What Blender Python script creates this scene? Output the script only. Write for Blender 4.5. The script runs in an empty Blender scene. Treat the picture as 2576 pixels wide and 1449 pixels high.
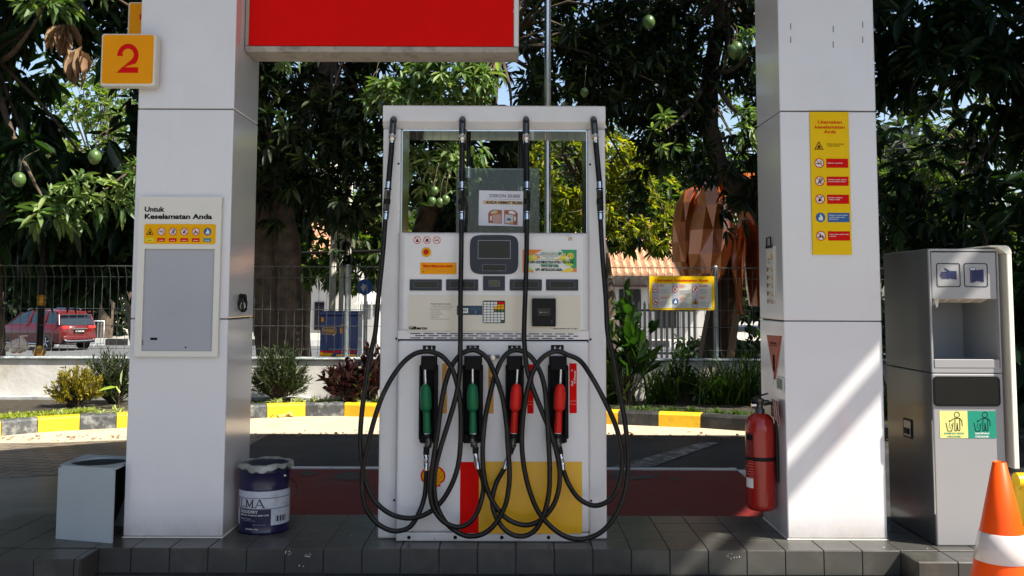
import bpy, bmesh, math, random
import numpy as np
from mathutils import Vector, Matrix
R = math.radians
random.seed(7)
SC = bpy.context.scene
COL = SC.collection

# ---------------------------------------------------------------- camera, sky, sun, exposure
CAM_Z = 1.374
FOC = 2480.0                      # focal length in pixels of a 2576 px wide picture
PX, PY = 1288.0, 542.0
PITCH = math.atan(203.0 / FOC)
ROLL = R(0.20)
cam_d = bpy.data.cameras.new("camera")
cam_d.sensor_width = 36.0
cam_d.lens = 36.0 * FOC / 2576.0
cam_d.shift_y = -(724.5 - PY) / 2576.0
cam_d.clip_start = 0.1
cam_d.clip_end = 3000
cam = bpy.data.objects.new("camera", cam_d)
COL.objects.link(cam)
cam.matrix_world = Matrix.Translation((0, 0, CAM_Z)) @ Matrix.Rotation(R(90) + PITCH, 4, 'X') @ Matrix.Rotation(ROLL, 4, 'Z')
SC.camera = cam

SUN_EL = R(50.4)
SUN_AZ_BACK = R(26.0)             # the light travels to -X and a little to +Y
TO_SUN = Vector((math.cos(SUN_EL) * math.cos(SUN_AZ_BACK), -math.cos(SUN_EL) * math.sin(SUN_AZ_BACK), math.sin(SUN_EL)))
world = bpy.data.worlds.new("World")
SC.world = world
world.use_nodes = True
wn = world.node_tree
bg = wn.nodes["Background"]
sky = wn.nodes.new("ShaderNodeTexSky")
sky.sky_type = 'NISHITA'
sky.sun_disc = False
sky.sun_elevation = SUN_EL
sky.sun_rotation = math.atan2(TO_SUN.x, TO_SUN.y)
sky.air_density = 1.0
sky.dust_density = 2.0
wn.links.new(sky.outputs[0], bg.inputs[0])
bg.inputs[1].default_value = 0.10
sun_d = bpy.data.lights.new("sun", 'SUN')
sun_d.energy = 5.0
sun_d.angle = R(0.55)
sun_d.color = (1.0, 0.93, 0.80)
sun = bpy.data.objects.new("sun", sun_d)
COL.objects.link(sun)
sun.location = (30, -10, 30)
sun.rotation_euler = TO_SUN.to_track_quat('Z', 'Y').to_euler()
SC.view_settings.view_transform = 'Standard'
SC.view_settings.look = 'None'
SC.view_settings.exposure = 1.18
SC.view_settings.gamma = 1.0
SC.cycles.max_bounces = 8
SC.cycles.diffuse_bounces = 4
SC.cycles.transparent_max_bounces = 12

# ---------------------------------------------------------------- helpers
def at(u, v, Y):
    """photo pixel (2576 wide) + distance Y -> world point"""
    x, y = u - PX, PY - v
    c, s = math.cos(ROLL), math.sin(ROLL)
    x, y = x * c - y * s, x * s + y * c
    zc = y / FOC
    yy = math.cos(PITCH) - math.sin(PITCH) * zc
    zz = math.sin(PITCH) + math.cos(PITCH) * zc
    k = Y / yy
    return Vector((x / FOC * k, Y, CAM_Z + zz * k))

def gz(u, v, z=0.0):
    """photo pixel on the horizontal plane z"""
    p = at(u, v, 1.0)
    t = (z - CAM_Z) / (p.z - CAM_Z)
    return Vector((p.x * t, t, z))

def clamp(x): return max(0.0, min(1.0, x))
def srgb(r, g, b):
    f = lambda c: ((c / 255.0 + 0.055) / 1.055) ** 2.4 if c > 10 else c / 255.0 / 12.92
    return (f(r), f(g), f(b))

MATS = {}
def mat(name, col, rough=0.5, metal=0.0, var=0.06, scale=6.0, bump=0.0, bscale=60.0, coat=0.0, spec=0.5, dirt=None, dirt_amt=0.0, dscale=3.0, alpha=1.0, trans=0.0, emit=None):
    if name in MATS: return MATS[name]
    m = bpy.data.materials.new(name)
    m.use_nodes = True
    nt = m.node_tree
    b = nt.nodes["Principled BSDF"]
    b.inputs['Roughness'].default_value = rough
    b.inputs['Metallic'].default_value = metal
    b.inputs['Specular IOR Level'].default_value = spec
    b.inputs['Coat Weight'].default_value = coat
    b.inputs['Coat Roughness'].default_value = 0.08
    b.inputs['Transmission Weight'].default_value = trans
    b.inputs['Alpha'].default_value = alpha
    tc = nt.nodes.new("ShaderNodeTexCoord")
    nz = nt.nodes.new("ShaderNodeTexNoise")
    nz.inputs['Scale'].default_value = scale
    nz.inputs['Detail'].default_value = 6
    nt.links.new(tc.outputs['Object'], nz.inputs['Vector'])
    rp = nt.nodes.new("ShaderNodeValToRGB")
    rp.color_ramp.elements[0].position = 0.3
    rp.color_ramp.elements[1].position = 0.7
    rp.color_ramp.elements[0].color = tuple(c * (1 - var) for c in col) + (1,)
    rp.color_ramp.elements[1].color = tuple(min(1, c * (1 + var)) for c in col) + (1,)
    nt.links.new(nz.outputs['Fac'], rp.inputs['Fac'])
    out = rp.outputs['Color']
    if dirt is not None:
        n2 = nt.nodes.new("ShaderNodeTexNoise")
        n2.inputs['Scale'].default_value = dscale
        n2.inputs['Detail'].default_value = 9
        n2.inputs['Roughness'].default_value = 0.68
        nt.links.new(tc.outputs['Object'], n2.inputs['Vector'])
        r2 = nt.nodes.new("ShaderNodeValToRGB")
        r2.color_ramp.elements[0].position = 0.5
        r2.color_ramp.elements[1].position = 0.72
        r2.color_ramp.elements[0].color = (0, 0, 0, 1)
        r2.color_ramp.elements[1].color = (dirt_amt,) * 3 + (1,)
        nt.links.new(n2.outputs['Fac'], r2.inputs['Fac'])
        mx = nt.nodes.new("ShaderNodeMix")
        mx.data_type = 'RGBA'
        nt.links.new(r2.outputs['Color'], mx.inputs[0])
        nt.links.new(out, mx.inputs[6])
        mx.inputs[7].default_value = tuple(dirt) + (1,)
        out = mx.outputs[2]
    nt.links.new(out, b.inputs['Base Color'])
    if rough > 0.02:
        mr = nt.nodes.new("ShaderNodeMapRange")
        mr.inputs[3].default_value = max(0.0, rough * 0.85)
        mr.inputs[4].default_value = min(1.0, rough * 1.15)
        nt.links.new(nz.outputs['Fac'], mr.inputs[0])
        nt.links.new(mr.outputs[0], b.inputs['Roughness'])
    if bump > 0:
        n3 = nt.nodes.new("ShaderNodeTexNoise")
        n3.inputs['Scale'].default_value = bscale
        n3.inputs['Detail'].default_value = 5
        nt.links.new(tc.outputs['Object'], n3.inputs['Vector'])
        bp = nt.nodes.new("ShaderNodeBump")
        bp.inputs['Strength'].default_value = bump
        bp.inputs['Distance'].default_value = 0.01
        nt.links.new(n3.outputs['Fac'], bp.inputs['Height'])
        nt.links.new(bp.outputs['Normal'], b.inputs['Normal'])
    if emit:
        b.inputs['Emission Color'].default_value = tuple(emit) + (1,)
        b.inputs['Emission Strength'].default_value = 1
    MATS[name] = m
    return m

class Frame:
    """a plane in space: O origin, A to the right, B up, N towards the viewer"""
    def __init__(s, O, A=(1, 0, 0), B=(0, 0, 1)):
        s.O, s.A, s.B = Vector(O), Vector(A).normalized(), Vector(B).normalized()
        s.N = s.A.cross(s.B)
    def p(s, a, b, n=0.0): return s.O + s.A * a + s.B * b + s.N * n

_tc = {}
def text2d(txt, bold=0.0):
    k = (txt, bold)
    if k in _tc: return _tc[k]
    cu = bpy.data.curves.new("t", 'FONT')
    cu.body = txt
    cu.size = 1.0
    cu.offset = bold
    cu.resolution_u = 3
    ob = bpy.data.objects.new("t", cu)
    me = bpy.data.meshes.new_from_object(ob)
    vs = [(v.co.x, v.co.y) for v in me.vertices]
    fs = [tuple(p.vertices) for p in me.polygons]
    bpy.data.objects.remove(ob); bpy.data.curves.remove(cu); bpy.data.meshes.remove(me)
    _tc[k] = (vs, fs)
    return _tc[k]

class MB:
    def __init__(s): s.v = []; s.f = []; s.m = []; s.s = []; s.mats = []
    def mi(s, m):
        if m not in s.mats: s.mats.append(m)
        return s.mats.index(m)
    def add(s, vs, fs, m, smooth=False):
        o = len(s.v); i = s.mi(m)
        s.v.extend([tuple(v) for v in vs])
        for f in fs:
            s.f.append(tuple(o + k for k in f)); s.m.append(i); s.s.append(smooth)
        return s
    def box(s, x0, x1, y0, y1, z0, z1, m, bev=0.0, seg=2):
        bm = bmesh.new()
        bmesh.ops.create_cube(bm, size=1.0)
        for v in bm.verts:
            v.co = Vector(((x0 + x1) / 2 + v.co.x * (x1 - x0), (y0 + y1) / 2 + v.co.y * (y1 - y0), (z0 + z1) / 2 + v.co.z * (z1 - z0)))
        if bev > 0: bmesh.ops.bevel(bm, geom=list(bm.edges), offset=bev, segments=seg, profile=0.5, affect='EDGES')
        bm.verts.index_update()
        s.add([v.co.copy() for v in bm.verts], [[v.index for v in f.verts] for f in bm.faces], m)
        bm.free(); return s
    def fbox(s, fr, a0, a1, b0, b1, n0, n1, m):
        c = [fr.p(a, b, n) for n in (n0, n1) for a, b in ((a0, b0), (a1, b0), (a1, b1), (a0, b1))]
        return s.add(c, [(3, 2, 1, 0), (4, 5, 6, 7), (0, 1, 5, 4), (1, 2, 6, 5), (2, 3, 7, 6), (3, 0, 4, 7)], m)
    def poly(s, fr, pts, n, m):
        return s.add([fr.p(a, b, n) for a, b in pts], [tuple(range(len(pts)))], m)
    def prism(s, fr, pts, n0, n1, m, smooth=False):
        k = len(pts)
        c = [fr.p(a, b, n0) for a, b in pts] + [fr.p(a, b, n1) for a, b in pts]
        fs = [tuple(reversed(range(k))), tuple(range(k, 2 * k))] + [(i, (i + 1) % k, k + (i + 1) % k, k + i) for i in range(k)]
        return s.add(c, fs, m, smooth)
    def rect(s, fr, a0, a1, b0, b1, n, m): return s.poly(fr, [(a0, b0), (a1, b0), (a1, b1), (a0, b1)], n, m)
    def rrect(s, fr, a0, a1, b0, b1, r, n, m, n0=None):
        pts = rr(a0, a1, b0, b1, r)
        return s.poly(fr, pts, n, m) if n0 is None else s.prism(fr, pts, n0, n, m)
    def disc(s, fr, a, b, r, n, m, k=24, ry=None):
        ry = ry or r
        return s.poly(fr, [(a + r * math.cos(2 * math.pi * i / k), b + ry * math.sin(2 * math.pi * i / k)) for i in range(k)], n, m)
    def ring(s, fr, a, b, r0, r1, n, m, k=24):
        P = [fr.p(a + r * math.cos(2 * math.pi * i / k), b + r * math.sin(2 * math.pi * i / k), n) for r in (r0, r1) for i in range(k)]
        return s.add(P, [(i, (i + 1) % k, k + (i + 1) % k, k + i) for i in range(k)], m)
    def line(s, fr, pts, w, n, m):
        for (a0, b0), (a1, b1) in zip(pts[:-1], pts[1:]):
            d = Vector((a1 - a0, b1 - b0)); L = d.length or 1e-6; d /= L
            q = Vector((-d.y, d.x)) * w / 2; e = d * w * .25
            s.poly(fr, [(a0 - e.x - q.x, b0 - e.y - q.y), (a1 + e.x - q.x, b1 + e.y - q.y), (a1 + e.x + q.x, b1 + e.y + q.y), (a0 - e.x + q.x, b0 - e.y + q.y)], n, m)
        return s
    def text(s, fr, txt, a, b, h, n, m, w=None, bold=0.0, al='L', rot=0.0, wrap=None):
        """b = baseline, h = cap height, w = total width"""
        vs, fs = text2d(txt, bold)
        if not vs: return s
        x0 = min(v[0] for v in vs); x1 = max(v[0] for v in vs)
        k = h / 0.70
        kx = k if w is None else w / max(1e-6, x1 - x0)
        W = (x1 - x0) * kx
        off = {'L': 0, 'C': -W / 2, 'R': -W}[al]
        c, sn = math.cos(rot), math.sin(rot)
        P = []
        for x, y in vs:
            X = (x - x0) * kx + off; Y = y * k
            A, B = a + X * c - Y * sn, b + X * sn + Y * c
            P.append(wrap(A, B, n) if wrap else fr.p(A, B, n))
        return s.add(P, fs, m)
    def tube(s, pts, rads, m, k=10, cap=True, sq=1.0, smooth=True, up=None):
        pts = [Vector(p) for p in pts]
        if not hasattr(rads, '__len__'): rads = [rads] * len(pts)
        n = len(pts)
        T = []
        for i in range(n):
            t = pts[min(i + 1, n - 1)] - pts[max(i - 1, 0)]
            T.append(t.normalized() if t.length > 1e-9 else Vector((0, 0, 1)))
        ref = Vector(up) if up else (Vector((0, 1, 0)) if abs(T[0].y) < 0.9 else Vector((1, 0, 0)))
        vs = []; u = ref
        for i in range(n):
            u = u - T[i] * u.dot(T[i])
            if u.length < 1e-6: u = T[i].orthogonal()
            u.normalize(); w = T[i].cross(u)
            for j in range(k):
                a = 2 * math.pi * j / k
                vs.append(pts[i] + (u * math.cos(a) * sq + w * math.sin(a)) * rads[i])
        fs = [(i * k + j, i * k + (j + 1) % k, (i + 1) * k + (j + 1) % k, (i + 1) * k + j) for i in range(n - 1) for j in range(k)]
        s.add(vs, fs, m, smooth)
        if cap: s.add(vs[:k], [tuple(reversed(range(k)))], m); s.add(vs[-k:], [tuple(range(k))], m)
        return s
    def lathe(s, c, prof, m, k=24, axis='Z', smooth=True, sx=1.0):
        c = Vector(c); vs = []
        for r, h in prof:
            for j in range(k):
                a = 2 * math.pi * j / k
                d = Vector((r * sx * math.cos(a), r * math.sin(a), h))
                if axis == 'Y': d = Vector((d.x, -d.z, d.y))
                if axis == 'X': d = Vector((d.z, d.x, d.y))
                vs.append(c + d)
        n = len(prof)
        s.add(vs, [(i * k + j, i * k + (j + 1) % k, (i + 1) * k + (j + 1) % k, (i + 1) * k + j) for i in range(n - 1) for j in range(k)], m, smooth)
        if prof[0][0] > 1e-5: s.add(vs[:k], [tuple(reversed(range(k)))], m)
        if prof[-1][0] > 1e-5: s.add(vs[-k:], [tuple(range(k))], m)
        return s
    def build(s, name, parent=None, m=None, bevel=0.0, seg=2):
        me = bpy.data.meshes.new(name)
        me.from_pydata(s.v, [], s.f)
        for q in s.mats: me.materials.append(q)
        me.polygons.foreach_set("material_index", s.m)
        me.polygons.foreach_set("use_smooth", s.s)
        me.update()
        ob = bpy.data.objects.new(name, me)
        COL.objects.link(ob)
        if parent is not None:
            ob.parent = parent
            wl = parent
            off = Vector((0, 0, 0))
            while wl is not None:
                off += wl.location; wl = wl.parent
            if off.length > 0:
                me.transform(Matrix.Translation(-off))
        if bevel > 0:
            md = ob.modifiers.new("bevel", 'BEVEL'); md.width = bevel; md.segments = seg; md.limit_method = 'ANGLE'; md.angle_limit = R(40); md.harden_normals = False
        return ob

def rr(a0, a1, b0, b1, r, k=5):
    pts = []
    for cx, cy, s0 in ((a1 - r, b0 + r, -90), (a1 - r, b1 - r, 0), (a0 + r, b1 - r, 90), (a0 + r, b0 + r, 180)):
        for i in range(k + 1):
            t = R(s0 + 90 * i / k); pts.append((cx + r * math.cos(t), cy + r * math.sin(t)))
    return pts

def tag(o, label, cat, group=None):
    o['label'] = label; o['category'] = cat
    if group: o['group'] = group
    return o
def struct(o): o['kind'] = 'structure'; return o
def stuff(o): o['kind'] = 'stuff'; return o
def thing(name, loc, label, cat, group=None):
    o = bpy.data.objects.new(name, None); COL.objects.link(o); o.location = loc
    o.empty_display_size = 0.1
    return tag(o, label, cat, group)
def plab(o, t): o['label'] = t; return o

def catmull(pts, n=8):
    P = [Vector(p) for p in pts]; P = [P[0] * 2 - P[1]] + P + [P[-1] * 2 - P[-2]]
    out = []
    for i in range(1, len(P) - 2):
        for j in range(n):
            t = j / n
            out.append(0.5 * ((2 * P[i]) + (P[i + 1] - P[i - 1]) * t + (2 * P[i - 1] - 5 * P[i] + 4 * P[i + 1] - P[i + 2]) * t * t + (3 * P[i] - P[i - 1] - 3 * P[i + 1] + P[i + 2]) * t ** 3))
    out.append(P[-2]); return out

# ---------------------------------------------------------------- shared materials
WHITE = mat("white_painted_metal", (0.74, 0.73, 0.75), 0.28, var=0.03, scale=1.5, coat=0.25, dirt=(0.5, 0.46, 0.4), dirt_amt=0.15, dscale=1.3)
CLAD = mat("white_aluminium_cladding", (0.76, 0.75, 0.78), 0.14, var=0.03, scale=0.9, coat=0.5, dirt=(0.48, 0.45, 0.42), dirt_amt=0.13, dscale=2.2)
CREAM = mat("cream_plastic", (0.70, 0.64, 0.53), 0.4, var=0.02)
OFFWHITE = mat("off_white_frame", (0.78, 0.75, 0.68), 0.4, var=0.02)
GREYP = mat("grey_painted_metal", (0.40, 0.40, 0.44), 0.35, var=0.03, scale=2)
BLACK = mat("black_rubber", (0.008, 0.008, 0.008), 0.42, var=0.3, scale=20, spec=.3)
HOSE = mat("black_hose_rubber", (0.007, 0.006, 0.006), 0.32, var=0.35, scale=30, bump=0.15, bscale=120, spec=.3, dirt=(.045, .04, .035), dirt_amt=.6, dscale=7)
BLACKP = mat("black_plastic", (0.008, 0.0075, 0.008), 0.5, var=0.2, spec=.2)
DGREY = mat("charcoal_bezel", (0.032, 0.038, 0.050), 0.5, var=0.05, spec=.3)
LCD = mat("dark_display_glass", (0.012, 0.013, 0.011), 0.2, var=0.05, coat=0.0, spec=.4)
LCDL = mat("grey_display_glass", (0.02, 0.022, 0.018), 0.2, var=0.05, spec=.4)
CHROME = mat("chromed_steel", (0.62, 0.62, 0.62), 0.16, metal=1.0, var=0.08, scale=30)
DSTEEL = mat("dark_gunmetal", (0.10, 0.10, 0.10), 0.3, metal=0.8, var=0.2)
STEEL = mat("brushed_steel", (0.55, 0.57, 0.6), 0.18, metal=0.95, var=0.06, scale=4)
RED = mat("red_paint", (0.78, 0.004, 0.003), 0.6, var=0.03, spec=.08)
REDS = mat("red_print", (0.68, 0.006, 0.005), 0.6, var=0.02, spec=.1)
YEL = mat("yellow_print", (0.88, 0.44, 0.004), 0.6, var=0.02, spec=.1)
YELB = mat("yellow_board", (0.90, 0.58, 0.004), 0.5, var=0.02, spec=.12)
AMBER = mat("amber_plastic", (0.88, 0.34, 0.003), 0.5, var=0.03, spec=.12)
INK = mat("dark_ink", (0.008, 0.009, 0.014), 0.7, var=0.05, spec=.08)
WINK = mat("white_ink", (0.78, 0.78, 0.75), 0.6, var=0.02, spec=.15)
BLUEP = mat("blue_print", (0.005, 0.10, 0.32), 0.45, var=0.02)
GREENP = mat("green_print", (0.01, 0.25, 0.17), 0.4, var=0.02)
GREENN = mat("green_nozzle_cover", (0.004, 0.13, 0.05), 0.4, var=0.06, spec=.3)
REDN = mat("red_nozzle_cover", (0.60, 0.012, 0.006), 0.4, var=0.06, spec=.25)
ORANGE = mat("orange_print", (0.80, 0.22, 0.02), 0.45, var=0.02)
GREY1 = mat("light_grey_print", (0.42, 0.43, 0.5), 0.45, var=0.02)

def add_grime(m, z0, z1, col, amt, streak=0.12):
    """dirt splashed on the lowest part and faint run marks down the sheet"""
    nt = m.node_tree; b = nt.nodes["Principled BSDF"]; src = b.inputs['Base Color'].links[0].from_socket
    tc = nt.nodes.new("ShaderNodeTexCoord"); sx = nt.nodes.new("ShaderNodeSeparateXYZ"); nt.links.new(tc.outputs['Object'], sx.inputs[0])
    mr = nt.nodes.new("ShaderNodeMapRange"); mr.inputs[1].default_value = z0; mr.inputs[2].default_value = z1; mr.inputs[3].default_value = 1; mr.inputs[4].default_value = 0; nt.links.new(sx.outputs[2], mr.inputs[0])
    nz = nt.nodes.new("ShaderNodeTexNoise"); nz.inputs['Scale'].default_value = 9; nz.inputs['Detail'].default_value = 9; nz.inputs['Roughness'].default_value = .7; nt.links.new(tc.outputs['Object'], nz.inputs[0])
    ml = nt.nodes.new("ShaderNodeMath"); ml.operation = 'MULTIPLY'; nt.links.new(mr.outputs[0], ml.inputs[0]); nt.links.new(nz.outputs['Fac'], ml.inputs[1])
    m2 = nt.nodes.new("ShaderNodeMath"); m2.operation = 'MULTIPLY'; m2.inputs[1].default_value = amt * 2; nt.links.new(ml.outputs[0], m2.inputs[0])
    mp = nt.nodes.new("ShaderNodeMapping"); mp.inputs['Scale'].default_value = (26, 26, .9); nt.links.new(tc.outputs['Object'], mp.inputs[0])
    n2 = nt.nodes.new("ShaderNodeTexNoise"); n2.inputs['Scale'].default_value = 1; n2.inputs['Detail'].default_value = 5; nt.links.new(mp.outputs[0], n2.inputs[0])
    r2 = nt.nodes.new("ShaderNodeMapRange"); r2.inputs[1].default_value = .56; r2.inputs[2].default_value = .78; r2.inputs[3].default_value = 0; r2.inputs[4].default_value = streak; nt.links.new(n2.outputs['Fac'], r2.inputs[0])
    ad = nt.nodes.new("ShaderNodeMath"); ad.operation = 'ADD'; ad.use_clamp = True; nt.links.new(m2.outputs[0], ad.inputs[0]); nt.links.new(r2.outputs[0], ad.inputs[1])
    mx = nt.nodes.new("ShaderNodeMix"); mx.data_type = 'RGBA'; nt.links.new(ad.outputs[0], mx.inputs[0]); nt.links.new(src, mx.inputs[6]); mx.inputs[7].default_value = tuple(col) + (1,); nt.links.new(mx.outputs[2], b.inputs['Base Color'])
add_grime(CLAD, .0, .12, (.30, .26, .21), .5, .035)

# pictogram drawing -------------------------------------------------
def picto(mb, fr, a, b, r, n, kind, ringm=None):
    """small safety symbols, r = half size"""
    ringm = ringm or REDS
    e = r * 0.01 + 0.0003
    if kind == 'flame':
        mb.poly(fr, [(a - r, b - r * .85), (a + r, b - r * .85), (a, b + r * .95)], n, INK)
        mb.poly(fr, [(a - r * .74, b - r * .70), (a + r * .74, b - r * .70), (a, b + r * .62)], n + e, YEL)
        mb.poly(fr, [(a - r * .28, b - r * .5), (a + r * .28, b - r * .5), (a + r * .34, b - r * .2), (a + r * .12, b), (a + .02 * r, b + r * .28), (a - r * .1, b - r * .05), (a - r * .3, b - r * .2)], n + 2 * e, INK)
        mb.rect(fr, a - r * .45, a + r * .45, b - r * .64, b - r * .56, n + 2 * e, INK)
        return
    if kind == 'hand':
        mb.disc(fr, a, b, r, n, BLUEP)
        mb.poly(fr, [(a - r * .35, b - r * .6), (a + r * .5, b - r * .6), (a + r * .5, b), (a + r * .1, b + r * .6), (a - .15 * r, b + r * .65), (a - r * .1, b + r * .1), (a - r * .45, b - r * .1)], n + e, WINK)
        return
    mb.disc(fr, a, b, r, n, WINK)
    if kind == 'smoke':
        mb.rect(fr, a - r * .6, a + r * .25, b - r * .18, b + r * .02, n + e, INK)
        mb.rect(fr, a + r * .32, a + r * .5, b - r * .18, b + r * .02, n + e, INK)
        mb.line(fr, [(a + r * .1, b + r * .45), (a + r * .35, b + r * .3), (a + r * .5, b + r * .12)], r * .12, n + e, INK)
    elif kind == 'key':
        mb.ring(fr, a + r * .25, b + r * .28, r * .16, r * .34, n + e, INK, 12)
        mb.line(fr, [(a + r * .05, b + r * .05), (a - r * .4, b - r * .5)], r * .2, n + e, INK)
        mb.line(fr, [(a - r * .05, b - r * .1), (a + r * .2, b - r * .5)], r * .18, n + e, INK)
    elif kind == 'phone':
        q = 0.5
        c, s_ = math.cos(q), math.sin(q)
        pts = [(-.24, -.5), (.24, -.5), (.24, .5), (-.24, .5)]
        mb.poly(fr, [(a + r * (x * c + y * s_), b + r * (-x * s_ + y * c)) for x, y in pts], n + e, INK)
        mb.rect(fr, a - r * .02, a + r * .26, b + r * .1, b + r * .3, n + 2 * e, WINK)
        mb.line(fr, [(a + r * .2, b + r * .4), (a + r * .45, b + r * .6)], r * .12, n + e, INK)
    elif kind == 'moto':
        mb.ring(fr, a - r * .35, b - r * .3, r * .1, r * .24, n + e, INK, 10)
        mb.ring(fr, a + r * .38, b - r * .3, r * .1, r * .24, n + e, INK, 10)
        mb.poly(fr, [(a - r * .5, b - r * .2), (a + r * .3, b - r * .25), (a + r * .45, b + r * .15), (a + .1 * r, b), (a - .1 * r, b + r * .45), (a - r * .3, b + r * .4), (a - r * .25, b)], n + e, INK)
    elif kind == 'fire':
        mb.poly(fr, [(a - r * .3, b - r * .5), (a + r * .3, b - r * .5), (a + r * .36, b - r * .1), (a + .05 * r, b + r * .5), (a - r * .1, b + .05 * r), (a - r * .36, b - r * .1)], n + e, INK)
    elif kind == 'car':
        mb.rect(fr, a - r * .5, a + r * .5, b - r * .4, b - r * .12, n + e, INK)
        mb.poly(fr, [(a - r * .3, b - r * .1), (a + r * .3, b - r * .1), (a + r * .5, b + r * .4), (a - r * .3, b + r * .35)], n + e, INK)
    k = r * .72
    mb.line(fr, [(a - k, b + k), (a + k, b - k)], r * .13, n + 2.2 * e, ringm)
    mb.ring(fr, a, b, r * .84, r, n + 2.4 * e, ringm)
# ================================================================= the forecourt
def sheet(name, pts, z, m, kind=True):
    mb = MB(); mb.add([(x, y, z) for x, y in pts], [tuple(range(len(pts)))], m)
    o = mb.build(name)
    return struct(o) if kind else o

ASPH = mat("asphalt", (0.030, 0.033, 0.034), 0.7, var=0.30, scale=2.2, spec=.3, bump=0.5, bscale=45, dirt=(0.075, 0.078, 0.076), dirt_amt=0.9, dscale=1.6)
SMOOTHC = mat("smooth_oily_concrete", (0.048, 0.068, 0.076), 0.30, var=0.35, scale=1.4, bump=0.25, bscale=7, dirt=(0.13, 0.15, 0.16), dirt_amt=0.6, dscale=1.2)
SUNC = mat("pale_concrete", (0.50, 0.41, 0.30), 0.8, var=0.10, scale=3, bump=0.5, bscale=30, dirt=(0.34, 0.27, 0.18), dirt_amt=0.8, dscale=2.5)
REDG = mat("worn_red_floor_paint", (0.15, 0.014, 0.012), 0.6, spec=.3, var=0.12, scale=4, bump=0.25, bscale=40, dirt=(0.07, 0.065, 0.06), dirt_amt=0.55, dscale=1.1)
SOIL = mat("dark_soil", (0.035, 0.028, 0.018), 0.95, var=0.4, scale=12, bump=0.8, bscale=40)
GRNDM = mat("outer_earth", (0.10, 0.10, 0.075), 0.9, var=0.3, scale=0.5)
sheet("ground", [(-900, 12.3), (900, 12.3), (900, 1500), (-900, 1500)], -0.86, GRNDM)
# forecourt slab
mb = MB(); mb.box(-26, 26, -14, 12.15, -1.2, 0.0, ASPH); struct(mb.build("forecourt"))

# block paving to the left: interlocking pavers as a brick pattern
def paver_mat():
    m = bpy.data.materials.new("block_paving"); m.use_nodes = True; nt = m.node_tree; b = nt.nodes["Principled BSDF"]
    tc = nt.nodes.new("ShaderNodeTexCoord"); mp = nt.nodes.new("ShaderNodeMapping"); mp.inputs['Rotation'].default_value = (0, 0, R(12))
    wv = nt.nodes.new("ShaderNodeTexNoise"); wv.inputs['Scale'].default_value = 9
    mv = nt.nodes.new("ShaderNodeMix"); mv.data_type = 'VECTOR'; mv.inputs[0].default_value = 0.03
    br = nt.nodes.new("ShaderNodeTexBrick"); br.inputs['Scale'].default_value = 1.0
    br.inputs['Brick Width'].default_value = 0.22; br.inputs['Row Height'].default_value = 0.115; br.inputs['Mortar Size'].default_value = 0.007
    br.inputs['Color1'].default_value = (0.26, 0.215, 0.16, 1); br.inputs['Color2'].default_value = (0.21, 0.175, 0.135, 1); br.inputs['Mortar'].default_value = (0.03, 0.03, 0.025, 1)
    nt.links.new(tc.outputs['Object'], mp.inputs[0]); nt.links.new(mp.outputs[0], wv.inputs[0])
    nt.links.new(mp.outputs[0], mv.inputs[4]); nt.links.new(wv.outputs['Color'], mv.inputs[5]); nt.links.new(mv.outputs[1], br.inputs[0])
    nz = nt.nodes.new("ShaderNodeTexNoise"); nz.inputs['Scale'].default_value = 1.7; nz.inputs['Detail'].default_value = 8
    nt.links.new(tc.outputs['Object'], nz.inputs[0])
    mx = nt.nodes.new("ShaderNodeMix"); mx.data_type = 'RGBA'; mx.blend_type = 'MULTIPLY'; mx.inputs[0].default_value = 0.8
    rp = nt.nodes.new("ShaderNodeValToRGB"); rp.color_ramp.elements[0].position = 0.35; rp.color_ramp.elements[0].color = (0.55, 0.55, 0.58, 1); rp.color_ramp.elements[1].position = 0.65
    nt.links.new(nz.outputs['Fac'], rp.inputs[0]); nt.links.new(br.outputs['Color'], mx.inputs[6]); nt.links.new(rp.outputs[0], mx.inputs[7])
    nt.links.new(mx.outputs[2], b.inputs['Base Color']); b.inputs['Roughness'].default_value = 0.55
    bp = nt.nodes.new("ShaderNodeBump"); bp.inputs['Strength'].default_value = 0.8; bp.inputs['Distance'].default_value = 0.01; bp.invert = True
    nt.links.new(br.outputs['Fac'], bp.inputs['Height']); nt.links.new(bp.outputs[0], b.inputs['Normal'])
    return m
sheet("block_paving", [(-9, 7.3), (-6.5, 7.4), (-4.6, 7.15), (-3.7, 7.55), (-2.9, 7.9), (-2.4, 8.9), (-2.4, 9.9), (-4.2, 9.3), (-9, 8.7)], 0.004, paver_mat())
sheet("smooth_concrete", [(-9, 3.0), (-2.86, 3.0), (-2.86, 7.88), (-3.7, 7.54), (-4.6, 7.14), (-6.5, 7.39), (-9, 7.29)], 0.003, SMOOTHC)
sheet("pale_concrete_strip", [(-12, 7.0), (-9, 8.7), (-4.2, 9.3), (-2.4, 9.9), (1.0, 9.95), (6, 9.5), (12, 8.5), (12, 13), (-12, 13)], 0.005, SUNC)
sheet("front_concrete", [(-8, -12), (12, -12), (12, 4.95), (-8, 4.95)], 0.002, mat("front_concrete", (0.24, 0.225, 0.20), 0.8, var=0.12, scale=3, bump=0.4, bscale=30))
sheet("red_painted_floor", [(-2.8, 5.8), (1.78, 5.8), (1.78, 7.93), (-2.8, 7.93)], 0.006, REDG)
WLINE = mat("white_floor_tile", (0.62, 0.64, 0.66), 0.4, var=0.06)
mb = MB(); x = -2.8
while x < 1.7:
    mb.box(x, min(x + 0.455, 1.86), 7.94, 8.02, 0.004, 0.012, WLINE); x += 0.46
y = 5.9
while y < 7.8:
    mb.box(1.785, 1.86, y, min(7.935, y + 0.455), 0.004, 0.012, WLINE); y += 0.46
struct(mb.build("white_border_line"))

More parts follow.
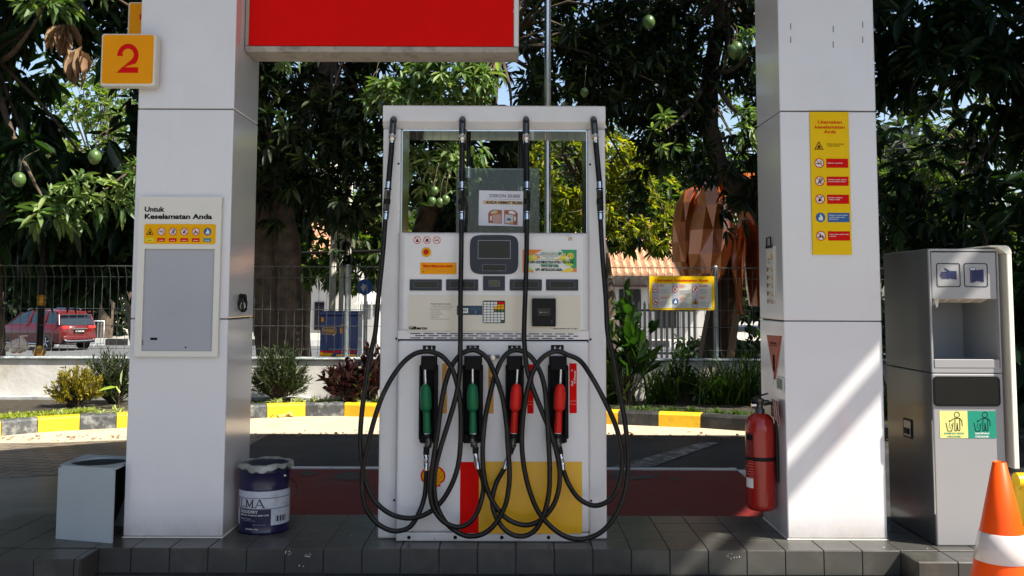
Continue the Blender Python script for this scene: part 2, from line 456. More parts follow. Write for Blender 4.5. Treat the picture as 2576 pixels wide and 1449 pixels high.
def worn_mat(name, paint, base, lo=0.48, hi=0.6):
    m = bpy.data.materials.new(name); m.use_nodes = True; nt = m.node_tree; b = nt.nodes["Principled BSDF"]
    tc = nt.nodes.new("ShaderNodeTexCoord"); nz = nt.nodes.new("ShaderNodeTexNoise"); nz.inputs['Scale'].default_value = 9; nz.inputs['Detail'].default_value = 10; nz.inputs['Roughness'].default_value = 0.7
    rp = nt.nodes.new("ShaderNodeValToRGB"); rp.color_ramp.elements[0].position = lo; rp.color_ramp.elements[1].position = hi
    rp.color_ramp.elements[0].color = base + (1,); rp.color_ramp.elements[1].color = paint + (1,)
    nt.links.new(tc.outputs['Object'], nz.inputs[0]); nt.links.new(nz.outputs['Fac'], rp.inputs[0]); nt.links.new(rp.outputs[0], b.inputs['Base Color']); b.inputs['Roughness'].default_value = 0.6
    return m
sheet("worn_road_marking", [(0.80, 8.06), (1.12, 8.06), (1.95, 9.4), (1.80, 9.45)], 0.007, worn_mat("worn_white_marking", (0.26, 0.29, 0.30), (0.055, 0.06, 0.06)))
# cement smear patches on the red floor
mb = MB()
for (u, v, w, h) in ((775, 1191, 55, 5), (880, 1197, 90, 9), (1560, 1190, 60, 6), (1600, 1201, 120, 6), (1700, 1206, 40, 3), (1660, 1192, 30, 2)):
    p = [gz(u + w * .5 * math.cos(t) * (1 + .25 * math.sin(3 * t + u)), v + h * math.sin(t) * (1 + .3 * math.cos(2 * t + v)), 0.009) for t in [i * math.pi / 9 for i in range(18)]]
    mb.add(p, [tuple(range(18))], mat("cement_smear", (.055, .045, .04), .7, var=.4, scale=14))
struct(mb.build("cement_patch"))

# ---- the island, tiled
TILE = mat("dark_glazed_tile", (0.055, 0.055, 0.052), 0.30, var=0.18, scale=2.5, bump=0.12, bscale=8, dirt=(0.13, 0.12, 0.10), dirt_amt=0.45, dscale=6, spec=.4)
GROUT = mat("tile_grout", (0.06, 0.052, 0.042), 0.9, var=0.2)
mb = MB()
IX0, IX1, IY0, IY1 = -2.84, 3.25, 5.0, 5.76
mb.box(IX0 + .008, IX1 - .008, 5.008, 5.752, 0.0, 0.117, GROUT)
mb.box(IX0 + .008, -2.048, 4.798, 5.009, 0.0, 0.1165, GROUT)
mb.box(1.938, IX1 - .008, 4.798, 5.009, 0.0, 0.1165, GROUT)
T = 0.1905; g = 0.0022
def tiles_top(x0, x1, y0, y1):
    i0 = math.floor((x0 - 1.93) / T); x = 1.93 + i0 * T
    while x < x1 - 1e-4:
        a, b = max(x, x0), min(x + T, x1)
        y = y0
        while y < y1 - 1e-4:
            c, d = y, min(y + T, y1)
            if b - a > .02 and d - c > .02:
                dz = random.uniform(-.0006, .0006)
                mb.box(a + g, b - g, c + g, d - g, 0.112, 0.125 + dz, TILE, 0.0018, 1)
            y += T
        x += T
tiles_top(IX0, IX1, 5.0, 5.76)
tiles_top(IX0, -2.04, 4.79, 4.999)
tiles_top(1.93, IX1, 4.79, 4.999)
def tiles_front(x0, x1, y):
    i0 = math.floor((x0 - 1.93) / T); x = 1.93 + i0 * T
    while x < x1 - 1e-4:
        a, b = max(x, x0), min(x + T, x1)
        if b - a > .02: mb.box(a + g, b - g, y + random.uniform(0, .001), y + 0.0095, 0.004, 0.1215, TILE, 0.0018, 1)
        x += T
tiles_front(-2.04, 1.93, 4.9995 - .001)
tiles_front(IX0, -2.042, 4.7895); tiles_front(1.932, IX1, 4.7895)
mb.box(-2.049, -2.0395, 4.80, 4.996, 0.004, 0.1215, TILE, .0018, 1)
mb.box(1.9295, 1.939, 4.80, 4.996, 0.004, 0.1215, TILE, .0018, 1)
for k in range(4): mb.box(IX0 - .001, IX0 + .0095, 4.99 + k * T, 4.99 + (k + 1) * T - .004, 0.004, 0.1215, TILE, .0018, 1)
struct(mb.build("raised_island"))

# ---- canopy above (out of the picture, it throws the shade)
cn = thing("station_canopy", (0, 3, 4.9), "white flat canopy roof carried by the two white pillars above the pump", "canopy")
mb = MB(); fr = Frame((0, 0, 0), (1, 0, 0), (0, 1, 0))
xe = lambda y, o=0.0: 4.877 + .48 * (y - 3.43) - o
mb.prism(fr, [(-9, 1.9), (xe(1.9, .43), 1.9), (xe(8.02, .43), 8.02), (1.12, 8.02), (-.69, 6.83), (-9, 5.2)], 5.0, 5.30, WHITE)
mb.prism(fr, [(xe(1.9, .429), 1.9), (xe(1.9, .2435), 1.9), (xe(8.02, .2435), 8.02), (xe(8.02, .429), 8.02)], 5.002, 5.02, WHITE)
mb.build("roof_deck", cn)
mb = MB(); mb.prism(fr, [(xe(1.9, .1485), 1.9), (xe(1.9), 1.9), (xe(8.02), 8.02), (xe(8.02, .1485), 8.02)], 5.0, 5.02, WHITE)
for yy in (2.0, 7.8): mb.box(xe(yy, .26), xe(yy, .13), yy, yy + .03, 5.021, 5.04, WHITE)
mb.build("gutter_rail", cn)

# ---- pillars
CORE = mat("pillar_core", (0.03, 0.03, 0.03), 0.8)
def pillar(x0, x1, y0, y1, label):
    t = thing("canopy_pillar", ((x0 + x1) / 2, (y0 + y1) / 2, 0.125), label, "pillar", "white clad pillars carrying the canopy")
    m = MB(); m.box(x0 + .012, x1 - .012, y0 + .012, y1 - .012, 0.125, 5.0, CORE); m.build("core", t)
    zs = [0.131, 1.249, 2.364, 3.479, 4.594, 5.0]
    for a, b in zip(zs[:-1], zs[1:]):
        m = MB(); m.box(x0, x1, y0, y1, a + .0025, b - .0025, CLAD, 0.006, 2); m.build("cladding_panel", t)
    m = MB(); m.box(x0 - .004, x1 + .004, y0 - .004, y1 + .004, 0.1252, 0.132, OFFWHITE, .002, 1); m.build("base_sealant", t)
    return t
PL = (-2.000, -1.487); PR = (1.428, 1.942)
p1 = pillar(PL[0], PL[1], 5.2, 5.70, "left white clad pillar with the large white safety board and the number 2 box")
p2 = pillar(PR[0], PR[1], 5.2, 5.70, "right white clad pillar with the tall yellow safety sign and the red extinguisher at its side")
m = MB()
for (u, v) in ((1989, 66), (1989, 100), (2096, 73), (2096, 112), (2170, 62), (2170, 100)):
    q = at(u, v, 5.2); m.box(q.x - .003, q.x + .003, 5.1985, 5.2003, q.z - .017, q.z + .017, mat("old_mark", (0.3, 0.28, 0.27), 0.8), 0)
plab(m.build("glue_mark", p2), "six short grey marks near the top")
# wire coil on the inner side of the left pillar
c0 = at(623, 762, 5.45)
co = MB()
pts = []
for i in range(64):
    a = 2 * math.pi * i / 18
    rr_ = .042 + .006 * math.sin(a * .37)
    pts.append((PL[1] + .02 + .012 * math.sin(i * .5), 5.40 + rr_ * math.cos(a) * .9, c0.z + rr_ * math.sin(a)))
co.tube(catmull(pts, 2), .004, BLACK, 6)
co.tube([(PL[1] - .002, 5.40, c0.z + .03), (PL[1] + .025, 5.40, c0.z + .03)], .005, BLACK, 6)
tag(co.build("cable_coil"), "small coil of black cable on the inner side of the left pillar", "cable coil")

# ---- left safety board
def fr_front(Y): return Frame((0, Y, 0))
FY = 5.175
bd = thing("safety_board", (-1.745, 5.19, 1.05), "tall white framed safety board with an empty grey panel on the left pillar", "notice board")
X0, X1, Z0, Z1 = -1.965, -1.530, 1.054, 1.890
hx0, hx1, hz0 = X0 + .037, X1 - .030, Z0 + .028
hz1 = at(450, 626.2, 5.18).z
m = MB(); f = fr_front(5.198)
m.rrect(f, X0, X1, hz1, Z1, .006, 0.026, OFFWHITE, 0.0)
m.fbox(f, X0, hx0, Z0, hz1, 0, .026, OFFWHITE); m.fbox(f, hx1, X1, Z0, hz1, 0, .026, OFFWHITE); m.fbox(f, hx0, hx1, Z0, hz0, 0, .026, OFFWHITE)
m.build("frame", bd)
m = MB(); m.fbox(f, hx0, hx1, hz0, hz1, 0, .012, mat("grey_board_panel", (0.40, 0.41, 0.46), 0.15, var=0.03, coat=0.5))
for (u, v, w, h) in ((386, 852.5, 9, 3), (356, 862, 3, 6), (466, 874, 2, 2)):
    q = at(u, v, 5.18); s_ = .00205; m.rect(f, q.x - w * s_, q.x + w * s_, q.z - h * s_, q.z + h * s_, .0128, INK)
m.build("panel", bd)
f = fr_front(5.1715)
m = MB()
a = at(363.5, 532, 5.17); m.text(f, "Untuk", a.x, a.z, .0250, .0006, INK, w=.106, bold=.04)
a = at(363.5, 550, 5.17); m.text(f, "Keselamatan Anda", a.x, a.z, .0250, .0006, INK, w=.355, bold=.04)
q0, q1 = at(361.6, 613.5, 5.17), at(543, 563.8, 5.17)
m.rrect(f, q0.x, q1.x, q0.z, q1.z, .01, .0006, YEL)
kinds = ['flame', 'smoke', 'key', 'phone', 'moto', 'hand']
for i, k in enumerate(kinds):
    cx = q0.x + .030 + i * .0605; cz = q1.z - .040
    picto(m, f, cx, cz, .0205, .0012, k)
    m.rect(f, cx - .0205, cx + .0205, q0.z + .012, q0.z + .031, .0012, [mat("lemon_print", (.8, .7, .01), .5), REDS, REDS, REDS, REDS, mat("teal_print", (.01, .25, .33), .5)][i])
    m.rect(f, cx - .013, cx + .013, q0.z + .018, q0.z + .0205, .0016, WINK if i else INK)
m.build("printed_strip", bd)

# ---- number boxes
def two_shape(): return None
def numbox(cx, cz, Y, w, h, d, label, num, name="pump_number_sign"):
    t = thing(name, (cx, Y, cz - h / 2), label, "number sign", "amber pump number boxes")
    m = MB(); m.box(cx - w / 2, cx + w / 2, Y - d / 2, Y + d / 2, cz - h / 2, cz + h / 2, OFFWHITE, 0.014, 3); m.build("casing", t)
    for s_ in (1, -1):
        ff = Frame((cx, Y - s_ * d / 2, cz), (s_, 0, 0), (0, 0, 1))
        m = MB(); m.rrect(ff, -w / 2 + .012, w / 2 - .012, -h / 2 + .014, h / 2 - .010, .012, .0015, AMBER, -.002)
        e = h * .245
        if num == 2:
            K = .0022
            o = []
            for i in range(19):
                a_ = R(178 - i * 12.2); o.append((.255 * math.cos(a_) * h - .0 * h, (.245 - .0 + .0) * h * .0 + .225 * math.sin(a_) * h + .075 * h))
            outer = [(x * .78, y) for x, y in o]
            inner = [(x * .42, (y - .075 * h) * .52 + .075 * h + .004) for x, y in o]
            outer[0] = (-.20 * h, .065 * h); inner[0] = (-.09 * h, .065 * h)
            for i in range(18):
                m.add([ff.p(*outer[i], K), ff.p(*outer[i + 1], K), ff.p(*inner[i + 1], K), ff.p(*inner[i], K)], [(0, 1, 2, 3)], REDS)
            x_, y_ = outer[-1]; xi, yi = inner[-1]
            m.poly(ff, [(x_, y_), (xi, yi), (-.20 * h, -.245 * h), (-.02 * h, -.245 * h + .12 * h)], K + .0003, REDS)
            m.poly(ff, [(-.205 * h, -.25 * h), (.20 * h, -.25 * h), (.20 * h, -.145 * h), (-.1 * h, -.145 * h)], K, REDS)
        else:
            m.rect(ff, -.03 * h, .075 * h, -.25 * h, .25 * h, .0022, REDS)
            m.poly(ff, [(-.13 * h, .14 * h), (-.03 * h, .14 * h), (-.03 * h, .25 * h), (-.13 * h, .25 * h)], .0022, REDS)
        m.build("face_panel", t)
    return t
q0, q1 = at(250, 217, 5.115), at(394, 84, 5.115)
numbox((q0.x + q1.x) / 2, (q0.z + q1.z) / 2, 5.150, q1.x - q0.x, q1.z - q0.z, .075, "amber box sign with a red number 2 on the front of the left pillar", 2)
q0, q1 = at(317.5, 90, 5.7), at(470, -48, 5.7)
q0.z = at(317, 83, 5.7).z - .03; q1.z = at(317, 3, 5.7).z
numbox(q0.x + .112, q1.z - .15, 5.78, .224, .30, .145, "amber box sign with a red number 1 partly hidden behind the left pillar", 1)

# ---- hanging red sign
hs = thing("hanging_sign_box", (-.73, 5.47, 2.70), "large plain red sign box hanging over the pump beside the left pillar", "sign")
ql, qr = at(618, 118, 5.38), at(1293, 122, 5.38)
qb = at(900, 133, 5.38).z; XL, XR = -1.484, at(1305, 120, 5.38).x
ALU = mat("weathered_sign_frame", (0.42, 0.37, 0.32), 0.5, var=0.1, scale=8, dirt=(0.1, 0.09, 0.08), dirt_amt=0.8, dscale=9)
m = MB(); m.box(XL, XR, 5.365, 5.60, qb, qb + .035, ALU, .008, 2); m.box(XR - .028, XR, 5.365, 5.60, qb + .036, 3.6, WHITE, .004, 1); m.box(XL, XL + .02, 5.365, 5.60, qb + .036, 3.6, ALU, .004, 1); m.box(XL, XR, 5.366, 5.6, 3.6, 3.64, WHITE, .004, 1)
m.box(XL + .03, XR - .03, 5.4, 5.56, qb + .037, 3.59, WHITE)
m.build("frame", hs)
m = MB(); m.box(XL + .021, XR - .030, 5.368, 5.395, qb + .037, 3.598, RED, .003, 1); m.build("face_panel", hs)
for x in (XL + .2, XR - .3): m = MB(); m.tube([(x, 5.47, 3.64), (x, 5.47, 5.0)], .02, STEEL, 8); m.build("hanger", hs)

# ---- tall yellow sign on the right pillar
ys = thing("yellow_safety_sign", (1.688, 5.196, 1.6), "tall narrow yellow sign of safety rules on the right pillar", "sign")
m = MB(); f = fr_front(5.1995); a0, a1, b0, b1 = 1.585, 1.791, 1.598, 2.358
m.rrect(f, a0, a1, b0, b1, .004, .010, YELB, 0.0); m.build("board", ys)
f = fr_front(5.1893); m = MB()
def rel(zx, zy):   # zoom coordinates of the sign -> metres on the board
    tx = (zx - (545 + (zy - 83) * .0265)) / 334.0; return a0 + tx * (a1 - a0), b1 - (zy - 82) / 1218.0 * (b1 - b0)
for tt, zy, w in (("Utamakan", 182, 210), ("keselamatan", 225, 258), ("Anda", 266, 106)):
    x, z = rel(718, zy); m.text(f, tt, x, z, .0165, .0006, REDS, w=w / 334 * .206, bold=.024, al='C')
rows = [(372, 'flame', ["Bahan bakar minyak", "mudah terbakar"], None), (523, 'smoke', ["Dilarang merokok"], REDS), (677, 'key', ["Matikan mesin selama", "mengisi bahan bakar"], REDS), (831, 'phone', ["Matikan telepon", "seluler Anda"], REDS), (986, 'hand', ["Dilarang menggunakan", "wadah selain yang", "dianjurkan"], BLUEP), (1142, 'moto', ["Turun dari motor saat", "mengisi"], REDS)]
for zy, k, tx, bgm in rows:
    cx = 624 + (zy - 372) * .027; x, z = rel(cx, zy); picto(m, f, x, z, .0255, .0006, k)
    xa, _ = rel(cx + 60, zy); xb = xa + .116
    if bgm: m.rect(f, xa, xb, z - .0245, z + .0245, .0006, bgm)
    for j, l in enumerate(tx):
        m.text(f, l, xa + .007, z + (.006 if len(tx) == 2 else .0095 if len(tx) == 3 else -.002) - j * .0105, .0058, .0012, WINK if bgm else INK, w=min(.102, .0050 * len(l)), bold=.02)
m.build("printed_rules", ys)

# ---- things on the left side face of the right pillar (facing -X)
def fr_side(x): return Frame((x, 0, 0), (0, -1, 0), (0, 0, 1))
f = fr_side(PR[0] - .001)
def sy(u, v, X=PR[0]):      # distance Y at which pixel u lies on the plane X
    d = X * FOC / (u - PX); lo = at(u, v, 5.0); return 5.0 * X / lo.x
def sp(u, v, X=PR[0]):
    Y = sy(u, v, X); p = at(u, v, Y); return -p.y, p.z
bk = thing("rule_booklet", (1.42, 5.4, 1.4), "narrow hanging booklet of printed rules high on the inner side of the right pillar", "booklet")
a, b = sp(1930, 622); c, d = sp(1951, 750)
m = MB(); m.fbox(f, a, c, d, b, 0, .006, OFFWHITE); m.build("page", bk)
m = MB(); fs = fr_side(PR[0] - .0075); w = c - a
m.text(fs, "DAFTAR", a + w * .2, b - .075, .010, 0, INK, w=w * .35); m.text(fs, "HARGA", a + w * .2, b - .092, .010, 0, INK, w=w * .33)
m.rect(fs, a + w * .68, a + w * .86, b - .075, b - .04, 0, YEL)
for k in range(5):
    z = b - .125 - k * .044; m.rect(fs, a + w * .08, a + w * .2, z - .012, z + .012, 0, INK); m.line(fs, [(a + w * .22, z + .005), (a + w * .5, z + .005)], .004, 0, INK); m.line(fs, [(a + w * .22, z - .005), (a + w * .42, z - .005)], .003, 0, INK)
    m.poly(fs, [(a + w * .66, z - .014), (a + w * .86, z - .014), (a + w * .76, z + .018)], 0, YEL)
m.build("printed_text", bk)
m = MB(); zt = b
m.tube([f.p(a + w * .15, zt - .005, .008), f.p(a + w * .15, zt + .05, .008), f.p(a + w * .7, zt + .05, .008), f.p(a + w * .7, zt - .005, .008)], .004, BLACKP, 6); m.fbox(f, a + w * .05, a + w * .9, zt - .008, zt + .006, .006, .012, BLACKP); m.build("hanger", bk)

tr = MB(); a, b = sp(1931, 843); c, b2 = sp(1966, 843); ap, bp_ = sp(1950, 955)
tr.prism(f, [(ap, bp_), (c, b2 - .004), (a, b)], 0, .005, mat("orange_red_placard", (0.50, 0.05, 0.02), .4))
fs = fr_side(PR[0] - .0065)
wd = c - a
tr.text(fs, "APAR", a + wd * .25, b - .045, .013, .0012, INK, w=wd * .5, bold=.02); tr.line(fs, [(a + wd * .2, b - .052), (a + wd * .8, b - .052)], .003, .0012, INK)
tr.poly(fs, [(a + wd * .47, b - .19), (a + wd * .56, b - .19), (a + wd * .58, b - .10), (a + wd * .44, b - .10)], .0012, INK)
tr.line(fs, [(ap, bp_ + .015), (ap, bp_ + .085)], .010, .0012, WINK); tr.line(fs, [(ap - .02, bp_ - .03), (ap, bp_ + .02)], .006, .0012, INK)
tag(tr.build("warning_triangle_placard"), "orange red downward pointing triangle placard above the fire extinguisher", "placard")

m = MB(); a, b = sp(1957, 946); c, d = sp(1974, 985)
m.fbox(f, a, c, d, b, 0, .008, mat("clear_plastic", (0.35, 0.40, 0.36), .12, coat=.5)); m.fbox(f, a + .012, c - .012, d + .008, b - .008, .008, .0095, mat("faded_card", (0.28, 0.33, 0.28), .6))
tag(m.build("plastic_card_pocket"), "small clear plastic card pocket below the orange triangle placard", "card pocket")
m = MB(); a, b = sp(1950, 1003); c, d = sp(1973, 1075)
pp = [(a, b, .02), (c - .01, b + .002, .03), (c + .02, d + .01, .03), (a + .05, d + .04, .022)]
P0 = [f.p(x, z, n) for x, z, n in pp] + [f.p(x, z, n - .003) for x, z, n in pp]
m.add(P0, [(0, 1, 2, 3), (7, 6, 5, 4), (0, 4, 5, 1), (1, 5, 6, 2), (2, 6, 7, 3), (3, 7, 4, 0)], mat("faded_red_paper", (0.36, 0.13, 0.12), .6))
for k in (.3, .65):
    q = [Vector(P0[0]).lerp(P0[1], k), Vector(P0[0]).lerp(P0[1], k + .12), Vector(P0[3]).lerp(P0[2], k + .12), Vector(P0[3]).lerp(P0[2], k)]
    m.add([v + f.N * .0012 for v in q], [(0, 1, 2, 3)], WINK)
m.add([f.p(a + .02, b - .03, .0), f.p(a + .04, b - .03, .0), f.p(a + .04, b - .03, .028), f.p(a + .02, b - .03, .022)], [(0, 1, 2, 3)], BLACKP)
tag(m.build("inspection_tag"), "faded red striped paper tag hanging behind the fire extinguisher", "paper tag")

# ---- fire extinguisher
EX, EY = 1.340, 5.385
zb, zt = .243, .752
ex = thing("fire_extinguisher", (EX, EY, zb), "red fire extinguisher hung on the inner side of the right pillar", "fire extinguisher")
EXR = mat("extinguisher_red", (0.33, 0.010, 0.005), 0.25, var=0.08, scale=5, coat=0.4)
m = MB(); r = .079
m.lathe((EX, EY, 0), [(.0, zb + .002), (r * .80, zb), (r * .96, zb + .012), (r, zb + .03), (r, zt - .10), (r * .97, zt - .065), (r * .86, zt - .03), (r * .6, zt - .008), (r * .3, zt), (.02, zt + .004)], EXR, 40); m.build("cylinder", ex)
m = MB(); m.lathe((EX, EY, 0), [(r + .0006, zb + .262), (r + .004, zb + .265), (r + .004, zb + .279), (r + .0006, zb + .282)], BLACKP, 40); m.box(EX + r, PR[0], EY - .02, EY + .02, zb + .262, zb + .282, BLACKP); m.build("strap", ex)
m = MB(); m.lathe((EX, EY, 0), [(.026, zt - .004), (.026, zt + .02), (.018, zt + .024), (.018, zt + .055), (.024, zt + .058), (.024, zt + .075), (.008, zt + .08)], DSTEEL, 16)
m.box(EX - .045, EX + .05, EY - .011, EY + .011, zt + .060, zt + .068, BLACKP, .002, 1)
m.add([(EX - .04, EY - .01, zt + .082), (EX + .045, EY - .01, zt + .106), (EX + .045, EY + .01, zt + .106), (EX - .04, EY + .01, zt + .082), (EX - .04, EY - .01, zt + .076), (EX + .045, EY - .01, zt + .1), (EX + .045, EY + .01, zt + .1), (EX - .04, EY + .01, zt + .076)], [(0, 1, 2, 3), (7, 6, 5, 4), (0, 4, 5, 1), (1, 5, 6, 2), (2, 6, 7, 3), (3, 7, 4, 0)], BLACKP)
m.tube([(EX - .02, EY, zt + .04), (EX - .045, EY, zt + .04)], .012, CHROME, 10); m.build("valve", ex)
m = MB(); m.tube(catmull([(EX + .02, EY, zt + .045), (EX + .075, EY - .01, zt + .05), (PR[0] - .012, EY - .03, zt + .0), (PR[0] - .012, EY - .05, zt - .15), (PR[0] - .012, EY - .05, zt - .36)], 8), .009, BLACK, 8); m.build("hose", ex)
m = MB()
def wrapc(A, B, n): ang = A / r; return Vector((EX - (r + n) * math.sin(ang), EY - (r + n) * math.cos(ang), B))
def cyl_patch(m, a0, a1, z0, z1, n, mt, R_=None, k=8, wrap=wrapc):
    P = []; 
    for i in range(k + 1): P += [wrap(a0 + (a1 - a0) * i / k, z0, n), wrap(a0 + (a1 - a0) * i / k, z1, n)]
    m.add(P, [(2 * i, 2 * i + 1, 2 * i + 3, 2 * i + 2) for i in range(k)], mt, True)
cyl_patch(m, .055, .115, zt - .22, zt - .10, .0008, mat("dark_red_label", (0.16, .01, .01), .4)); cyl_patch(m, .06, .11, zt - .14, zt - .11, .0014, INK)
cyl_patch(m, .06, .115, zb + .12, zb + .17, .0012, WINK)
for k in range(9): cyl_patch(m, .058, .058 + .03 + .02 * ((k * 7) % 3) / 2, zt - .25 - k * .014, zt - .246 - k * .014, .0012, mat("pale_red_ink", (.5, .12, .1), .5), k=4)
m.build("label", ex)
m = MB(); m.box(PR[0] - .02, PR[0], EY - .03, EY + .03, zt - .02, zt + .05, BLACKP); m.build("wall_bracket", ex)

# ---- square white bin at the left
WB = mat("bluish_white_bin", (0.42, 0.47, 0.50), 0.35, var=0.03, coat=.2)
xa, xb = -2.335, -2.012; zt = .497; z0 = .1255
bn = thing("square_bin", ((xa + xb) / 2, 5.3, .125), "white square bin surround with a round hole in its top beside the left pillar", "bin")
FP = [Vector((xa, 5.175, 0)), Vector((xb, 5.085, 0)), Vector((xb, 5.44, 0)), Vector((xa - .01, 5.53, 0))]
m = MB()
def wallp(p, q, z0, z1, th=.012):
    d = (q - p).normalized(); n = Vector((-d.y, d.x, 0)) * th
    c = [p, q, q + n, p + n]
    m.add([(v.x, v.y, z0) for v in c] + [(v.x, v.y, z1) for v in c], [(3, 2, 1, 0), (4, 5, 6, 7), (0, 1, 5, 4), (1, 2, 6, 5), (2, 3, 7, 6), (3, 0, 4, 7)], WB)
wallp(FP[0], FP[1], z0, zt - .0125); m.build("front_panel", bn); m = MB()
wallp(FP[3] + Vector((0, 0, 0)), FP[0] + Vector((0, .0125, 0)), z0, zt - .0125); m.build("side_panel", bn); m = MB()
wallp(FP[2], FP[3], z0, zt - .0125); m.build("back_panel", bn)
# lid with a hole
m = MB(); cx = sum(p.x for p in FP) / 4; cy = sum(p.y for p in FP) / 4; K = 40; rh = .142
ang = [2 * math.pi * i / K for i in range(K)]
def edge_pt(a):
    d = Vector((math.cos(a), math.sin(a), 0)); best = 1e9; C0 = Vector((cx, cy, 0))
    for i in range(4):
        p, q = FP[i], FP[(i + 1) % 4]; e = q - p; den = d.x * e.y - d.y * e.x
        if abs(den) < 1e-9: continue
        t = ((p.x - cx) * e.y - (p.y - cy) * e.x) / den; s_ = ((p.x - cx) * d.y - (p.y - cy) * d.x) / den
        if t > 0 and -1e-6 <= s_ <= 1 + 1e-6: best = min(best, t)
    return C0 + d * best
inn = [(cx + rh * math.cos(a), cy + rh * math.sin(a)) for a in ang]; outp = [edge_pt(a) for a in ang]
vs = [(x, y, zt) for x, y in inn] + [(p.x, p.y, zt) for p in outp] + [(x, y, zt - .012) for x, y in inn] + [(p.x, p.y, zt - .012) for p in outp]
fs = []
for i in range(K):
    j = (i + 1) % K; fs += [(i, K + i, K + j, j), (2 * K + j, 3 * K + j, 3 * K + i, 2 * K + i), (K + i, 3 * K + i, 3 * K + j, K + j), (j, 2 * K + j, 2 * K + i, i)]
m.add(vs, fs, WB); m.build("lid", bn)
m = MB(); m.lathe((cx, cy, 0), [(rh + .002, zt - .014), (rh - .003, zt - .016), (rh - .015, zt - .20), (.08, zt - .34), (0, zt - .35)], BLACKP, 32); m.build("dark_hole_insert", bn)  # added black insert that paints the shade inside the hole

# ---- oil tin used as a bucket
BX, BY, BR = -1.325, 5.405, .1365
bu = thing("oil_tin", (BX, BY, .125), "navy and white cooking oil tin with a torn crimped lid beside the left pillar", "tin")
NAVY = mat("navy_tin_paint", (0.006, 0.006, 0.045), 0.3, var=0.2, scale=8, coat=0.25)
TINW = mat("scuffed_white_tin", (0.52, 0.55, 0.62), 0.3, var=0.05, coat=0.4, dirt=(0.2, 0.2, 0.22), dirt_amt=0.5, dscale=25)
m = MB()
zr = lambda t: .125 + t
m.lathe((BX, BY, 0), [(BR * .97, zr(.001)), (BR * 1.01, zr(.004)), (BR * .985, zr(.012)), (BR * .985, zr(.045))], NAVY, 48)
m.lathe((BX, BY, 0), [(BR * .985, zr(.045)), (BR * .985, zr(.222))], TINW, 48)
m.lathe((BX, BY, 0), [(BR * .985, zr(.222)), (BR * 1.0, zr(.226)), (BR * .985, zr(.232)), (BR * .985, zr(.312)), (BR * 1.0, zr(.316)), (BR * .99, zr(.322)), (BR * .99, zr(.35)), (BR * .96, zr(.352))], NAVY, 48)
m.build("body", bu)
m = MB(); k = 96; LID = mat("torn_lid_metal", (0.30, 0.31, 0.28), 0.4, metal=.2, var=.3, scale=18, dirt=(.12, .13, .10), dirt_amt=.9, dscale=14)
rings = [(0, .347), (.09, .346), (.120, .345), (.128, .357), (.139, .360), (.147, .352), (.149, .337)]
vs = []
for ri, (r_, z_) in enumerate(rings):
    for j in range(k):
        a = 2 * math.pi * j / k; sc = 0
        if ri == len(rings) - 1: sc = -.010 * abs(math.sin(a * 8 + .5)) - .008 * math.sin(a * 3)
        if ri >= 3: sc += .003 * math.sin(a * 5) + .002 * math.sin(a * 11)
        vs.append((BX + (r_ + .002 * math.sin(a * 7) * (ri > 2)) * math.cos(a), BY + (r_ + .002 * math.sin(a * 7) * (ri > 2)) * math.sin(a), zr(z_ + sc)))
m.add(vs, [(i * k + j, i * k + (j + 1) % k, (i + 1) * k + (j + 1) % k, (i + 1) * k + j) for i in range(len(rings) - 1) for j in range(k)], LID, True)
m.disc(Frame((BX - .03, BY + .05, zr(.3485)), (1, 0, 0), (0, 1, 0)), 0, 0, .032, 0, INK, 16, .018)
m.build("lid", bu)
m = MB()
def wb(A, B, n): ang = (A + .033) / BR; rad = BR * .985 + n; return Vector((BX + rad * math.sin(ang), BY - rad * math.cos(ang), B))
for z in (.186, .131): cyl_patch(m, -.21, .21, zr(z - .0016), zr(z + .0016), .0007, NAVY, k=24, wrap=wb)
cyl_patch(m, -.158, .036, zr(.045), zr(.1285), .0006, NAVY, k=14, wrap=wb)
SER = mat("dark_brown_ink", (.03, .012, .012), .5)
# slab serif letters: I L M A
def serif(ch, x, w):
    z, h, t, s_ = zr(.1375), .0425, .0075, .004
    def bar(pts):
        P = []; 
        m.add([wb(a, b, .0011) for a, b in pts], [tuple(range(len(pts)))], SER)
    def vb(xc): bar([(xc - t / 2, z), (xc + t / 2, z), (xc + t / 2, z + h), (xc - t / 2, z + h)])
    def sr(xc, top, ww=.016): zz = z + h - s_ if top else z; bar([(xc - ww / 2, zz), (xc + ww / 2, zz), (xc + ww / 2, zz + s_), (xc - ww / 2, zz + s_)])
    if ch == 'I': vb(x + w / 2); sr(x + w / 2, 0); sr(x + w / 2, 1)
    if ch == 'L': vb(x + .008); sr(x + .008, 1); bar([(x, z), (x + w, z), (x + w, z + .014), (x + w - .003, z + .014), (x + w - .004, z + s_), (x, z + s_)])
    if ch == 'M':
        vb(x + .008); vb(x + w - .008); sr(x + .008, 0, .015); sr(x + w - .008, 0, .015); sr(x + .005, 1, .012); sr(x + w - .005, 1, .012)
        bar([(x + .004, z + h), (x + .013, z + h), (x + w / 2 + .003, z + .008), (x + w / 2 - .003, z + .004)]); bar([(x + w - .004, z + h), (x + w / 2 + .003, z + .004), (x + w / 2 - .003, z + .008), (x + w - .010, z + h)])
    if ch == 'A':
        bar([(x + .004, z), (x + .008, z), (x + w / 2 + .002, z + h), (x + w / 2 - .003, z + h)]); bar([(x + w - .010, z), (x + w - .002, z), (x + w / 2 + .004, z + h), (x + w / 2 - .005, z + h)])
        bar([(x + .010, z + .012), (x + w - .010, z + .012), (x + w - .011, z + .016), (x + .011, z + .016)]); sr(x + .006, 0, .014); sr(x + w - .006, 0, .016); sr(x + w / 2, 1, .014)
serif('I', -.180, .018); serif('L', -.150, .036); serif('M', -.108, .052); serif('A', -.053, .056)
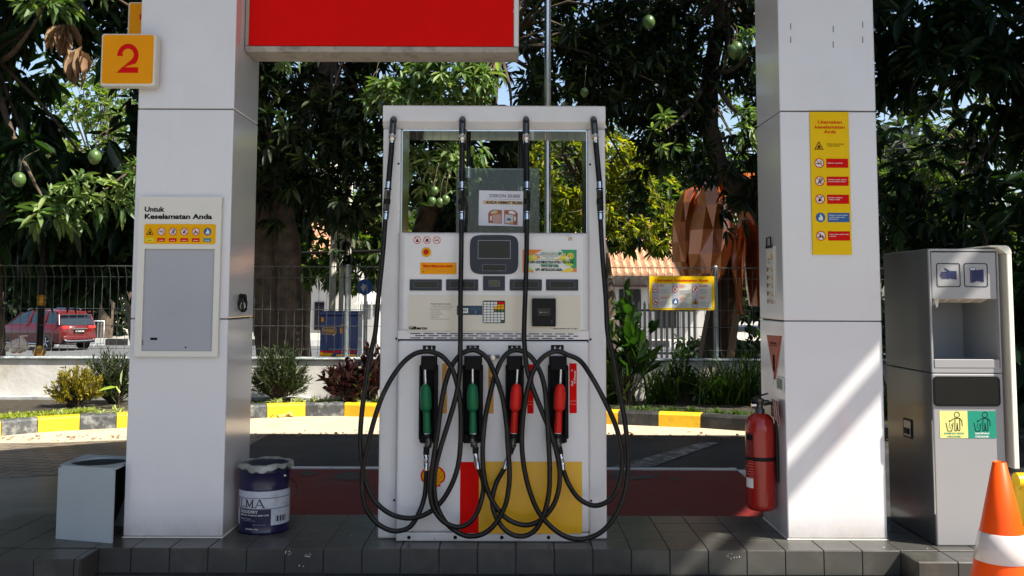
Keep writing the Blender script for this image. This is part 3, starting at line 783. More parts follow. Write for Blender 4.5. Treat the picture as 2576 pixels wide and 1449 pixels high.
m.lathe((0, 0, 0), [(0, 0), (0, 0)], SER, 3)
cyl_patch(m, .001, .008, zr(.172), zr(.178), .0011, GREY1, k=2, wrap=wb)
T_ = lambda s_, a, z, h, w, mt=WINK, b=.015: m.text(None, s_, a, zr(z), h, .0014, mt, w=w, bold=b, wrap=wb)
T_("GOODFRY", -.145, .110, .014, .112); T_("MINYAK GORENG SEMI CAIR", -.143, .096, .0068, .168); T_("Minyak Goreng Sawit", -.140, .079, .004, .07); T_("Halal Indonesia Nutrisi", -.125, .070, .0035, .08, GREY1); T_("diproduksi oleh", -.06, .050, .003, .07, GREY1)
m2 = m
T_("Berat Bersih : 18 kg", -.10, .026, .0065, .068)
for i in range(11):
    w_ = .0012 + .0022 * ((i * 5) % 3); x = .062 + i * .0062; cyl_patch(m, x, x + w_, zr(.062), zr(.092), .0011, INK, k=1, wrap=wb)
m.build("label", bu)
m = MB(); m.tube(catmull([wb(.12, zr(.29), .004), wb(.15, zr(.27), .02), wb(.185, zr(.235), .035), wb(.20, zr(.19), .035), wb(.21, zr(.165), .015)], 6), .0022, DSTEEL, 6); m.lathe(wb(.115, zr(.292), .002), [(0.0, -.002), (.010, 0), (.010, .004), (0.0, .006)], CHROME, 10, 'Y'); m.build("handle", bu)

# ---- grey service cabinet at the right
CX0, CX1, CY0, CY1 = 2.150, 2.512, 5.09, 5.70
CT = 1.626; SEAM = .989
GRYM = mat("silver_grey_paint", (0.34, 0.34, 0.355), 0.33, metal=0.15, var=0.03, scale=2, coat=.15)
GRYI = mat("grey_inner_lining", (0.30, 0.31, 0.32), 0.5, var=0.05)
cb = thing("service_cabinet", ((CX0 + CX1) / 2, 5.4, .125), "tall silver grey cabinet with glove and paper towel symbols right of the right pillar", "cabinet")
zc = lambda v: at(2430, v, CY0).z
NZ1, NZ0 = zc(752), zc(925); PT = zc(634.7); NX0, NX1 = CX0 + .012, CX1 - .010
m = MB()
m.box(CX0, CX1, CY0, CY1, .126, SEAM - .002, GRYM, .006, 2); m.build("lower_body", cb)
SIDE_SHADE = mat("shaded_side_grey", (0.085, 0.095, 0.10), .30, metal=.3, var=.1, coat=.2)  # cabinet grey darkened, paints the shade of its left side
m = MB(); m.box(CX0 - .0035, CX0 - .0005, CY0 + .006, CY1 - .004, .132, SEAM - .005, SIDE_SHADE); m.build("side_shade_sheet", cb)
m = MB(); m.box(CX0 - .0035, CX0 - .0005, CY0 + .006, CY1 - .004, SEAM + .005, CT - .004, SIDE_SHADE); m.build("side_shade_sheet", cb)
m = MB()
m.box(CX0, NX0, CY0, CY1, SEAM + .002, CT, GRYM, .003, 1); m.box(NX1, CX1, CY0, CY1, SEAM + .002, CT, GRYM, .003, 1)
m.box(NX0 - .001, NX1 + .001, CY0 + .001, CY1 - .001, SEAM + .0025, NZ0 - .001, GRYM); m.box(NX0 - .001, NX1 + .001, CY0 + .001, CY1 - .001, PT + .006, CT - .0005, GRYM)
m.box(NX0, NX1, CY0 + .40, CY1 - .002, NZ0, PT, GRYI)
m.box(NX0, NX0 + .003, CY0 + .02, CY0 + .40, NZ0 + .001, PT, GRYI); m.box(NX1 - .003, NX1, CY0 + .02, CY0 + .40, NZ0 + .001, PT, GRYI)
m.build("upper_housing", cb)
m = MB(); m.box(NX0 + .003, NX1 - .004, CY0 + .002, CY0 + .012, NZ1, PT, GRYM, .002, 1); m.build("flap_panel", cb)
m = MB(); f = fr_front(CY0 + .001)
for cx_ in (at(2386, 690, CY0).x, at(2455, 690, CY0).x):
    z = zc(692); s_ = .0615
    pts = rr(cx_ - s_, cx_ + s_, z - s_, z + s_, .012, 4); pin = rr(cx_ - s_ + .004, cx_ + s_ - .004, z - s_ + .004, z + s_ - .004, .010, 4); n_ = len(pts)
    m.add([f.p(a, b, .0008) for a, b in pts + pin], [(i, (i + 1) % n_, n_ + (i + 1) % n_, n_ + i) for i in range(n_)], INK)
DB = mat("navy_print", (.01, .015, .08), .5)
cx_, z = at(2386, 690, CY0).x, zc(692)
for k in range(4): m.rrect(f, cx_ - .044 + (.006 if k in (0, 3) else 0), cx_ - .004, z - .018 + k * .0095, z - .0115 + k * .0095, .003, .0008, DB)
m.line(f, [(cx_ - .018, z + .032), (cx_ + .004, z + .020)], .008, .0008, DB)
m.poly(f, [(cx_ - .010, z - .019), (cx_ + .010, z - .019), (cx_ + .010, z + .022), (cx_ - .010, z + .019)], .0009, DB); m.poly(f, [(cx_ + .012, z - .018), (cx_ + .042, z - .024), (cx_ + .042, z + .020), (cx_ + .012, z + .022)], .0009, DB)
cx_ = at(2455, 690, CY0).x
m.poly(f, [(cx_ - .030, z - .038), (cx_ - .018, z - .040), (cx_ + .005, z - .030), (cx_ + .040, z - .036), (cx_ + .040, z + .030), (cx_ + .006, z + .026), (cx_ - .001, z + .028), (cx_ - .030, z + .030)], .0008, DB)
m.disc(f, cx_ - .016, z + .031, .0175, .0011, DB, 20, .0075); m.disc(f, cx_ - .016, z + .031, .0135, .0014, WINK, 20, .005); m.disc(f, cx_ - .016, z + .031, .005, .0017, DB, 12, .002)
for k in range(12): m.rect(f, cx_ - .0255, cx_ - .0245, z - .034 + k * .0048, z - .032 + k * .0048, .0012, WINK)
plab(m.build("symbol_plate", cb), "black outlined squares with a glove and a roll of paper towel")
PAP = mat("crumpled_towel", (.55, .5, .42), .8, var=.1)
m = MB()
for k in range(5):
    x = NX0 + .03 + k * .065; m.add([(x, CY0 + .03, NZ1 + .02), (x + .055, CY0 + .03, NZ1 + .02), (x + .06, CY0 + .28, NZ1 - .012 - .01 * (k % 2)), (x - .01, CY0 + .28, NZ1 - .02), (x + .02, CY0 + .12, NZ1 - .02 - .018 * (k == 0))], [(0, 1, 4), (1, 2, 4), (2, 3, 4), (3, 0, 4)], PAP)
m.add([(NX0 + .03, CY0 + .05, NZ1 + .01), (NX0 + .06, CY0 + .05, NZ1 + .01), (NX0 + .052, CY0 + .052, NZ1 - .04), (NX0 + .042, CY0 + .05, NZ1 - .047)], [(0, 1, 2, 3)], WINK)
m.build("paper_towel", cb)
m = MB(); m.box(NX0 + .003, NX1 - .003, CY0 - .001, CY0 + .013, NZ0 - .001, NZ0 + .042, GRYM, .002, 1); m.box(NX0 + .004, NX1 - .004, CY0 + .02, CY0 + .39, NZ0, NZ0 + .03, mat("pale_tray", (.5, .5, .5), .4)); m.build("tray", cb)
m = MB(); a, b = at(2348, 1022, CY0), at(2516, 947, CY0); f = fr_front(CY0 + .0005)
m.rrect(f, a.x, b.x - .004, a.z, b.z, .022, .006, BLACKP, 0); m.rrect(f, a.x + .008, b.x - .012, a.z + .010, b.z - .008, .016, .0072, mat("dark_flap", (.008, .008, .007), .25, spec=.4)); m.build("waste_flap", cb)
m = MB(); a, b = at(2365, 1102, CY0), at(2504.5, 1034, CY0); mid = (a.x + b.x) / 2 - .001
PALE = mat("pale_yellow_print", (.72, .70, .24), .45)
m.rrect(f, a.x, mid, a.z, b.z, .002, .0016, PALE, .0002); m.rrect(f, mid + .0005, b.x, a.z, b.z, .002, .0016, GREENP, .0002)
W_ = mid - a.x; H_ = b.z - a.z
for x0, tx, mc in ((a.x, ("SAMPAH NON", "ORGANIK"), GREENP), (mid, ("SAMPAH", "ORGANIK"), WINK)):
    z0 = a.z; n_ = .0022; L = lambda pts, w=.006: m.line(f, [(x0 + p * W_, z0 + q * H_) for p, q in pts], w * .62, n_, INK)
    m.ring(f, x0 + .62 * W_, z0 + .86 * H_, .0115, .0150, n_, INK, 20)
    L([(.53, .73), (.71, .73)]); L([(.53, .73), (.34, .60)]); L([(.34, .60), (.36, .66)]); L([(.71, .73), (.79, .64), (.80, .45)]); L([(.55, .70), (.53, .28), (.575, .26), (.60, .30), (.62, .55), (.645, .28), (.70, .27), (.715, .32), (.715, .70)]); L([(.22, .56), (.28, .26), (.42, .26), (.48, .56)])
    for p, q in ((.35, .52), (.33, .44), (.37, .38), (.42, .48)): m.rect(f, x0 + p * W_ - .0015, x0 + p * W_ + .0015, z0 + q * H_ - .004, z0 + q * H_ + .004, n_, INK)
    for j, t_ in enumerate(tx): m.text(f, t_, x0 + .5 * W_, z0 + (.145 - j * .115) * H_, .0085, n_, mc, w=(.70 if len(t_) > 7 else .5) * W_, bold=.03, al='C')
m.build("waste_sorting_sticker", cb)
m = MB(); 
SHEETM = mat("cream_bent_sheet", (.80, .79, .68), .45, var=.02)
xw0, xw1 = CX1 + .018, CX1 + .050
pth = [(xw1, .545), (xw1, 1.60), (xw1 - .008, 1.628), (xw1 - .03, 1.645), (CX0 + .16, 1.640)]
# vertical slab plus top strip
m.box(xw0 + .006, xw1 + .002, CY0 - .035, CY0 + .33, zc(1177), 1.60, SHEETM, .005, 2)
m.build("side_guard_sheet", cb)
m = MB(); fx = Frame((0, CY0 - .035, 0)); arc = [(xw1 + .002 - .03 * (1 - math.cos(t)), 1.60 + .042 * math.sin(t)) for t in [R(a) for a in (0, 20, 40, 60, 80, 90)]]
outl = arc + [(CX1 - .06, 1.642), (CX1 - .06, 1.634), (CX1 - .02, 1.634), (xw0 + .006, 1.600)]
m.prism(fx, outl, 0, -.36, SHEETM); m.build("top_guard_sheet", cb)
m = MB(); f2 = fr_side(CX0 - .004)
def sp2(u, v): Y = sy(u, v, CX0); p = at(u, v, Y); return -p.y, p.z
a = sp2(2275, 1050); b = sp2(2298, 1105)
m.rrect(f2, a[0], b[0], b[1], a[1], .008, .004, BLACKP, 0); m.rrect(f2, a[0] + .012, b[0] - .012, b[1] + .01, a[1] - .01, .006, .0052, GRYM); m.fbox(f2, a[0] + .02, b[0] - .03, (a[1] + b[1]) / 2 - .03, (a[1] + b[1]) / 2, .005, .012, BLACKP); m.build("latch", cb)
m = MB(); m.box(CX0 - .006, CX0 + .004, CY0 + .004, CY0 + .014, .28, .75, CHROME, .001, 1); m.build("hinge", cb)

# ---- traffic cone
KX, KY = 2.045, 4.2
kn = thing("traffic_cone", (KX, KY, 0.002), "orange traffic cone with a white reflective band in front of the cabinet", "traffic cone")
CONE = mat("orange_cone_plastic", (0.90, 0.085, 0.003), 0.45, var=0.06, scale=3, spec=.25)
rad = lambda z: .026 + (.69 - z) * .209
m = MB(); zs = [.69, .66, .45, .30, .245, .05]
m.lathe((KX, KY, 0), [(.020, .670), (.022, .69), (rad(.688), .688), (rad(.45), .45), (rad(.25), .25), (rad(.035), .035)], CONE, 48); m.build("cone_body", kn)
m = MB(); m.box(KX - .19, KX + .19, KY - .19, KY + .19, .003, .035, CONE, .012, 2); m.build("base", kn)
REFL = mat("reflective_band", (0.62, 0.56, 0.56), 0.3, var=.08, scale=12, coat=.4)
z1, z0 = at(2510, 1350, KY - .09).z, at(2510, 1424, KY - .1).z
m = MB(); m.lathe((KX, KY, 0), [(rad(z1) + .0005, z1), (rad(z1) + .003, z1 - .002), (rad(z0) + .003, z0 + .002), (rad(z0) + .0005, z0)], REFL, 48)
def wk(A, B, n): rd = rad(B) + .003 + n; return Vector((KX + rd * math.sin(A / .1), KY - rd * math.cos(A / .1), B))
zz = (z0 * .62 + z1 * .38)
m.add([wk(.055 + .010 * math.cos(t), zz + .013 * math.sin(t), .001) for t in [i * math.pi / 6 for i in range(12)]], [tuple(range(12))], INK); m.add([wk(.055 + a, zz + b, .001) for a, b in ((-.003, -.02), (.006, -.02), (.006, -.01), (-.003, -.01))], [(0, 1, 2, 3)], INK)
m.text(None, "GOSAVE", .042, zz - .032, .0055, .001, INK, w=.05, wrap=wk)
m.build("reflective_band", kn)
# yellow guard pipe at the right edge
gp = thing("yellow_guard_rail", (3.1, 5.55, 0), "yellow tubular guard rail behind the traffic cone at the right edge", "guard rail")
YP = mat("yellow_pipe_paint", (0.80, 0.50, 0.01), .35, var=.04)
m = MB(); m.tube(catmull([(2.74, 5.45, .38), (2.9, 5.45, .38), (3.3, 5.45, .38), (3.38, 5.45, .34), (3.4, 5.45, .2), (3.4, 5.45, -.02)], 6), .048, YP, 16); m.build("pipe", gp)
m = MB(); m.tube([(2.78, 5.45, .36), (2.78, 5.45, -.02)], .048, YP, 16); m.build("post", gp)
# small white scuffs on the island front and crumbs on the floor
mb = MB(); f = fr_front(4.997); rs = random.Random(3)
for (u, v, n_) in ((724, 1392, 7), (770, 1396, 8), (758, 1428, 2), (1838, 1398, 6), (1850, 1402, 4)):
    for i in range(n_):
        p = at(u + rs.uniform(-12, 12), v + rs.uniform(-5, 5), 4.997); a, b = rs.uniform(.001, .0035), rs.uniform(.002, .007); mb.poly(f, [(p.x - a, p.z), (p.x, p.z - b * .5), (p.x + a, p.z + .001), (p.x + a * .4, p.z + b)], 0, WINK)
for i in range(70):
    x, y = rs.uniform(-2.7, 3.1), rs.uniform(5.03, 5.7); s_ = rs.uniform(.002, .006); mb.box(x, x + s_, y, y + s_ * .7, .1262, .1262 + s_ * .35, rs.choice([GROUT, OFFWHITE, TILE]))
struct(mb.build("floor_crumbs"))
# ================================================================= the fuel dispenser
HY = 5.14
dp = thing("fuel_dispenser", (-.095, 5.38, .125), "white four hose fuel dispenser with green and red nozzles between the two pillars", "fuel dispenser")
DW = mat("dispenser_white", (0.76, 0.74, 0.745), 0.26, var=0.02, scale=1.5, coat=0.4, dirt=(.42, .39, .35), dirt_amt=.22, dscale=2.6)
DWs = mat("dispenser_side_grey", (0.62, 0.64, 0.66), 0.22, var=0.03, coat=0.5)
add_grime(DW, .0, .16, (.34, .31, .27), .35, .03)
LX0, LX1, RX0, RX1 = -.688, -.592, .402, .496
# columns
def column(x0, x1):
    m = MB(); f = Frame((0, 0, 0))
    m.box(x0, x1, 5.20, 5.57, .1255, 2.262, DW, .010, 3)
    s_ = 1 if x0 < 0 else -1
    xh = (x1 - .012) if x0 < 0 else (x0 + .012)
    for v in (412, 852, 1258):
        z = at(1000, v, 5.2).z; m.lathe((xh, 5.2, z), [(.006, .0012), (0, .0014)], INK, 10, 'Y')
    o = m.build("side_column", dp); return o
column(LX0, LX1); column(RX0, RX1)
m = MB()   # inner glossy jambs behind the columns
m.box(LX1 + .001, LX1 + .006, 5.23, 5.56, 1.70, 2.257, STEEL); m.build("jamb_trim", dp)
m = MB(); m.box(RX0 - .006, RX0 - .001, 5.23, 5.56, 1.70, 2.257, STEEL); m.build("jamb_trim", dp)
# header
m = MB(); f = Frame((0, 0, 0), (0, 1, 0), (0, 0, 1)); hx0, hx1 = LX0 - .004, RX1 + .002
prof = [(5.20, 2.303), (5.235, 2.265), (5.57, 2.265), (5.57, 2.39), (5.208, 2.39), (5.20, 2.383)]
K = len(prof)
vs = [(hx0, y, z) for y, z in prof] + [(hx1, y, z) for y, z in prof]
m.add(vs, [tuple(range(K)), tuple(reversed(range(K, 2 * K)))] + [(i, i + K, (i + 1) % K + K, (i + 1) % K) for i in range(K)], DW)
m.build("header", dp, bevel=.004)
m = MB(); m.box(LX1 + .004, RX0 - .004, 5.245, 5.56, 2.258, 2.2645, mat("polished_underside", (.6, .6, .62), .06, metal=1.0, var=.03)); m.build("underside_panel", dp)

# head
HX0, HX1 = -.590, .401
ZT, ZL, ZS, ZK = 1.705, 1.195, 1.142, .168
m = MB()
prof = [(5.155, ZL), (HY, ZL + .006), (HY, ZT - .02), (HY + .006, ZT - .006), (HY + .02, ZT), (5.57, ZT), (5.57, ZL)]
K = len(prof); segs = []
def wide(xs):
    vs = []
    for x, dy, in xs: vs += [(x, max(y, HY + dy) if y < 5.3 else y, z) for y, z in prof]
    return vs
xs = [(HX0, .03), (HX0 + .006, .014), (HX0 + .016, .006), (HX0 + .03, 0), (HX1 - .03, 0), (HX1 - .016, .006), (HX1 - .006, .014), (HX1, .03)]
vs = wide(xs); n_ = len(xs)
fs = [(i * K + j, (i + 1) * K + j, (i + 1) * K + (j + 1) % K, i * K + (j + 1) % K) for i in range(n_ - 1) for j in range(K)]
fs += [tuple(range(K)), tuple(reversed(range((n_ - 1) * K, n_ * K)))]
m.add(vs, fs, DW); m.build("head_housing", dp)
H = fr_front(HY - .0004)
def R4(u0, v0, u1, v1, Y=HY):
    a, b = at(u0, v1, Y), at(u1, v0, Y); return a.x, b.x, a.z, b.z
def R4z(x0, y0, x1, y1): # from the zoomed head picture
    k = .8519 / 3.963; return R4(979.7 + x0 * k, 570.8 + y0 * k, 979.7 + x1 * k, 570.8 + y1 * k)
# keypad fascia (cream)
m = MB(); a = R4z(217, 805, 2230, 1213); m.rrect(H, *a, .004, .0025, CREAM, 0); m.build("keypad_fascia", dp)
m = MB(); a = R4z(250, 772, 2200, 782); m.rect(H, *a, .0012, WHITE); m.build("trim_line", dp)
# no-fire signs
m = MB()
for cx, k in ((325, 'fire'), (440, 'car'), (555, 'smoke')):
    a = R4z(cx, 155, cx, 155); picto(m, H, a[0], a[2], .0195, .0008, k)
plab(m.build("hazard_sticker", dp), "three round red prohibition symbols")
# emergency stop
m = MB(); a = R4z(433, 295, 433, 295)
m.lathe((a[0], HY, a[2]), [(.0245, 0), (.0245, .008), (.021, .012), (.015, .012)], YEL, 28, 'Y'); m.lathe((a[0], HY, a[2]), [(.0135, .010), (.0135, .022), (.009, .027), (0, .0285)], REDN, 24, 'Y'); m.build("stop_button", dp)
# yellow promo sticker
m = MB(); a = R4z(360, 418, 785, 552); m.rect(H, *a, .0008, AMBER); w = a[1] - a[0]; h = a[3] - a[2]
m.text(H, "TEMAN PERJALANAN ANDA", a[0] + w * .06, a[2] + h * .60, h * .17, .0014, REDS, w=w * .84, bold=.06); m.text(H, "Shell", a[0] + w * .06, a[2] + h * .84, h * .07, .0014, REDS, w=w * .08, bold=.02)
for k, ww in enumerate((.35, .3, .4, .38)): m.line(H, [(a[0] + w * (.06 if k < 2 else .42), a[2] + h * (.46 - .09 * k)), (a[0] + w * ((.06 if k < 2 else .42) + ww), a[2] + h * (.46 - .09 * k))], h * .02, .0014, ORANGE)
m.disc(H, a[0] + w * .93, a[2] + h * .86, h * .07, .0014, WINK, 12); m.disc(H, a[0] + w * .93, a[2] + h * .86, h * .045, .0018, REDS, 10); m.rect(H, a[0] + w * .07, a[0] + w * .1, a[2] + h * .15, a[2] + h * .24, .0014, INK)
plab(m.build("sticker", dp), "amber sticker with red lettering")
# main display
m = MB(); a = R4z(940, 95, 1510, 555)
x0, x1, z0, z1 = a; 
pts = []
for i in range(48):
    t = 2 * math.pi * i / 48; c, s_ = math.cos(t), math.sin(t); e = .36
    X = (x0 + x1) / 2 + (x1 - x0) / 2 * math.copysign(abs(c) ** e, c) * (1 - .035 * (s_ < 0) * abs(s_)); Z = (z0 + z1) / 2 + (z1 - z0) / 2 * math.copysign(abs(s_) ** e, s_)
    pts.append((X, Z))
m.prism(H, pts, 0, .006, DGREY)
def screen(m, zx0, zy0, zx1, zy1, n, edge=.0015, mt=None):
    b = R4z(zx0, zy0, zx1, zy1); m.rect(H, b[0] - edge, b[1] + edge, b[2] - edge, b[3] + edge, n, GREYP); m.rect(H, b[0], b[1], b[2], b[3], n + .0006, mt or LCD); return b
n_ = .0066
screen(m, 1040, 163, 1413, 367, n_, .002, LCD); screen(m, 1090, 443, 1360, 512, n_, .001, LCD)
DT = mat("faint_dark_lettering", (.008, .009, .012), .4)
def htext(m, t, zx, zy, hh, n, mt, w=None, bold=.02, al='L'):
    b = R4z(zx, zy, zx, zy); m.text(H, t, b[0], b[2], hh * .000433, n, mt, w=None if w is None else w * .000433, bold=bold, al=al)
htext(m, "JUMLAH  HARGA", 1222, 145, 22, n_, DT, 280, al='C'); htext(m, "DIKELUARKAN", 1222, 412, 24, n_, DT, 258, al='C'); htext(m, "Density", 1222, 538, 18, n_, DT, 105, al='C'); htext(m, "Rp", 980, 222, 24, n_, DT, 42); htext(m, "L", 1424, 332, 22, n_, DT); htext(m, "Kg/m³", 1368, 488, 22, n_, DT, 82)
m.build("main_display", dp)
for i, x in enumerate((237, 663, 1407, 1832)):
    m = MB(); a = R4z(x, 615, x + 377, 745); m.rrect(H, *a, .004, .005, DGREY, 0); screen(m, x + 50, 637, x + 330, 710, .0056, .0006, LCDL if i == 0 else LCD); htext(m, "HARGA SATU LITER", x + 188, 736, 14, .0056, DT, 290, al='C'); htext(m, "Rp", x + 12, 680, 16, .0056, DT, 28); m.build("price_display", dp)
m = MB(); a = R4z(1095, 575, 1352, 745); m.rrect(H, *a, .002, .005, DGREY, 0); screen(m, 1165, 628, 1288, 695, .0056, .0008, mat("greenish_display", (.035, .05, .025), .15, coat=.5))
for k in range(4):
    for xx in (1135, 1315): b = R4z(xx - 10, 625 + k * 25 - 4, xx + 10, 625 + k * 25 + 4); m.rect(H, *b, .0056, DT)
m.build("totaliser_display", dp)
# metrology certificate sticker (generic triangles)
m = MB(); a = R4z(1557, 268, 2190, 533); x0, x1, z0, z1 = a; w, h = x1 - x0, z1 - z0
m.rect(H, *a, .0008, mat("pale_sticker", (.72, .74, .66), .4)); OR_ = ORANGE; G2 = mat("leaf_green_print", (.02, .30, .10), .4); LG = mat("lime_print", (.45, .62, .08), .4); YL = mat("sun_yellow_print", (.85, .62, .05), .4)
def tri(p, mt, n=.0012): m.poly(H, [(x0 + q[0] * w, z0 + q[1] * h) for q in p], n, mt)
tri([(0, 0), (.05, 0), (.05, 1), (0, 1)], OR_); tri([(.05, 1), (.38, 1), (.2, .78), (.05, .72)], OR_, .0013); tri([(.05, .72), (.2, .78), (.14, .55), (.05, .5)], LG, .0014); tri([(.05, .5), (.14, .55), (.22, .8), (.28, .6), (.2, .5)], YL, .0015); tri([(.26, .78), (.34, .66), (.27, .6)], OR_, .0016)
tri([(.70, 1), (1, 1), (1, 0), (.88, .3), (.86, .62), (.78, .8)], G2, .0012); tri([(.66, .92), (.66, .75), (.76, .86)], G2, .0013); tri([(.62, .55), (.80, .85), (.80, .55)], YL, .0014); tri([(.72, .62), (.88, .5), (.95, .3), (.80, .3)], LG, .0015)
tri([(.70, .02), (.90, .28), (.92, .02)], YL, .0016); tri([(.9, .05), (1, .25), (1, .02)], OR_, .0017); tri([(.05, 0), (.2, .12), (.05, .3)], LG, .0015); tri([(.07, .05), (.2, 0), (.2, .1)], OR_, .0017); tri([(.3, .3), (.4, .42), (.66, .35), (.68, .2), (.6, .3)], mat("pale_mint_print", (.3, .6, .45), .4), .0012)
m.ring(H, x0 + .885 * w, z0 + .73 * h, .012, .0165, .0020, YL, 20); m.disc(H, x0 + .885 * w, z0 + .73 * h, .012, .0019, mat("old_gold_print", (.5, .33, .03), .4), 20); m.poly(H, [(x0 + .875 * w, z0 + .65 * h), (x0 + .895 * w, z0 + .65 * h), (x0 + .888 * w, z0 + .83 * h), (x0 + .882 * w, z0 + .83 * h)], .0023, YL)
for t_, fx_, fz_, hh, ww in (("PEMERINTAH KOTA MALANG", .49, .83, .045, .30), ("DINAS KOPERASI PERINDUSTRIAN DAN PERDAGANGAN", .52, .755, .042, .60), ("Jl. Simpang Terusan Danau Sentani", .5, .70, .03, .30), ("MALANG - 65138", .5, .62, .035, .14)):
    m.text(H, t_, x0 + fx_ * w, z0 + fz_ * h, hh * h, .0026, INK, w=ww * w, bold=.01, al='C')
m.line(H, [(x0 + .05 * w, z0 + .575 * h), (x0 + .97 * w, z0 + .565 * h)], .0008, .0026, INK)
m.text(H, "POMPA UKUR BBM INI TELAH DITERA / TERA ULANG", x0 + .53 * w, z0 + .40 * h, .115 * h, .0026, INK, w=.82 * w, bold=.03, al='C'); m.text(H, "TAHUN 2020 OLEH:", x0 + .5 * w, z0 + .235 * h, .115 * h, .0026, INK, w=.33 * w, bold=.03, al='C'); m.text(H, "UPT. METROLOGI LEGAL", x0 + .49 * w, z0 + .075 * h, .10 * h, .0026, INK, w=.50 * w, bold=.05, al='C')
plab(m.build("sticker", dp), "colourful certificate sticker of orange, yellow and green triangles")
m = MB(); a = R4z(2092, 118, 2140, 160); m.rect(H, *a, .0008, mat("old_glue", (.55, .45, .32), .7)); a = R4z(2070, 96, 2105, 104); m.rect(H, *a, .0008, mat("old_glue", (.5, .4, .3), .7)); plab(m.build("sticker", dp), "small torn remains of a label")
# instructions text
m = MB(); Hc = fr_front(HY - .0031)
def ctext(m, t, zx, zy, hh, w=None, bold=.0, mt=INK, al='L', n=.0): b = R4z(zx, zy, zx, zy); m.text(Hc, t, b[0], b[2], hh * .000433, n, mt, w=None if w is None else w * .000433, bold=bold, al=al)
ctext(m, "Preset & Fueling Instructions", 487, 906, 15, 236, .02); b = R4z(487, 912, 722, 912); m.line(Hc, [(b[0], b[2]), (b[1], b[2])], .0006, 0, INK)
for i, (t_, w_) in enumerate((("Press PRESET key to select amount or volume", 275), ("1. Enter desired value then press ENTER key", 270), ("Select grade and lift nozzle from its boot", 252), ("return nozzle", 110), ("2. Press CANCEL to clear", 128), ("3. Remove nozzle and fill tank", 158), ("4. Squeeze the lever", 102), ("5. Release and return", 108), ("6. Please wait until display has reset to zero", 226))):
    ctext(m, t_, 487 if i % 3 == 0 else 478, 930 + i * 19.2, 10, w_)
plab(m.build("printed_text", dp), "small black printed filling instructions")
m = MB(); ctext(m, "Gilbarco", 226, 1199, 34, 222, .055)
m.build("maker_wordmark", dp)
m = MB(); ctext(m, "ENSURE REGISTER IS SET TO ZERO", 1915, 1197, 13, 292, .04); plab(m.build("printed_text", dp), "small bold black line of text at the lower right")
# card sticker
m = MB(); a = R4z(788, 922, 1087, 1030); m.rect(Hc, *a, .0002, mat("deep_navy_print", (.008, .03, .07), .3)); w, h = a[1] - a[0], a[3] - a[2]
m.rect(Hc, a[0] + .14 * w, a[0] + .445 * w, a[2] + .2 * h, a[2] + .72 * h, .0006, WINK); m.text(Hc, "VISA", a[0] + .155 * w, a[2] + .38 * h, .2 * h, .0010, INK, w=.26 * w, bold=.03)
m.text(Hc, "BAYAR DI SINI", a[0] + .55 * w, a[2] + .72 * h, .08 * h, .0008, mat("teal_ink", (.03, .25, .35), .4), w=.38 * w); m.text(Hc, "TEMPELKAN KARTU", a[0] + .55 * w, a[2] + .56 * h, .08 * h, .0008, mat("teal_ink", (.03, .25, .35), .4), w=.38 * w)
for k in range(3):
    r_ = .003 + k * .0028; m.line(Hc, [(a[0] + .70 * w + r_ * math.cos(t), a[2] + .32 * h + r_ * math.sin(t)) for t in (-.8, -.4, 0, .4, .8)], .0013, .0008, mat("cyan_ink", (.15, .45, .6), .4))
plab(m.build("sticker", dp), "dark blue contactless card payment sticker")
# keypad
m = MB(); a = R4z(1092, 864, 1352, 1125); m.rrect(Hc, *a, .006, .003, BLACKP, 0); kx0, kx1, kz0, kz1 = a
Kf = fr_front(HY - .0062)
for r_ in range(8):
    for c in range(6):
        mt = WINK
        if r_ == 0 and c >= 4: mt = REDS
        if r_ == 1 and c >= 4 or r_ == 2 and c >= 3: mt = YEL
        if r_ == 3 and c >= 3: mt = mat("dark_green_print", (.01, .08, .02), .4)
        if r_ == 7 and c == 5: mt = mat("dark_green_print", (.01, .08, .02), .4)
        cw = (kx1 - kx0 - .006) / 6; ch = (kz1 - kz0 - .007) / 8; X = kx0 + .004 + c * cw; Z = kz1 - .0045 - (r_ + 1) * ch
        m.fbox(Kf, X, X + cw - (.0028 if not (r_ == 0 and c == 4) else 0), Z + .0012, Z + ch - .0016, 0, .0018, mt)
        if mt is not REDS: m.text(Kf, "1234567890ABCDEF"[(r_ * 6 + c) % 16], X + cw * .36, Z + ch * .35, ch * .3, .0024, INK if mt in (WINK, YEL) else WINK, al='C')
m.build("keypad", dp)
m = MB(); a = R4z(1668, 837, 1945, 1163); m.box(a[0], a[1], HY - .028, HY - .0028, a[2], a[3], BLACKP, .005, 2)
fr2 = fr_front(HY - .0285); m.rrect(fr2, a[0] + .028, a[1] - .028, a[2] + .055, a[3] - .050, .002, .0012, mat("gloss_black", (.01, .01, .01), .1, coat=.6), 0); m.disc(fr2, a[0] + .044, (a[2] + a[3]) / 2, .0035, .0018, GREYP, 12); m.text(fr2, "OPW", a[0] + .052, (a[2] + a[3]) / 2 - .002, .0045, .0018, GREYP, w=.028)
for k in range(3): m.rect(fr2, a[1] - .022, a[1] - .020, a[2] + .018 + k * .006, a[2] + .020 + k * .006, .0008, GREY1)
m.build("card_reader", dp)
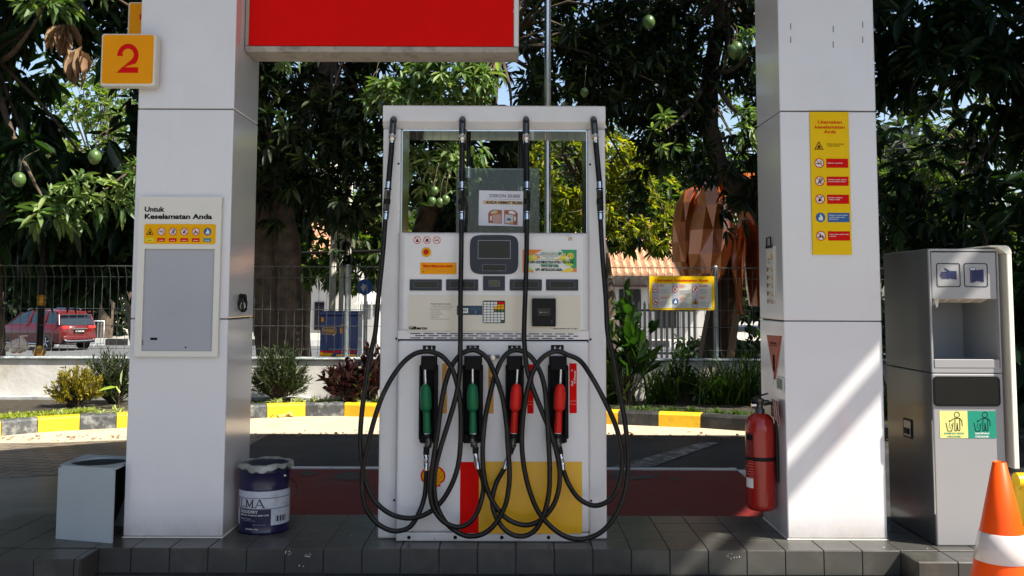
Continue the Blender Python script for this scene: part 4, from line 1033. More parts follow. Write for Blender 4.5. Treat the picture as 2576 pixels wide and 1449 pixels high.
# vented ledge
VF = fr_front(HY + .014)
m = MB(); m.add([(HX0, HY + .016, ZS + .008), (HX1, HY + .016, ZS + .008), (HX1, HY + .014, ZL), (HX0, HY + .014, ZL), (HX0, 5.56, ZS + .008), (HX1, 5.56, ZS + .008), (HX1, 5.56, ZL), (HX0, 5.56, ZL)], [(0, 1, 2, 3), (5, 4, 7, 6), (0, 4, 5, 1), (4, 0, 3, 7), (1, 5, 6, 2)], DW)
for r_, zy in enumerate((1250, 1275, 1301)):
    b = R4z(0, zy, 0, zy); z = b[2] + .001
    x = 255 if r_ != 1 else 312
    while x < 2180:
        ww = 122 if x + 122 < 2210 else 60; q = R4z(x, 0, x + ww, 0); m.rrect(VF, q[0], q[1], z - .0022, z + .0022, .002, .0015, INK); x += 153
m.build("vent_grille", dp)
m = MB(); m.box(HX0 + .006, HX1 - .006, HY + .03, 5.55, ZS, ZS + .0075, INK); m.build("shadow_gap", dp)

# lower cabinet
m = MB(); m.box(HX0 + .001, HX1 - .001, HY, 5.56, ZK + .004, ZS, DW, .014, 3); m.build("lower_door", dp)
m = MB(); m.box(HX0 + .003, HX1 - .004, HY + .004, 5.56, .1265, ZK + .0025, DW, .006, 2)
for u in (1028.5, 1145, 1262.5, 1380): z = at(u, 1352.5, HY); m.lathe((z.x, HY + .0045, z.z), [(.0095, .001), (0, .0012)], INK, 16, 'Y')
for u in (1093, 1260, 1425): z = at(u, 1356, HY); m.lathe((z.x, HY + .0045, z.z), [(.003, .001), (0, .0012)], INK, 8, 'Y')
m.build("kick_plate", dp)
def Z3(x, y): return 886.0 + x * .3881, 834.9 + y * .3881
def R3(x0, y0, x1, y1): return R4(*Z3(x0, y0), *Z3(x1, y1))
# graphics: red block, yellow block, shell emblem
m = MB(); a = R3(697, 843, 822, 1304); m.rect(H, *a, .0006, RED); m.build("red_panel", dp)
m = MB(); b = R3(820, 842, 1490, 1306); m.rect(H, a[1] + .0005, b[1], b[2], b[3], .0006, AMBER if False else mat("warm_yellow_panel", (.80, .42, .008), .3, coat=.2)); m.build("yellow_panel", dp)
m = MB(); a = R3(442, 866, 606, 1002); cx, w = (a[0] + a[1]) / 2, (a[1] - a[0]); zb_, h = a[2], a[3] - a[2]
def shell(sc, n, mt):
    pts = []
    for i in range(29):
        t = R(-28 + i * (236 / 28.)); rr_ = 1 + .018 * math.cos(i * math.pi)
        pts.append((cx + .5 * w * sc * rr_ * math.cos(t), zb_ + h * .50 + h * .5 * sc * rr_ * math.sin(t)))
    pts += [(cx - .30 * w * sc, zb_ + h * (.5 - .36 * sc)), (cx - .30 * w * sc, zb_ + h * (.5 - .5 * sc)), (cx + .30 * w * sc, zb_ + h * (.5 - .5 * sc)), (cx + .30 * w * sc, zb_ + h * (.5 - .36 * sc))]
    m.poly(H, pts, n, mt)
shell(1, .0006, RED); shell(.86, .0012, YEL)
for k in range(7):
    t = R(90 + (k - 3) * 27); m.line(H, [(cx + .07 * w * (3 - k) * -.5 * -1, zb_ + h * .12), (cx + .40 * w * math.cos(t), zb_ + h * .52 + h * .38 * math.sin(t))], .0026, .0018, RED)
plab(m.build("shell_emblem", dp), "red and yellow scallop shell emblem")
# boots, plates, nozzles
noz = [  # name, boot box, plate box, spout top, bottom of grip, connector start/end
    ("A1", (435, 150, 560, 715), (458, 88, 541, 128), (474, 240), (487, 657), [(492, 690), (500, 722), (482, 745), (480, 795)], (482, 897), GREENN),
    ("A2", (715, 150, 850, 715), (740, 88, 823, 128), (781, 235), (783, 657), [(780, 690), (783, 715), (800, 745), (800, 787)], (818, 888), GREENN),
    ("A3", (992, 150, 1112, 715), (1010, 88, 1093, 128), (1072, 238), (1047, 655), [(1045, 690), (1042, 715), (1038, 745), (1022, 787)], (987, 886), REDN),
    ("A4", (1268, 150, 1398, 715), (1288, 85, 1371, 128), (1352, 238), (1333, 655), [(1332, 690), (1332, 715), (1340, 745), (1350, 790)], (1366, 893), REDN)]
BK = mat("boot_black", (.005, .0045, .005), .6, var=.2, spec=.15)
def p3(x, y, Y): u, v = Z3(x, y); return at(u, v, Y)
for nm, bb, pb, top, bot, sw, conn, colm in noz:
    a = R3(*bb)
    m = MB(); x0, x1, z0, z1 = a; y0, y1 = HY - .062, HY - .0008
    # shell: back, sides, hood
    m.box(x0, x0 + .012, y0 + .012, y1, z0 + .02, z1 - .05, BK, .003, 1); m.box(x1 - .020, x1, y0 + .004, y1, z0 + .025, z1 - .05, BK, .003, 1)
    m.box(x0 + .006, x1 - .006, y1 - .006, y1, z0, z1 - .004, BK); m.box(x0 + .004, x1 - .012, y0 + .02, y1, z0, z0 + .05, BK, .006, 1)
    m.box(x0 + .010, x1 - .012, y0 - .01, y1, z1 - .075, z1 - .006, BK, .006, 2)
    m.add([(x0, y0 + .012, z1 - .075), (x1, y0 + .004, z1 - .075), (x1 - .012, y0 - .008, z1 - .05), (x0 + .010, y0 - .008, z1 - .05)], [(0, 1, 2, 3)], BK)
    m.build("nozzle_boot", dp)
    m = MB(); a = R3(*pb); m.rrect(H, *a, .001, .0016, BLACKP, 0); m.text(H, nm[0], a[0] + (a[1] - a[0]) * .32, a[2] + .007, .0200, .0020, WINK, al='C', bold=.015); m.text(H, nm[1], a[0] + (a[1] - a[0]) * .70, a[2] + .007, .0200, .0020, WINK, al='C', bold=.015); plab(m.build("number_plate", dp), "black plate reading " + nm)
    # nozzle
    Yn = HY - .075
    nz = MB()
    t, b = Vector(p3(*top, Yn + .02)), Vector(p3(*bot, Yn))
    def P(k, dy=0): q = t.lerp(b, k); q.y = Yn + dy; return q
    u3 = .000775
    kk = [.232, .262, .292, .335, .36, .50, .60, .635, .655, .665]
    rr0 = [15, 26, 33, 33, 37, 38, 37, 30, 20, 8]
    nz.tube([P(k, -.012) for k in kk], [r_ * u3 for r_ in rr0], colm, 8, sq=.95)
    o = nz.build("nozzle", dp)
    plab(o, "green nozzle" if colm is GREENN else "red nozzle")
    g_ = MB(); g_.tube([P(k, .004) for k in (.60, .66, .74, .86, .96, 1.0)], [v * u3 for v in (20, 23, 24, 25, 26, 25)], colm, 10, sq=.9); g_.build("grip", o)
    s_ = MB(); n2 = 22; pts = [P(.005 + .225 * i / n2, .006) for i in range(n2 + 1)]
    s_.tube(pts, [(12.5 if i % 3 else 9) * u3 for i in range(n2 + 1)], CHROME, 10); s_.build("spout", o)
    s_ = MB(); s_.tube([P(1.0, .002), P(1.012, .002)], 22 * u3, WINK, 14)
    q = [Vector(p3(*c, Yn)) for c in sw]
    s_.tube([P(1.013, .002), q[0]], [24 * u3, 23 * u3], BLACKP, 12); s_.tube(catmull([q[0], q[1], q[2]], 4), 19 * u3, DSTEEL, 12); s_.lathe(q[1].lerp(q[2], .4), [(0, -.018), (.017, -.016), (.017, .016), (0, .018)], DSTEEL, 14, 'X')
    s_.tube([q[2], q[3]], 20 * u3, BLACKP, 12)
    c0, c1 = q[3], Vector(p3(*conn, Yn))
    s_.tube([c0, c0.lerp(c1, .42), c0.lerp(c1, .43), c0.lerp(c1, .47), c0.lerp(c1, .48), c0.lerp(c1, .55), c0.lerp(c1, .56), c1], [v * u3 for v in (18, 19, 23, 23, 18, 18, 20, 17)], CHROME, 14); s_.build("swivel", o)
# fuel grade strips
ST = [((1408, 204, 1455, 527), RED, True), ((1135, 210, 1176, 529), RED, False), ((880, 206, 918, 529), mat("ochre_strip", (.62, .27, .02), .4), True), ((580, 205, 616, 528), mat("ochre_strip", (.62, .27, .02), .4), False)]
for bx, mt, wr in ST:
    m = MB(); a = R3(*bx); m.rect(H, *a, .0007, mt); w = a[1] - a[0]
    m.line(H, [(a[0] + .002, a[2] + .062), (a[1] - .002, a[2] + .062)], .0008, .0011, WINK if mt is RED else INK); m.line(H, [(a[0] + .002, a[2] + .046), (a[1] - .002, a[2] + .046)], .0008, .0011, WINK if mt is RED else INK)
    if wr:
        ink = WINK if mt is RED else INK
        m.text(H, "Shell", a[0] + w * .48, a[3] - .115 if mt is RED else a[3] - .095, .0085, .0012, ink, w=.026, bold=.03, rot=R(90))
        if mt is RED: m.text(H, "V-Power", a[0] + w * .86, a[3] - .105, .0105, .0012, ink, w=.070, bold=.03, rot=R(90))
        else: m.text(H, "Super", a[0] + w * .86, a[3] - .095, .0085, .0012, ink, w=.03, bold=.03, rot=R(90))
        m.ring(H, a[0] + w * .35, a[3] - .036, .003, .0045, .0012, ink, 12)
    plab(m.build("grade_strip", dp), "red vertical fuel grade strip" if mt is RED else "ochre vertical fuel grade strip")
m = MB(); q = p3(912, 164, HY); m.tube([(q.x, HY, q.z), (q.x, HY - .03, q.z)], .013, CHROME, 16); m.box(q.x - .035, q.x + .035, HY - .022, HY - .001, q.z - .004, q.z + .012, DSTEEL, .004, 2); m.build("lock_cap", dp)

# hoses
hp = {
 0: [(150, 0), (118, 150), (85, 350), (60, 550), (52, 720), (66, 860), (90, 980), (150, 1100), (250, 1180), (370, 1208), (480, 1180), (570, 1110), (640, 1000), (685, 870), (703, 700), (703, 500), (686, 370), (650, 245), (590, 165), (530, 133), (470, 127), (400, 145), (325, 205), (250, 310), (190, 430), (140, 580), (100, 740), (70, 880), (64, 990), (85, 1130), (150, 1230), (230, 1280), (300, 1290), (375, 1262), (430, 1180), (470, 1060), (482, 895)],
 1: [(702, 0), (700, 120), (697, 260), (672, 420), (620, 600), (570, 760), (538, 900), (532, 1020), (550, 1130), (610, 1240), (700, 1308), (780, 1325), (860, 1303), (930, 1240), (990, 1130), (1015, 1010), (1020, 900), (1010, 760), (1000, 600), (975, 430), (930, 290), (880, 180), (825, 130), (770, 118), (700, 150), (640, 230), (600, 350), (575, 480), (555, 640), (530, 800), (510, 950), (507, 1060), (530, 1150), (590, 1228), (670, 1264), (740, 1250), (800, 1190), (840, 1080), (850, 980), (820, 887)],
 2: [(1114, 0), (1118, 100), (1128, 210), (1155, 320), (1195, 430), (1240, 540), (1288, 660), (1325, 780), (1345, 900), (1338, 1020), (1300, 1130), (1220, 1220), (1120, 1252), (1010, 1215), (930, 1130), (875, 1020), (850, 890), (846, 740), (862, 560), (895, 400), (935, 260), (985, 160), (1055, 118), (1140, 145), (1205, 230), (1245, 350), (1262, 520), (1272, 700), (1280, 880), (1275, 1040), (1240, 1190), (1180, 1290), (1095, 1325), (1005, 1295), (935, 1205), (908, 1100), (930, 990), (985, 886)],
 3: [(1655, 0), (1690, 150), (1735, 400), (1770, 600), (1786, 780), (1784, 920), (1760, 1060), (1700, 1200), (1610, 1300), (1490, 1343), (1360, 1315), (1230, 1200), (1160, 1060), (1118, 900), (1100, 730), (1110, 530), (1145, 340), (1195, 215), (1260, 148), (1330, 125), (1400, 150), (1480, 190), (1560, 305), (1640, 455), (1705, 600), (1742, 740), (1750, 860), (1735, 960), (1700, 1050), (1640, 1108), (1560, 1125), (1470, 1080), (1405, 990), (1366, 892)]}
hook = {0: 20, 1: 23, 2: 22, 3: 19}
tops = [(989, 1), (1162.5, 2), (1323.5, 3), (1495, 4)]
mast = {0: [(988.5, 318), (984, 385), (977.5, 458)], 1: [(1163, 318), (1162.5, 385), (1162, 458)], 2: [(1323.5, 318), (1324.5, 385), (1325.5, 458)], 3: [(1495, 318), (1501, 385), (1508, 458)]}
after = {0: [(969.5, 553), (962, 650), (951.5, 750)], 1: [(1161, 553), (1160, 650), (1158.5, 750)], 2: [(1325.5, 553), (1324.5, 650), (1321, 750)], 3: [(1510.5, 553), (1516, 650), (1524, 750)]}
for i in range(4):
    hs_ = MB()
    pts = [at(u, v, 5.165 - k * .018) for k, (u, v) in enumerate(mast[i])]
    hs_.tube(pts, .0150, HOSE, 12)
    o = hs_.build("hose", dp)
    # swivel outlet and break-away couplings
    s_ = MB(); a = at(*mast[i][0], 5.165); dr = (at(*mast[i][1], 5.147) - a).normalized()
    up = a - dr * .035
    s_.tube([up - Vector((0, 0, 0)), a + dr * .045], [.0185, .0185], DSTEEL, 14); s_.tube([a + dr * .045, a + dr * .06, a + dr * .062, a + dr * .068, a + dr * .07, a + dr * .092], [.0185, .0185, .0205, .0205, .017, .0165], CHROME, 14)
    s_.tube([up + Vector((0, .03, .012)), up + Vector((0, -.002, .004))], .016, DSTEEL, 12); s_.tube([up - dr * -.012 + Vector((0, -.012, 0)), up + dr * .012 + Vector((0, -.022, 0))], .008, BLACKP, 10)
    s_.build("outlet_swivel", o)
    b0, b1 = at(*mast[i][2], 5.13), at(*after[i][0], 5.10)
    s_ = MB(); L = (b1 - b0).length; D = (b1 - b0) / L
    def seg(t0, t1, r_, mt, k=14): s_.tube([b0 + D * L * t0, b0 + D * L * t1], r_, mt, k, smooth=k > 8)
    seg(0, .175, .0165, CHROME); seg(.175, .20, .0195, BLACKP); seg(.20, .235, .015, CHROME); seg(.235, .46, .0200, CHROME, 6); seg(.46, .60, .0185, BLACKP); seg(.60, .76, .0200, CHROME, 6); seg(.76, .79, .015, BLACKP); seg(.79, .82, .0185, CHROME); seg(.82, .84, .015, BLACKP); seg(.84, 1.0, .0165, CHROME)
    s_.build("breakaway_coupling", o)
    pl = [at(u, v, y) for (u, v), y in zip(after[i], (5.10, 5.085, 5.07))]
    full = hp[i]; hk = hook[i]; n_ = len(full)
    for j, (x, y) in enumerate(full):
        if j < hk: Y = 5.055 - .030 * math.sin(min(1, j / hk) * math.pi) - (.012 if i % 2 else 0)
        else:
            t_ = (j - hk) / (n_ - 1 - hk); Y = 5.055 - .045 * math.sin(t_ * math.pi) - (.010 if i % 2 else 0)
        if hk - 3 < j < hk + 3: Y = HY - .083
        if j >= n_ - 2: Y = HY - .075
        pl.append(p3(x, y, Y))
    s_ = MB(); s_.tube(catmull(pl, 7), .0127, HOSE, 12); s_.build("hose_loop", o)
for u, v0, v1 in ((1178, 352, 420), (1309, 352, 470)):
    a, b = at(u, v0, 5.60), at(u + 1, v1, 5.60); m = MB(); m.tube([a + Vector((0, 0, .05)), b], .014, HOSE, 10); m.tube([b, b - Vector((0, 0, .06))], .015, CHROME, 10); plab(m.build("rear_hose_end", dp), "hose coupling seen on the far side under the header")

# glass screen and paper notice above the head
GL = bpy.data.materials.new("dusty_tinted_glass"); GL.use_nodes = True
nt = GL.node_tree; nt.nodes.remove(nt.nodes["Principled BSDF"]); tr_ = nt.nodes.new("ShaderNodeBsdfTransparent"); tr_.inputs[0].default_value = (.62, .68, .64, 1); gl_ = nt.nodes.new("ShaderNodeBsdfGlossy"); gl_.inputs['Roughness'].default_value = .03; df_ = nt.nodes.new("ShaderNodeBsdfDiffuse"); df_.inputs[0].default_value = (.5, .52, .5, 1)
m1 = nt.nodes.new("ShaderNodeMixShader"); fz = nt.nodes.new("ShaderNodeFresnel"); m2_ = nt.nodes.new("ShaderNodeMixShader"); m2_.inputs[0].default_value = .035
nt.links.new(fz.outputs[0], m1.inputs[0]); nt.links.new(tr_.outputs[0], m1.inputs[1]); nt.links.new(gl_.outputs[0], m1.inputs[2]); nt.links.new(m1.outputs[0], m2_.inputs[1]); nt.links.new(df_.outputs[0], m2_.inputs[2]); nt.links.new(m2_.outputs[0], nt.nodes["Material Output"].inputs[0])
a, b = at(1147, 585, 5.30), at(1357, 425, 5.30)
m = MB(); m.box(a.x, b.x, 5.297, 5.303, ZT - .001, b.z, GL); m.build("glass_screen", dp)
m = MB(); m.box(a.x - .001, b.x + .001, 5.2955, 5.3045, b.z - .004, b.z + .001, mat("glass_edge", (.10, .16, .14), .15, coat=.5)); m.build("glass_edge", dp)
c = at(1260, 524, 5.29); ang = R(-1.0)
PF = Frame((c.x, 5.2925, c.z), (math.cos(ang), 0, math.sin(ang)), (-math.sin(ang) - .006, 0, math.cos(ang)))
pw, ph = .119, .095
nt_ = thing("paper_notice", (c.x, 5.295, c.z - ph), "white printed discount notice taped to the glass above the dispenser display", "notice")
m = MB(); m.fbox(PF, -pw, pw, -ph, ph, 0, .001, mat("paper", (.74, .74, .80), .7, var=.01)); m.build("sheet", nt_)
m = MB(); m.text(PF, "DISKON 50.000", -.062, ph - .036, .0175, .0016, INK, w=.163, bold=.012); m.text(PF, "Cukup isi bensin minimal pembelian produk oli kemasan", -.078, ph - .047, .0042, .0016, INK, w=.19)
m.rect(PF, -.097, .112, ph - .074, ph - .054, .0014, mat("tan_highlight", (.70, .50, .28), .6)); m.text(PF, "ANDA HEMAT 90.000", -.083, ph - .0715, .0155, .0018, INK, w=.200, bold=.035)
JB = mat("jerrycan_brown_print", (.36, .10, .04), .5); JP = mat("jerrycan_pink_print", (.55, .33, .27), .5)
for s_ in (-1, 1):
    cx = .012 + s_ * .042; 
    def J(pts, n, mt): m.poly(PF, [(cx + s_ * x, -.045 + y) for x, y in (pts if s_ > 0 else [(x, y) for x, y in pts])], n, mt)
    J([(-.036, -.038), (.036, -.044 if s_ > 0 else -.036), (.038, .018), (.026, .032), (.010, .038), (-.020, .036), (-.036, .036)], .0016, JB)
    J([(-.033, -.034), (.012, -.036), (.014, .008), (-.030, .014)], .0021, JP if s_ < 0 else mat("picture_pale", (.6, .6, .6), .5)); J([(.018, -.022), (.026, -.022), (.027, .0), (.018, .004)], .0021, WINK)
    J([(-.012, .018), (.022, .012), (.026, .022), (.008, .034), (-.010, .032)], .0022, mat("khaki_print", (.55, .47, .25), .5) if s_ < 0 else WINK)
    if s_ > 0: J([(-.02, -.02), (.0, -.02), (.0, -.008), (-.02, -.008)], .0024, BLUEP); J([(-.01, -.033), (.01, -.033), (.0, -.02)], .0025, YEL)
m.build("printed_picture", nt_)
# ================================================================= beyond the forecourt
rng = np.random.default_rng(11)
def leaf_mat(name, c0, c1, transl=0.35, rough=0.42, tcol=None, spec=0.5, mid=.45):
    m = bpy.data.materials.new(name); m.use_nodes = True; nt = m.node_tree; b = nt.nodes["Principled BSDF"]
    g = nt.nodes.new("ShaderNodeNewGeometry"); rp = nt.nodes.new("ShaderNodeValToRGB")
    rp.color_ramp.elements[0].color = c0 + (1,); rp.color_ramp.elements[1].color = c1 + (1,); e_ = rp.color_ramp.elements.new(.72); e_.color = tuple(a * (1 - mid) + b * mid for a, b in zip(c0, c1)) + (1,)
    nt.links.new(g.outputs['Random Per Island'], rp.inputs[0]); nt.links.new(rp.outputs[0], b.inputs['Base Color'])
    b.inputs['Roughness'].default_value = rough; b.inputs['Specular IOR Level'].default_value = spec * .6
    t = nt.nodes.new("ShaderNodeBsdfTranslucent"); hs = nt.nodes.new("ShaderNodeMix"); hs.data_type = 'RGBA'; hs.blend_type = 'MULTIPLY'; hs.inputs[0].default_value = 1
    hs.inputs[7].default_value = (tcol or (2.4, 3.0, 0.6)) + (1,); nt.links.new(rp.outputs[0], hs.inputs[6]); nt.links.new(hs.outputs[2], t.inputs[0])
    mx = nt.nodes.new("ShaderNodeMixShader"); mx.inputs[0].default_value = transl
    nt.links.new(b.outputs[0], mx.inputs[1]); nt.links.new(t.outputs[0], mx.inputs[2]); nt.links.new(mx.outputs[0], nt.nodes["Material Output"].inputs[0])
    return m
def norm(a): return a / np.maximum(np.linalg.norm(a, axis=1, keepdims=True), 1e-9)
def leaf_object(name, P, D, L, W, m, parent=None, fold=0.22, sag=0.12):
    """many separate leaves, each six corners folded on its midrib"""
    n = len(P); D = norm(D); up = np.tile(np.array([[0, 0, 1.0]]), (n, 1)) + rng.normal(0, .35, (n, 3))
    S = norm(np.cross(D, up)); N = norm(np.cross(S, D)); L = L[:, None]; W = W[:, None]
    z = np.zeros((n, 3)); z[:, 2] = 1
    V = np.stack([P, P + D * L * .30 - S * W * .5 + N * W * fold, P + D * L * .68 - S * W * .42 + N * W * fold - z * L * sag * .4, P + D * L - z * L * sag,
                  P + D * L * .68 + S * W * .42 + N * W * fold - z * L * sag * .4, P + D * L * .30 + S * W * .5 + N * W * fold], axis=1).reshape(-1, 3)
    F = (np.arange(n)[:, None] * 6 + np.array([[0, 1, 2, 3, 0, 3, 4, 5]])).reshape(-1)
    me = bpy.data.meshes.new(name); me.vertices.add(6 * n); me.loops.add(8 * n); me.polygons.add(2 * n)
    off = np.zeros(3)
    w = parent
    while w is not None: off += np.array(w.location); w = w.parent
    me.vertices.foreach_set("co", (V - off).astype(np.float32).ravel()); me.loops.foreach_set("vertex_index", F.astype(np.int32)); me.polygons.foreach_set("loop_start", np.arange(0, 8 * n, 4, dtype=np.int32)); me.polygons.foreach_set("loop_total", np.full(2 * n, 4, dtype=np.int32))
    me.materials.append(m); me.update(calc_edges=True); me.validate()
    ob = bpy.data.objects.new(name, me); COL.objects.link(ob)
    if parent is not None: ob.parent = parent
    return ob
def rosettes(C, A, k, L, W, spread=1.1, jit=.25, droop=.45):
    """k leaves whorled round each centre C with axis A"""
    n = len(C); C = np.repeat(C, k, 0); A = norm(np.repeat(A, k, 0)); ph = rng.uniform(0, 2 * np.pi, n * k)
    r = norm(np.cross(A, np.tile([[.3, .5, .81]], (n * k, 1)))); q = np.cross(A, r); rad = r * np.cos(ph)[:, None] + q * np.sin(ph)[:, None]
    D = A * rng.uniform(.1, .9, (n * k, 1)) + rad * spread + rng.normal(0, jit, (n * k, 3)); D = norm(D); D[:, 2] -= droop * rng.uniform(.3, 1.3, n * k); D = norm(D)
    P = C + rad * L * .08 + A * rng.uniform(-.12, .05, (n * k, 1)) * L
    s = rng.uniform(.5, 1.25, n * k)
    return P, D, L * s, W * s
def in_ell(c, r, n, shell=.35):
    d = norm(rng.normal(0, 1, (n, 3))); rad = (rng.uniform(shell ** 3, 1, n) ** (1 / 3))[:, None]
    return np.array(c) + d * rad * np.array(r), d
# places where the canopy is open: (min corner, max corner)
GAPS = []
def gap_filter(C):
    keep = np.ones(len(C), bool)
    for a, b in GAPS: keep &= ~np.all((C > a) & (C < b), axis=1)
    return keep
RAYS = []   # (point, radius): keep the sun's way to these points free
SD = np.array(TO_SUN)
def ray_filter(C):
    keep = np.ones(len(C), bool)
    for p, r in RAYS:
        d = C - np.array(p); t = d @ SD; perp = np.linalg.norm(d - t[:, None] * SD, axis=1); keep &= ~((t > .5) & (perp < r))
    return keep
def noise3(C, s, seed=0):
    x = C * s + seed
    return (np.sin(x[:, 0] * 1.7 + 1.3 * np.sin(x[:, 2] * 1.1)) + np.sin(x[:, 1] * 1.9 + x[:, 2] * .7 + 1.7 * np.sin(x[:, 0] * .8)) + np.sin(x[:, 2] * 2.1 + x[:, 0] * .9)) / 3
BARK = mat("bark", (0.075, 0.052, 0.036), 0.9, var=0.5, scale=7, bump=1.0, bscale=22)
def tree(name, loc, label, trunk, ells, mt, L, W, k, spec=None, gaps=True, thr=-.45, ns=1.1, droop=.45, group="trees beyond the wire fence", rays=True, nl=40):
    t = thing(name, loc, label, "tree", group)
    tb = MB()
    for pts, rads in trunk:
        pp = catmull(pts, 6); rr_ = np.interp(np.linspace(0, 1, len(pp)), np.linspace(0, 1, len(rads)), rads)
        tb.tube(pp, [r * (1 + .08 * math.sin(i * 1.7)) for i, r in enumerate(rr_)], BARK, 12)
    Cs, As = [], []
    for c, r, n, sh in ells:
        C, A = in_ell(c, r, n, sh); ok = noise3(C, ns, loc[0]) > thr
        if gaps: ok &= gap_filter(C)
        if rays: ok &= ray_filter(C)
        Cs.append(C[ok]); As.append(A[ok])
    C = np.concatenate(Cs); A = np.concatenate(As)
    # thin limbs from the trunk heads towards some of the clumps
    heads = [Vector(p[-1]) for p, _ in trunk]
    idx = rng.choice(len(C), min(nl, len(C)), replace=False)
    for i in idx:
        e = Vector(C[i]); h = min(heads, key=lambda q: (q - e).length); mid = h.lerp(e, .5) + Vector((random.uniform(-.3, .3), random.uniform(-.3, .1), random.uniform(-.1, .6)))
        tb.tube(catmull([h, mid, e], 4), [.036 - .0035 * j for j in range(9)], BARK, 5, cap=False)
    tb.build("trunk", t)
    A = A + np.array([0, -.15, .25])
    P, D, LL, WW = rosettes(C, A, k, L, W, droop=droop)
    leaf_object("crown", P, D, LL, WW, mt, t)
    return t, C

MANGO = leaf_mat("mango_leaf", (0.006, 0.014, 0.006), (0.060, 0.09, 0.030), .20, .45, mid=.18)
BREAD = leaf_mat("broad_leaf", (0.007, 0.020, 0.010), (0.040, 0.080, 0.030), .24, .40, mid=.3)
FEATH = leaf_mat("feathery_leaf", (0.045, 0.085, 0.012), (0.32, 0.30, 0.025), .5, .5, (2.0, 2.0, .5))
PALEL = leaf_mat("pale_small_leaf", (0.05, 0.085, 0.025), (0.20, 0.22, 0.08), .4, .4)
DARKL = leaf_mat("dark_far_leaf", (0.010, 0.018, 0.009), (0.03, 0.05, 0.02), .2, .6)
LITLEAF = leaf_mat("sunlit_glossy_leaf", (0.05, 0.11, 0.035), (0.34, 0.42, 0.17), .35, .42, (1.4, 1.6, .5), .6, mid=.3)  # mango leaf lightened to paint sunlight on the boughs
MIXL = leaf_mat("mixed_leaf", (0.02, 0.04, 0.015), (0.10, 0.13, 0.035), .4, .45)

# sunlit boughs need a free way to the sun
CL = [((-.75, 11.55, 4.0), (.62, .40, .42), 95, 12), ((-1.45, 11.5, 3.75), (.32, .25, .22), 22, 12), ((-.85, 11.9, 3.0), (.60, .3, .35), 30, 10), ((-4.95, 11.7, 2.55), (.55, .35, .28), 34, 8), ((-4.45, 11.6, 2.85), (.16, .15, .14), 7, 10), ((-5.5, 11.7, 2.35), (.35, .25, .15), 10, 8), ((3.05, 11.9, 4.5), (.22, .3, .30), 10, 10), ((2.95, 11.9, 3.5), (.18, .2, .35), 9, 9), ((-5.6, 11.6, 4.85), (.35, .25, .15), 8, 8), ((-4.9, 11.5, 5.0), (.25, .2, .12), 7, 9), ((-2.6, 11.7, 4.35), (.35, .2, .2), 9, 9), ((1.9, 12.2, 3.45), (.18, .2, .3), 6, 9)]
for c, r, n, k in CL: RAYS.append((c, max(r) * .8 + .30))
for p in ((-2.7, 15.2, 1.7), (-2.7, 15.2, 2.5), (2.9, 16.2, 3.0), (1.0, 17.5, 3.9), (1.7, 17.5, 3.5), (.7, 17.6, 3.2), (-7.9, 18.5, 4.0), (-8.6, 18.5, 4.6), (-7.4, 18.6, 3.6)): RAYS.append((p, .75))
GAPS += [(np.array([.15, 9, 1.9]), np.array([1.85, 17, 3.95])), (np.array([-6.7, 9, 3.35]), np.array([-5.35, 17, 4.9])), (np.array([2.75, 9, 3.35]), np.array([3.3, 17, 4.35])), (np.array([1.95, 9, .5]), np.array([3.15, 17, 3.05])), (np.array([5.5, 11, 3.0]), np.array([6.6, 17, 4.2])),
         (np.array([-4.5, 9, 0]), np.array([-3.55, 17, 1.95])), (np.array([.9, 9, 0]), np.array([3.0, 17, 1.95])), (np.array([-3.0, 9, 1.9]), np.array([-2.65, 17, 2.6]))]
t1, C1 = tree("mango_tree", (-3.35, 13.7, -.86), "mango tree with the thick forked trunk between the left pillar and the blue utility box",
     [([(-3.0, 13.7, -.9), (-3.25, 13.7, .6), (-3.42, 13.75, 1.9), (-3.55, 13.8, 3.6), (-3.9, 13.8, 5.4)], [.36, .29, .24, .19, .12]), ([(-2.95, 13.65, -.9), (-3.02, 13.6, .6), (-3.10, 13.6, 2.0), (-3.2, 13.7, 3.2), (-2.5, 13.6, 4.8)], [.30, .22, .18, .14, .10])],
     [((-3.6, 13.9, 5.0), (3.4, 1.6, 3.0), 1800, .2), ((-3.8, 11.6, 7.9), (3.4, 1.9, 1.7), 1250, .0), ((-2.9, 13.0, 3.7), (1.9, .8, 1.5), 320, .1), ((-4.6, 14.6, 2.9), (2.2, .7, 1.2), 380, .0), ((-1.9, 14.8, 3.0), (1.3, .6, 1.4), 260, 0)], MANGO, .21, .052, 13)
t2, C2 = tree("mango_tree", (.4, 14.3, -.86), "fruit laden mango tree rising behind the fuel dispenser",
     [([(-1.45, 14.5, -.9), (-1.5, 14.5, 1.2), (-1.1, 14.4, 3.0), (-.2, 14.3, 5.0)], [.24, .18, .15, .1])],
     [((-.2, 14.3, 5.0), (3.0, 1.5, 2.9), 1750, .2), ((0.0, 11.7, 7.8), (3.0, 2.0, 1.6), 1150, .0), ((-1.2, 13.3, 3.1), (1.4, .8, 1.3), 320, .1), ((-.6, 15.0, 2.9), (1.5, .6, 1.3), 300, 0), ((2.4, 15.2, 2.85), (1.6, .6, .75), 200, 0), ((1.9, 13.6, 4.6), (1.1, .9, 1.0), 150, .1)], MANGO, .205, .050, 13)
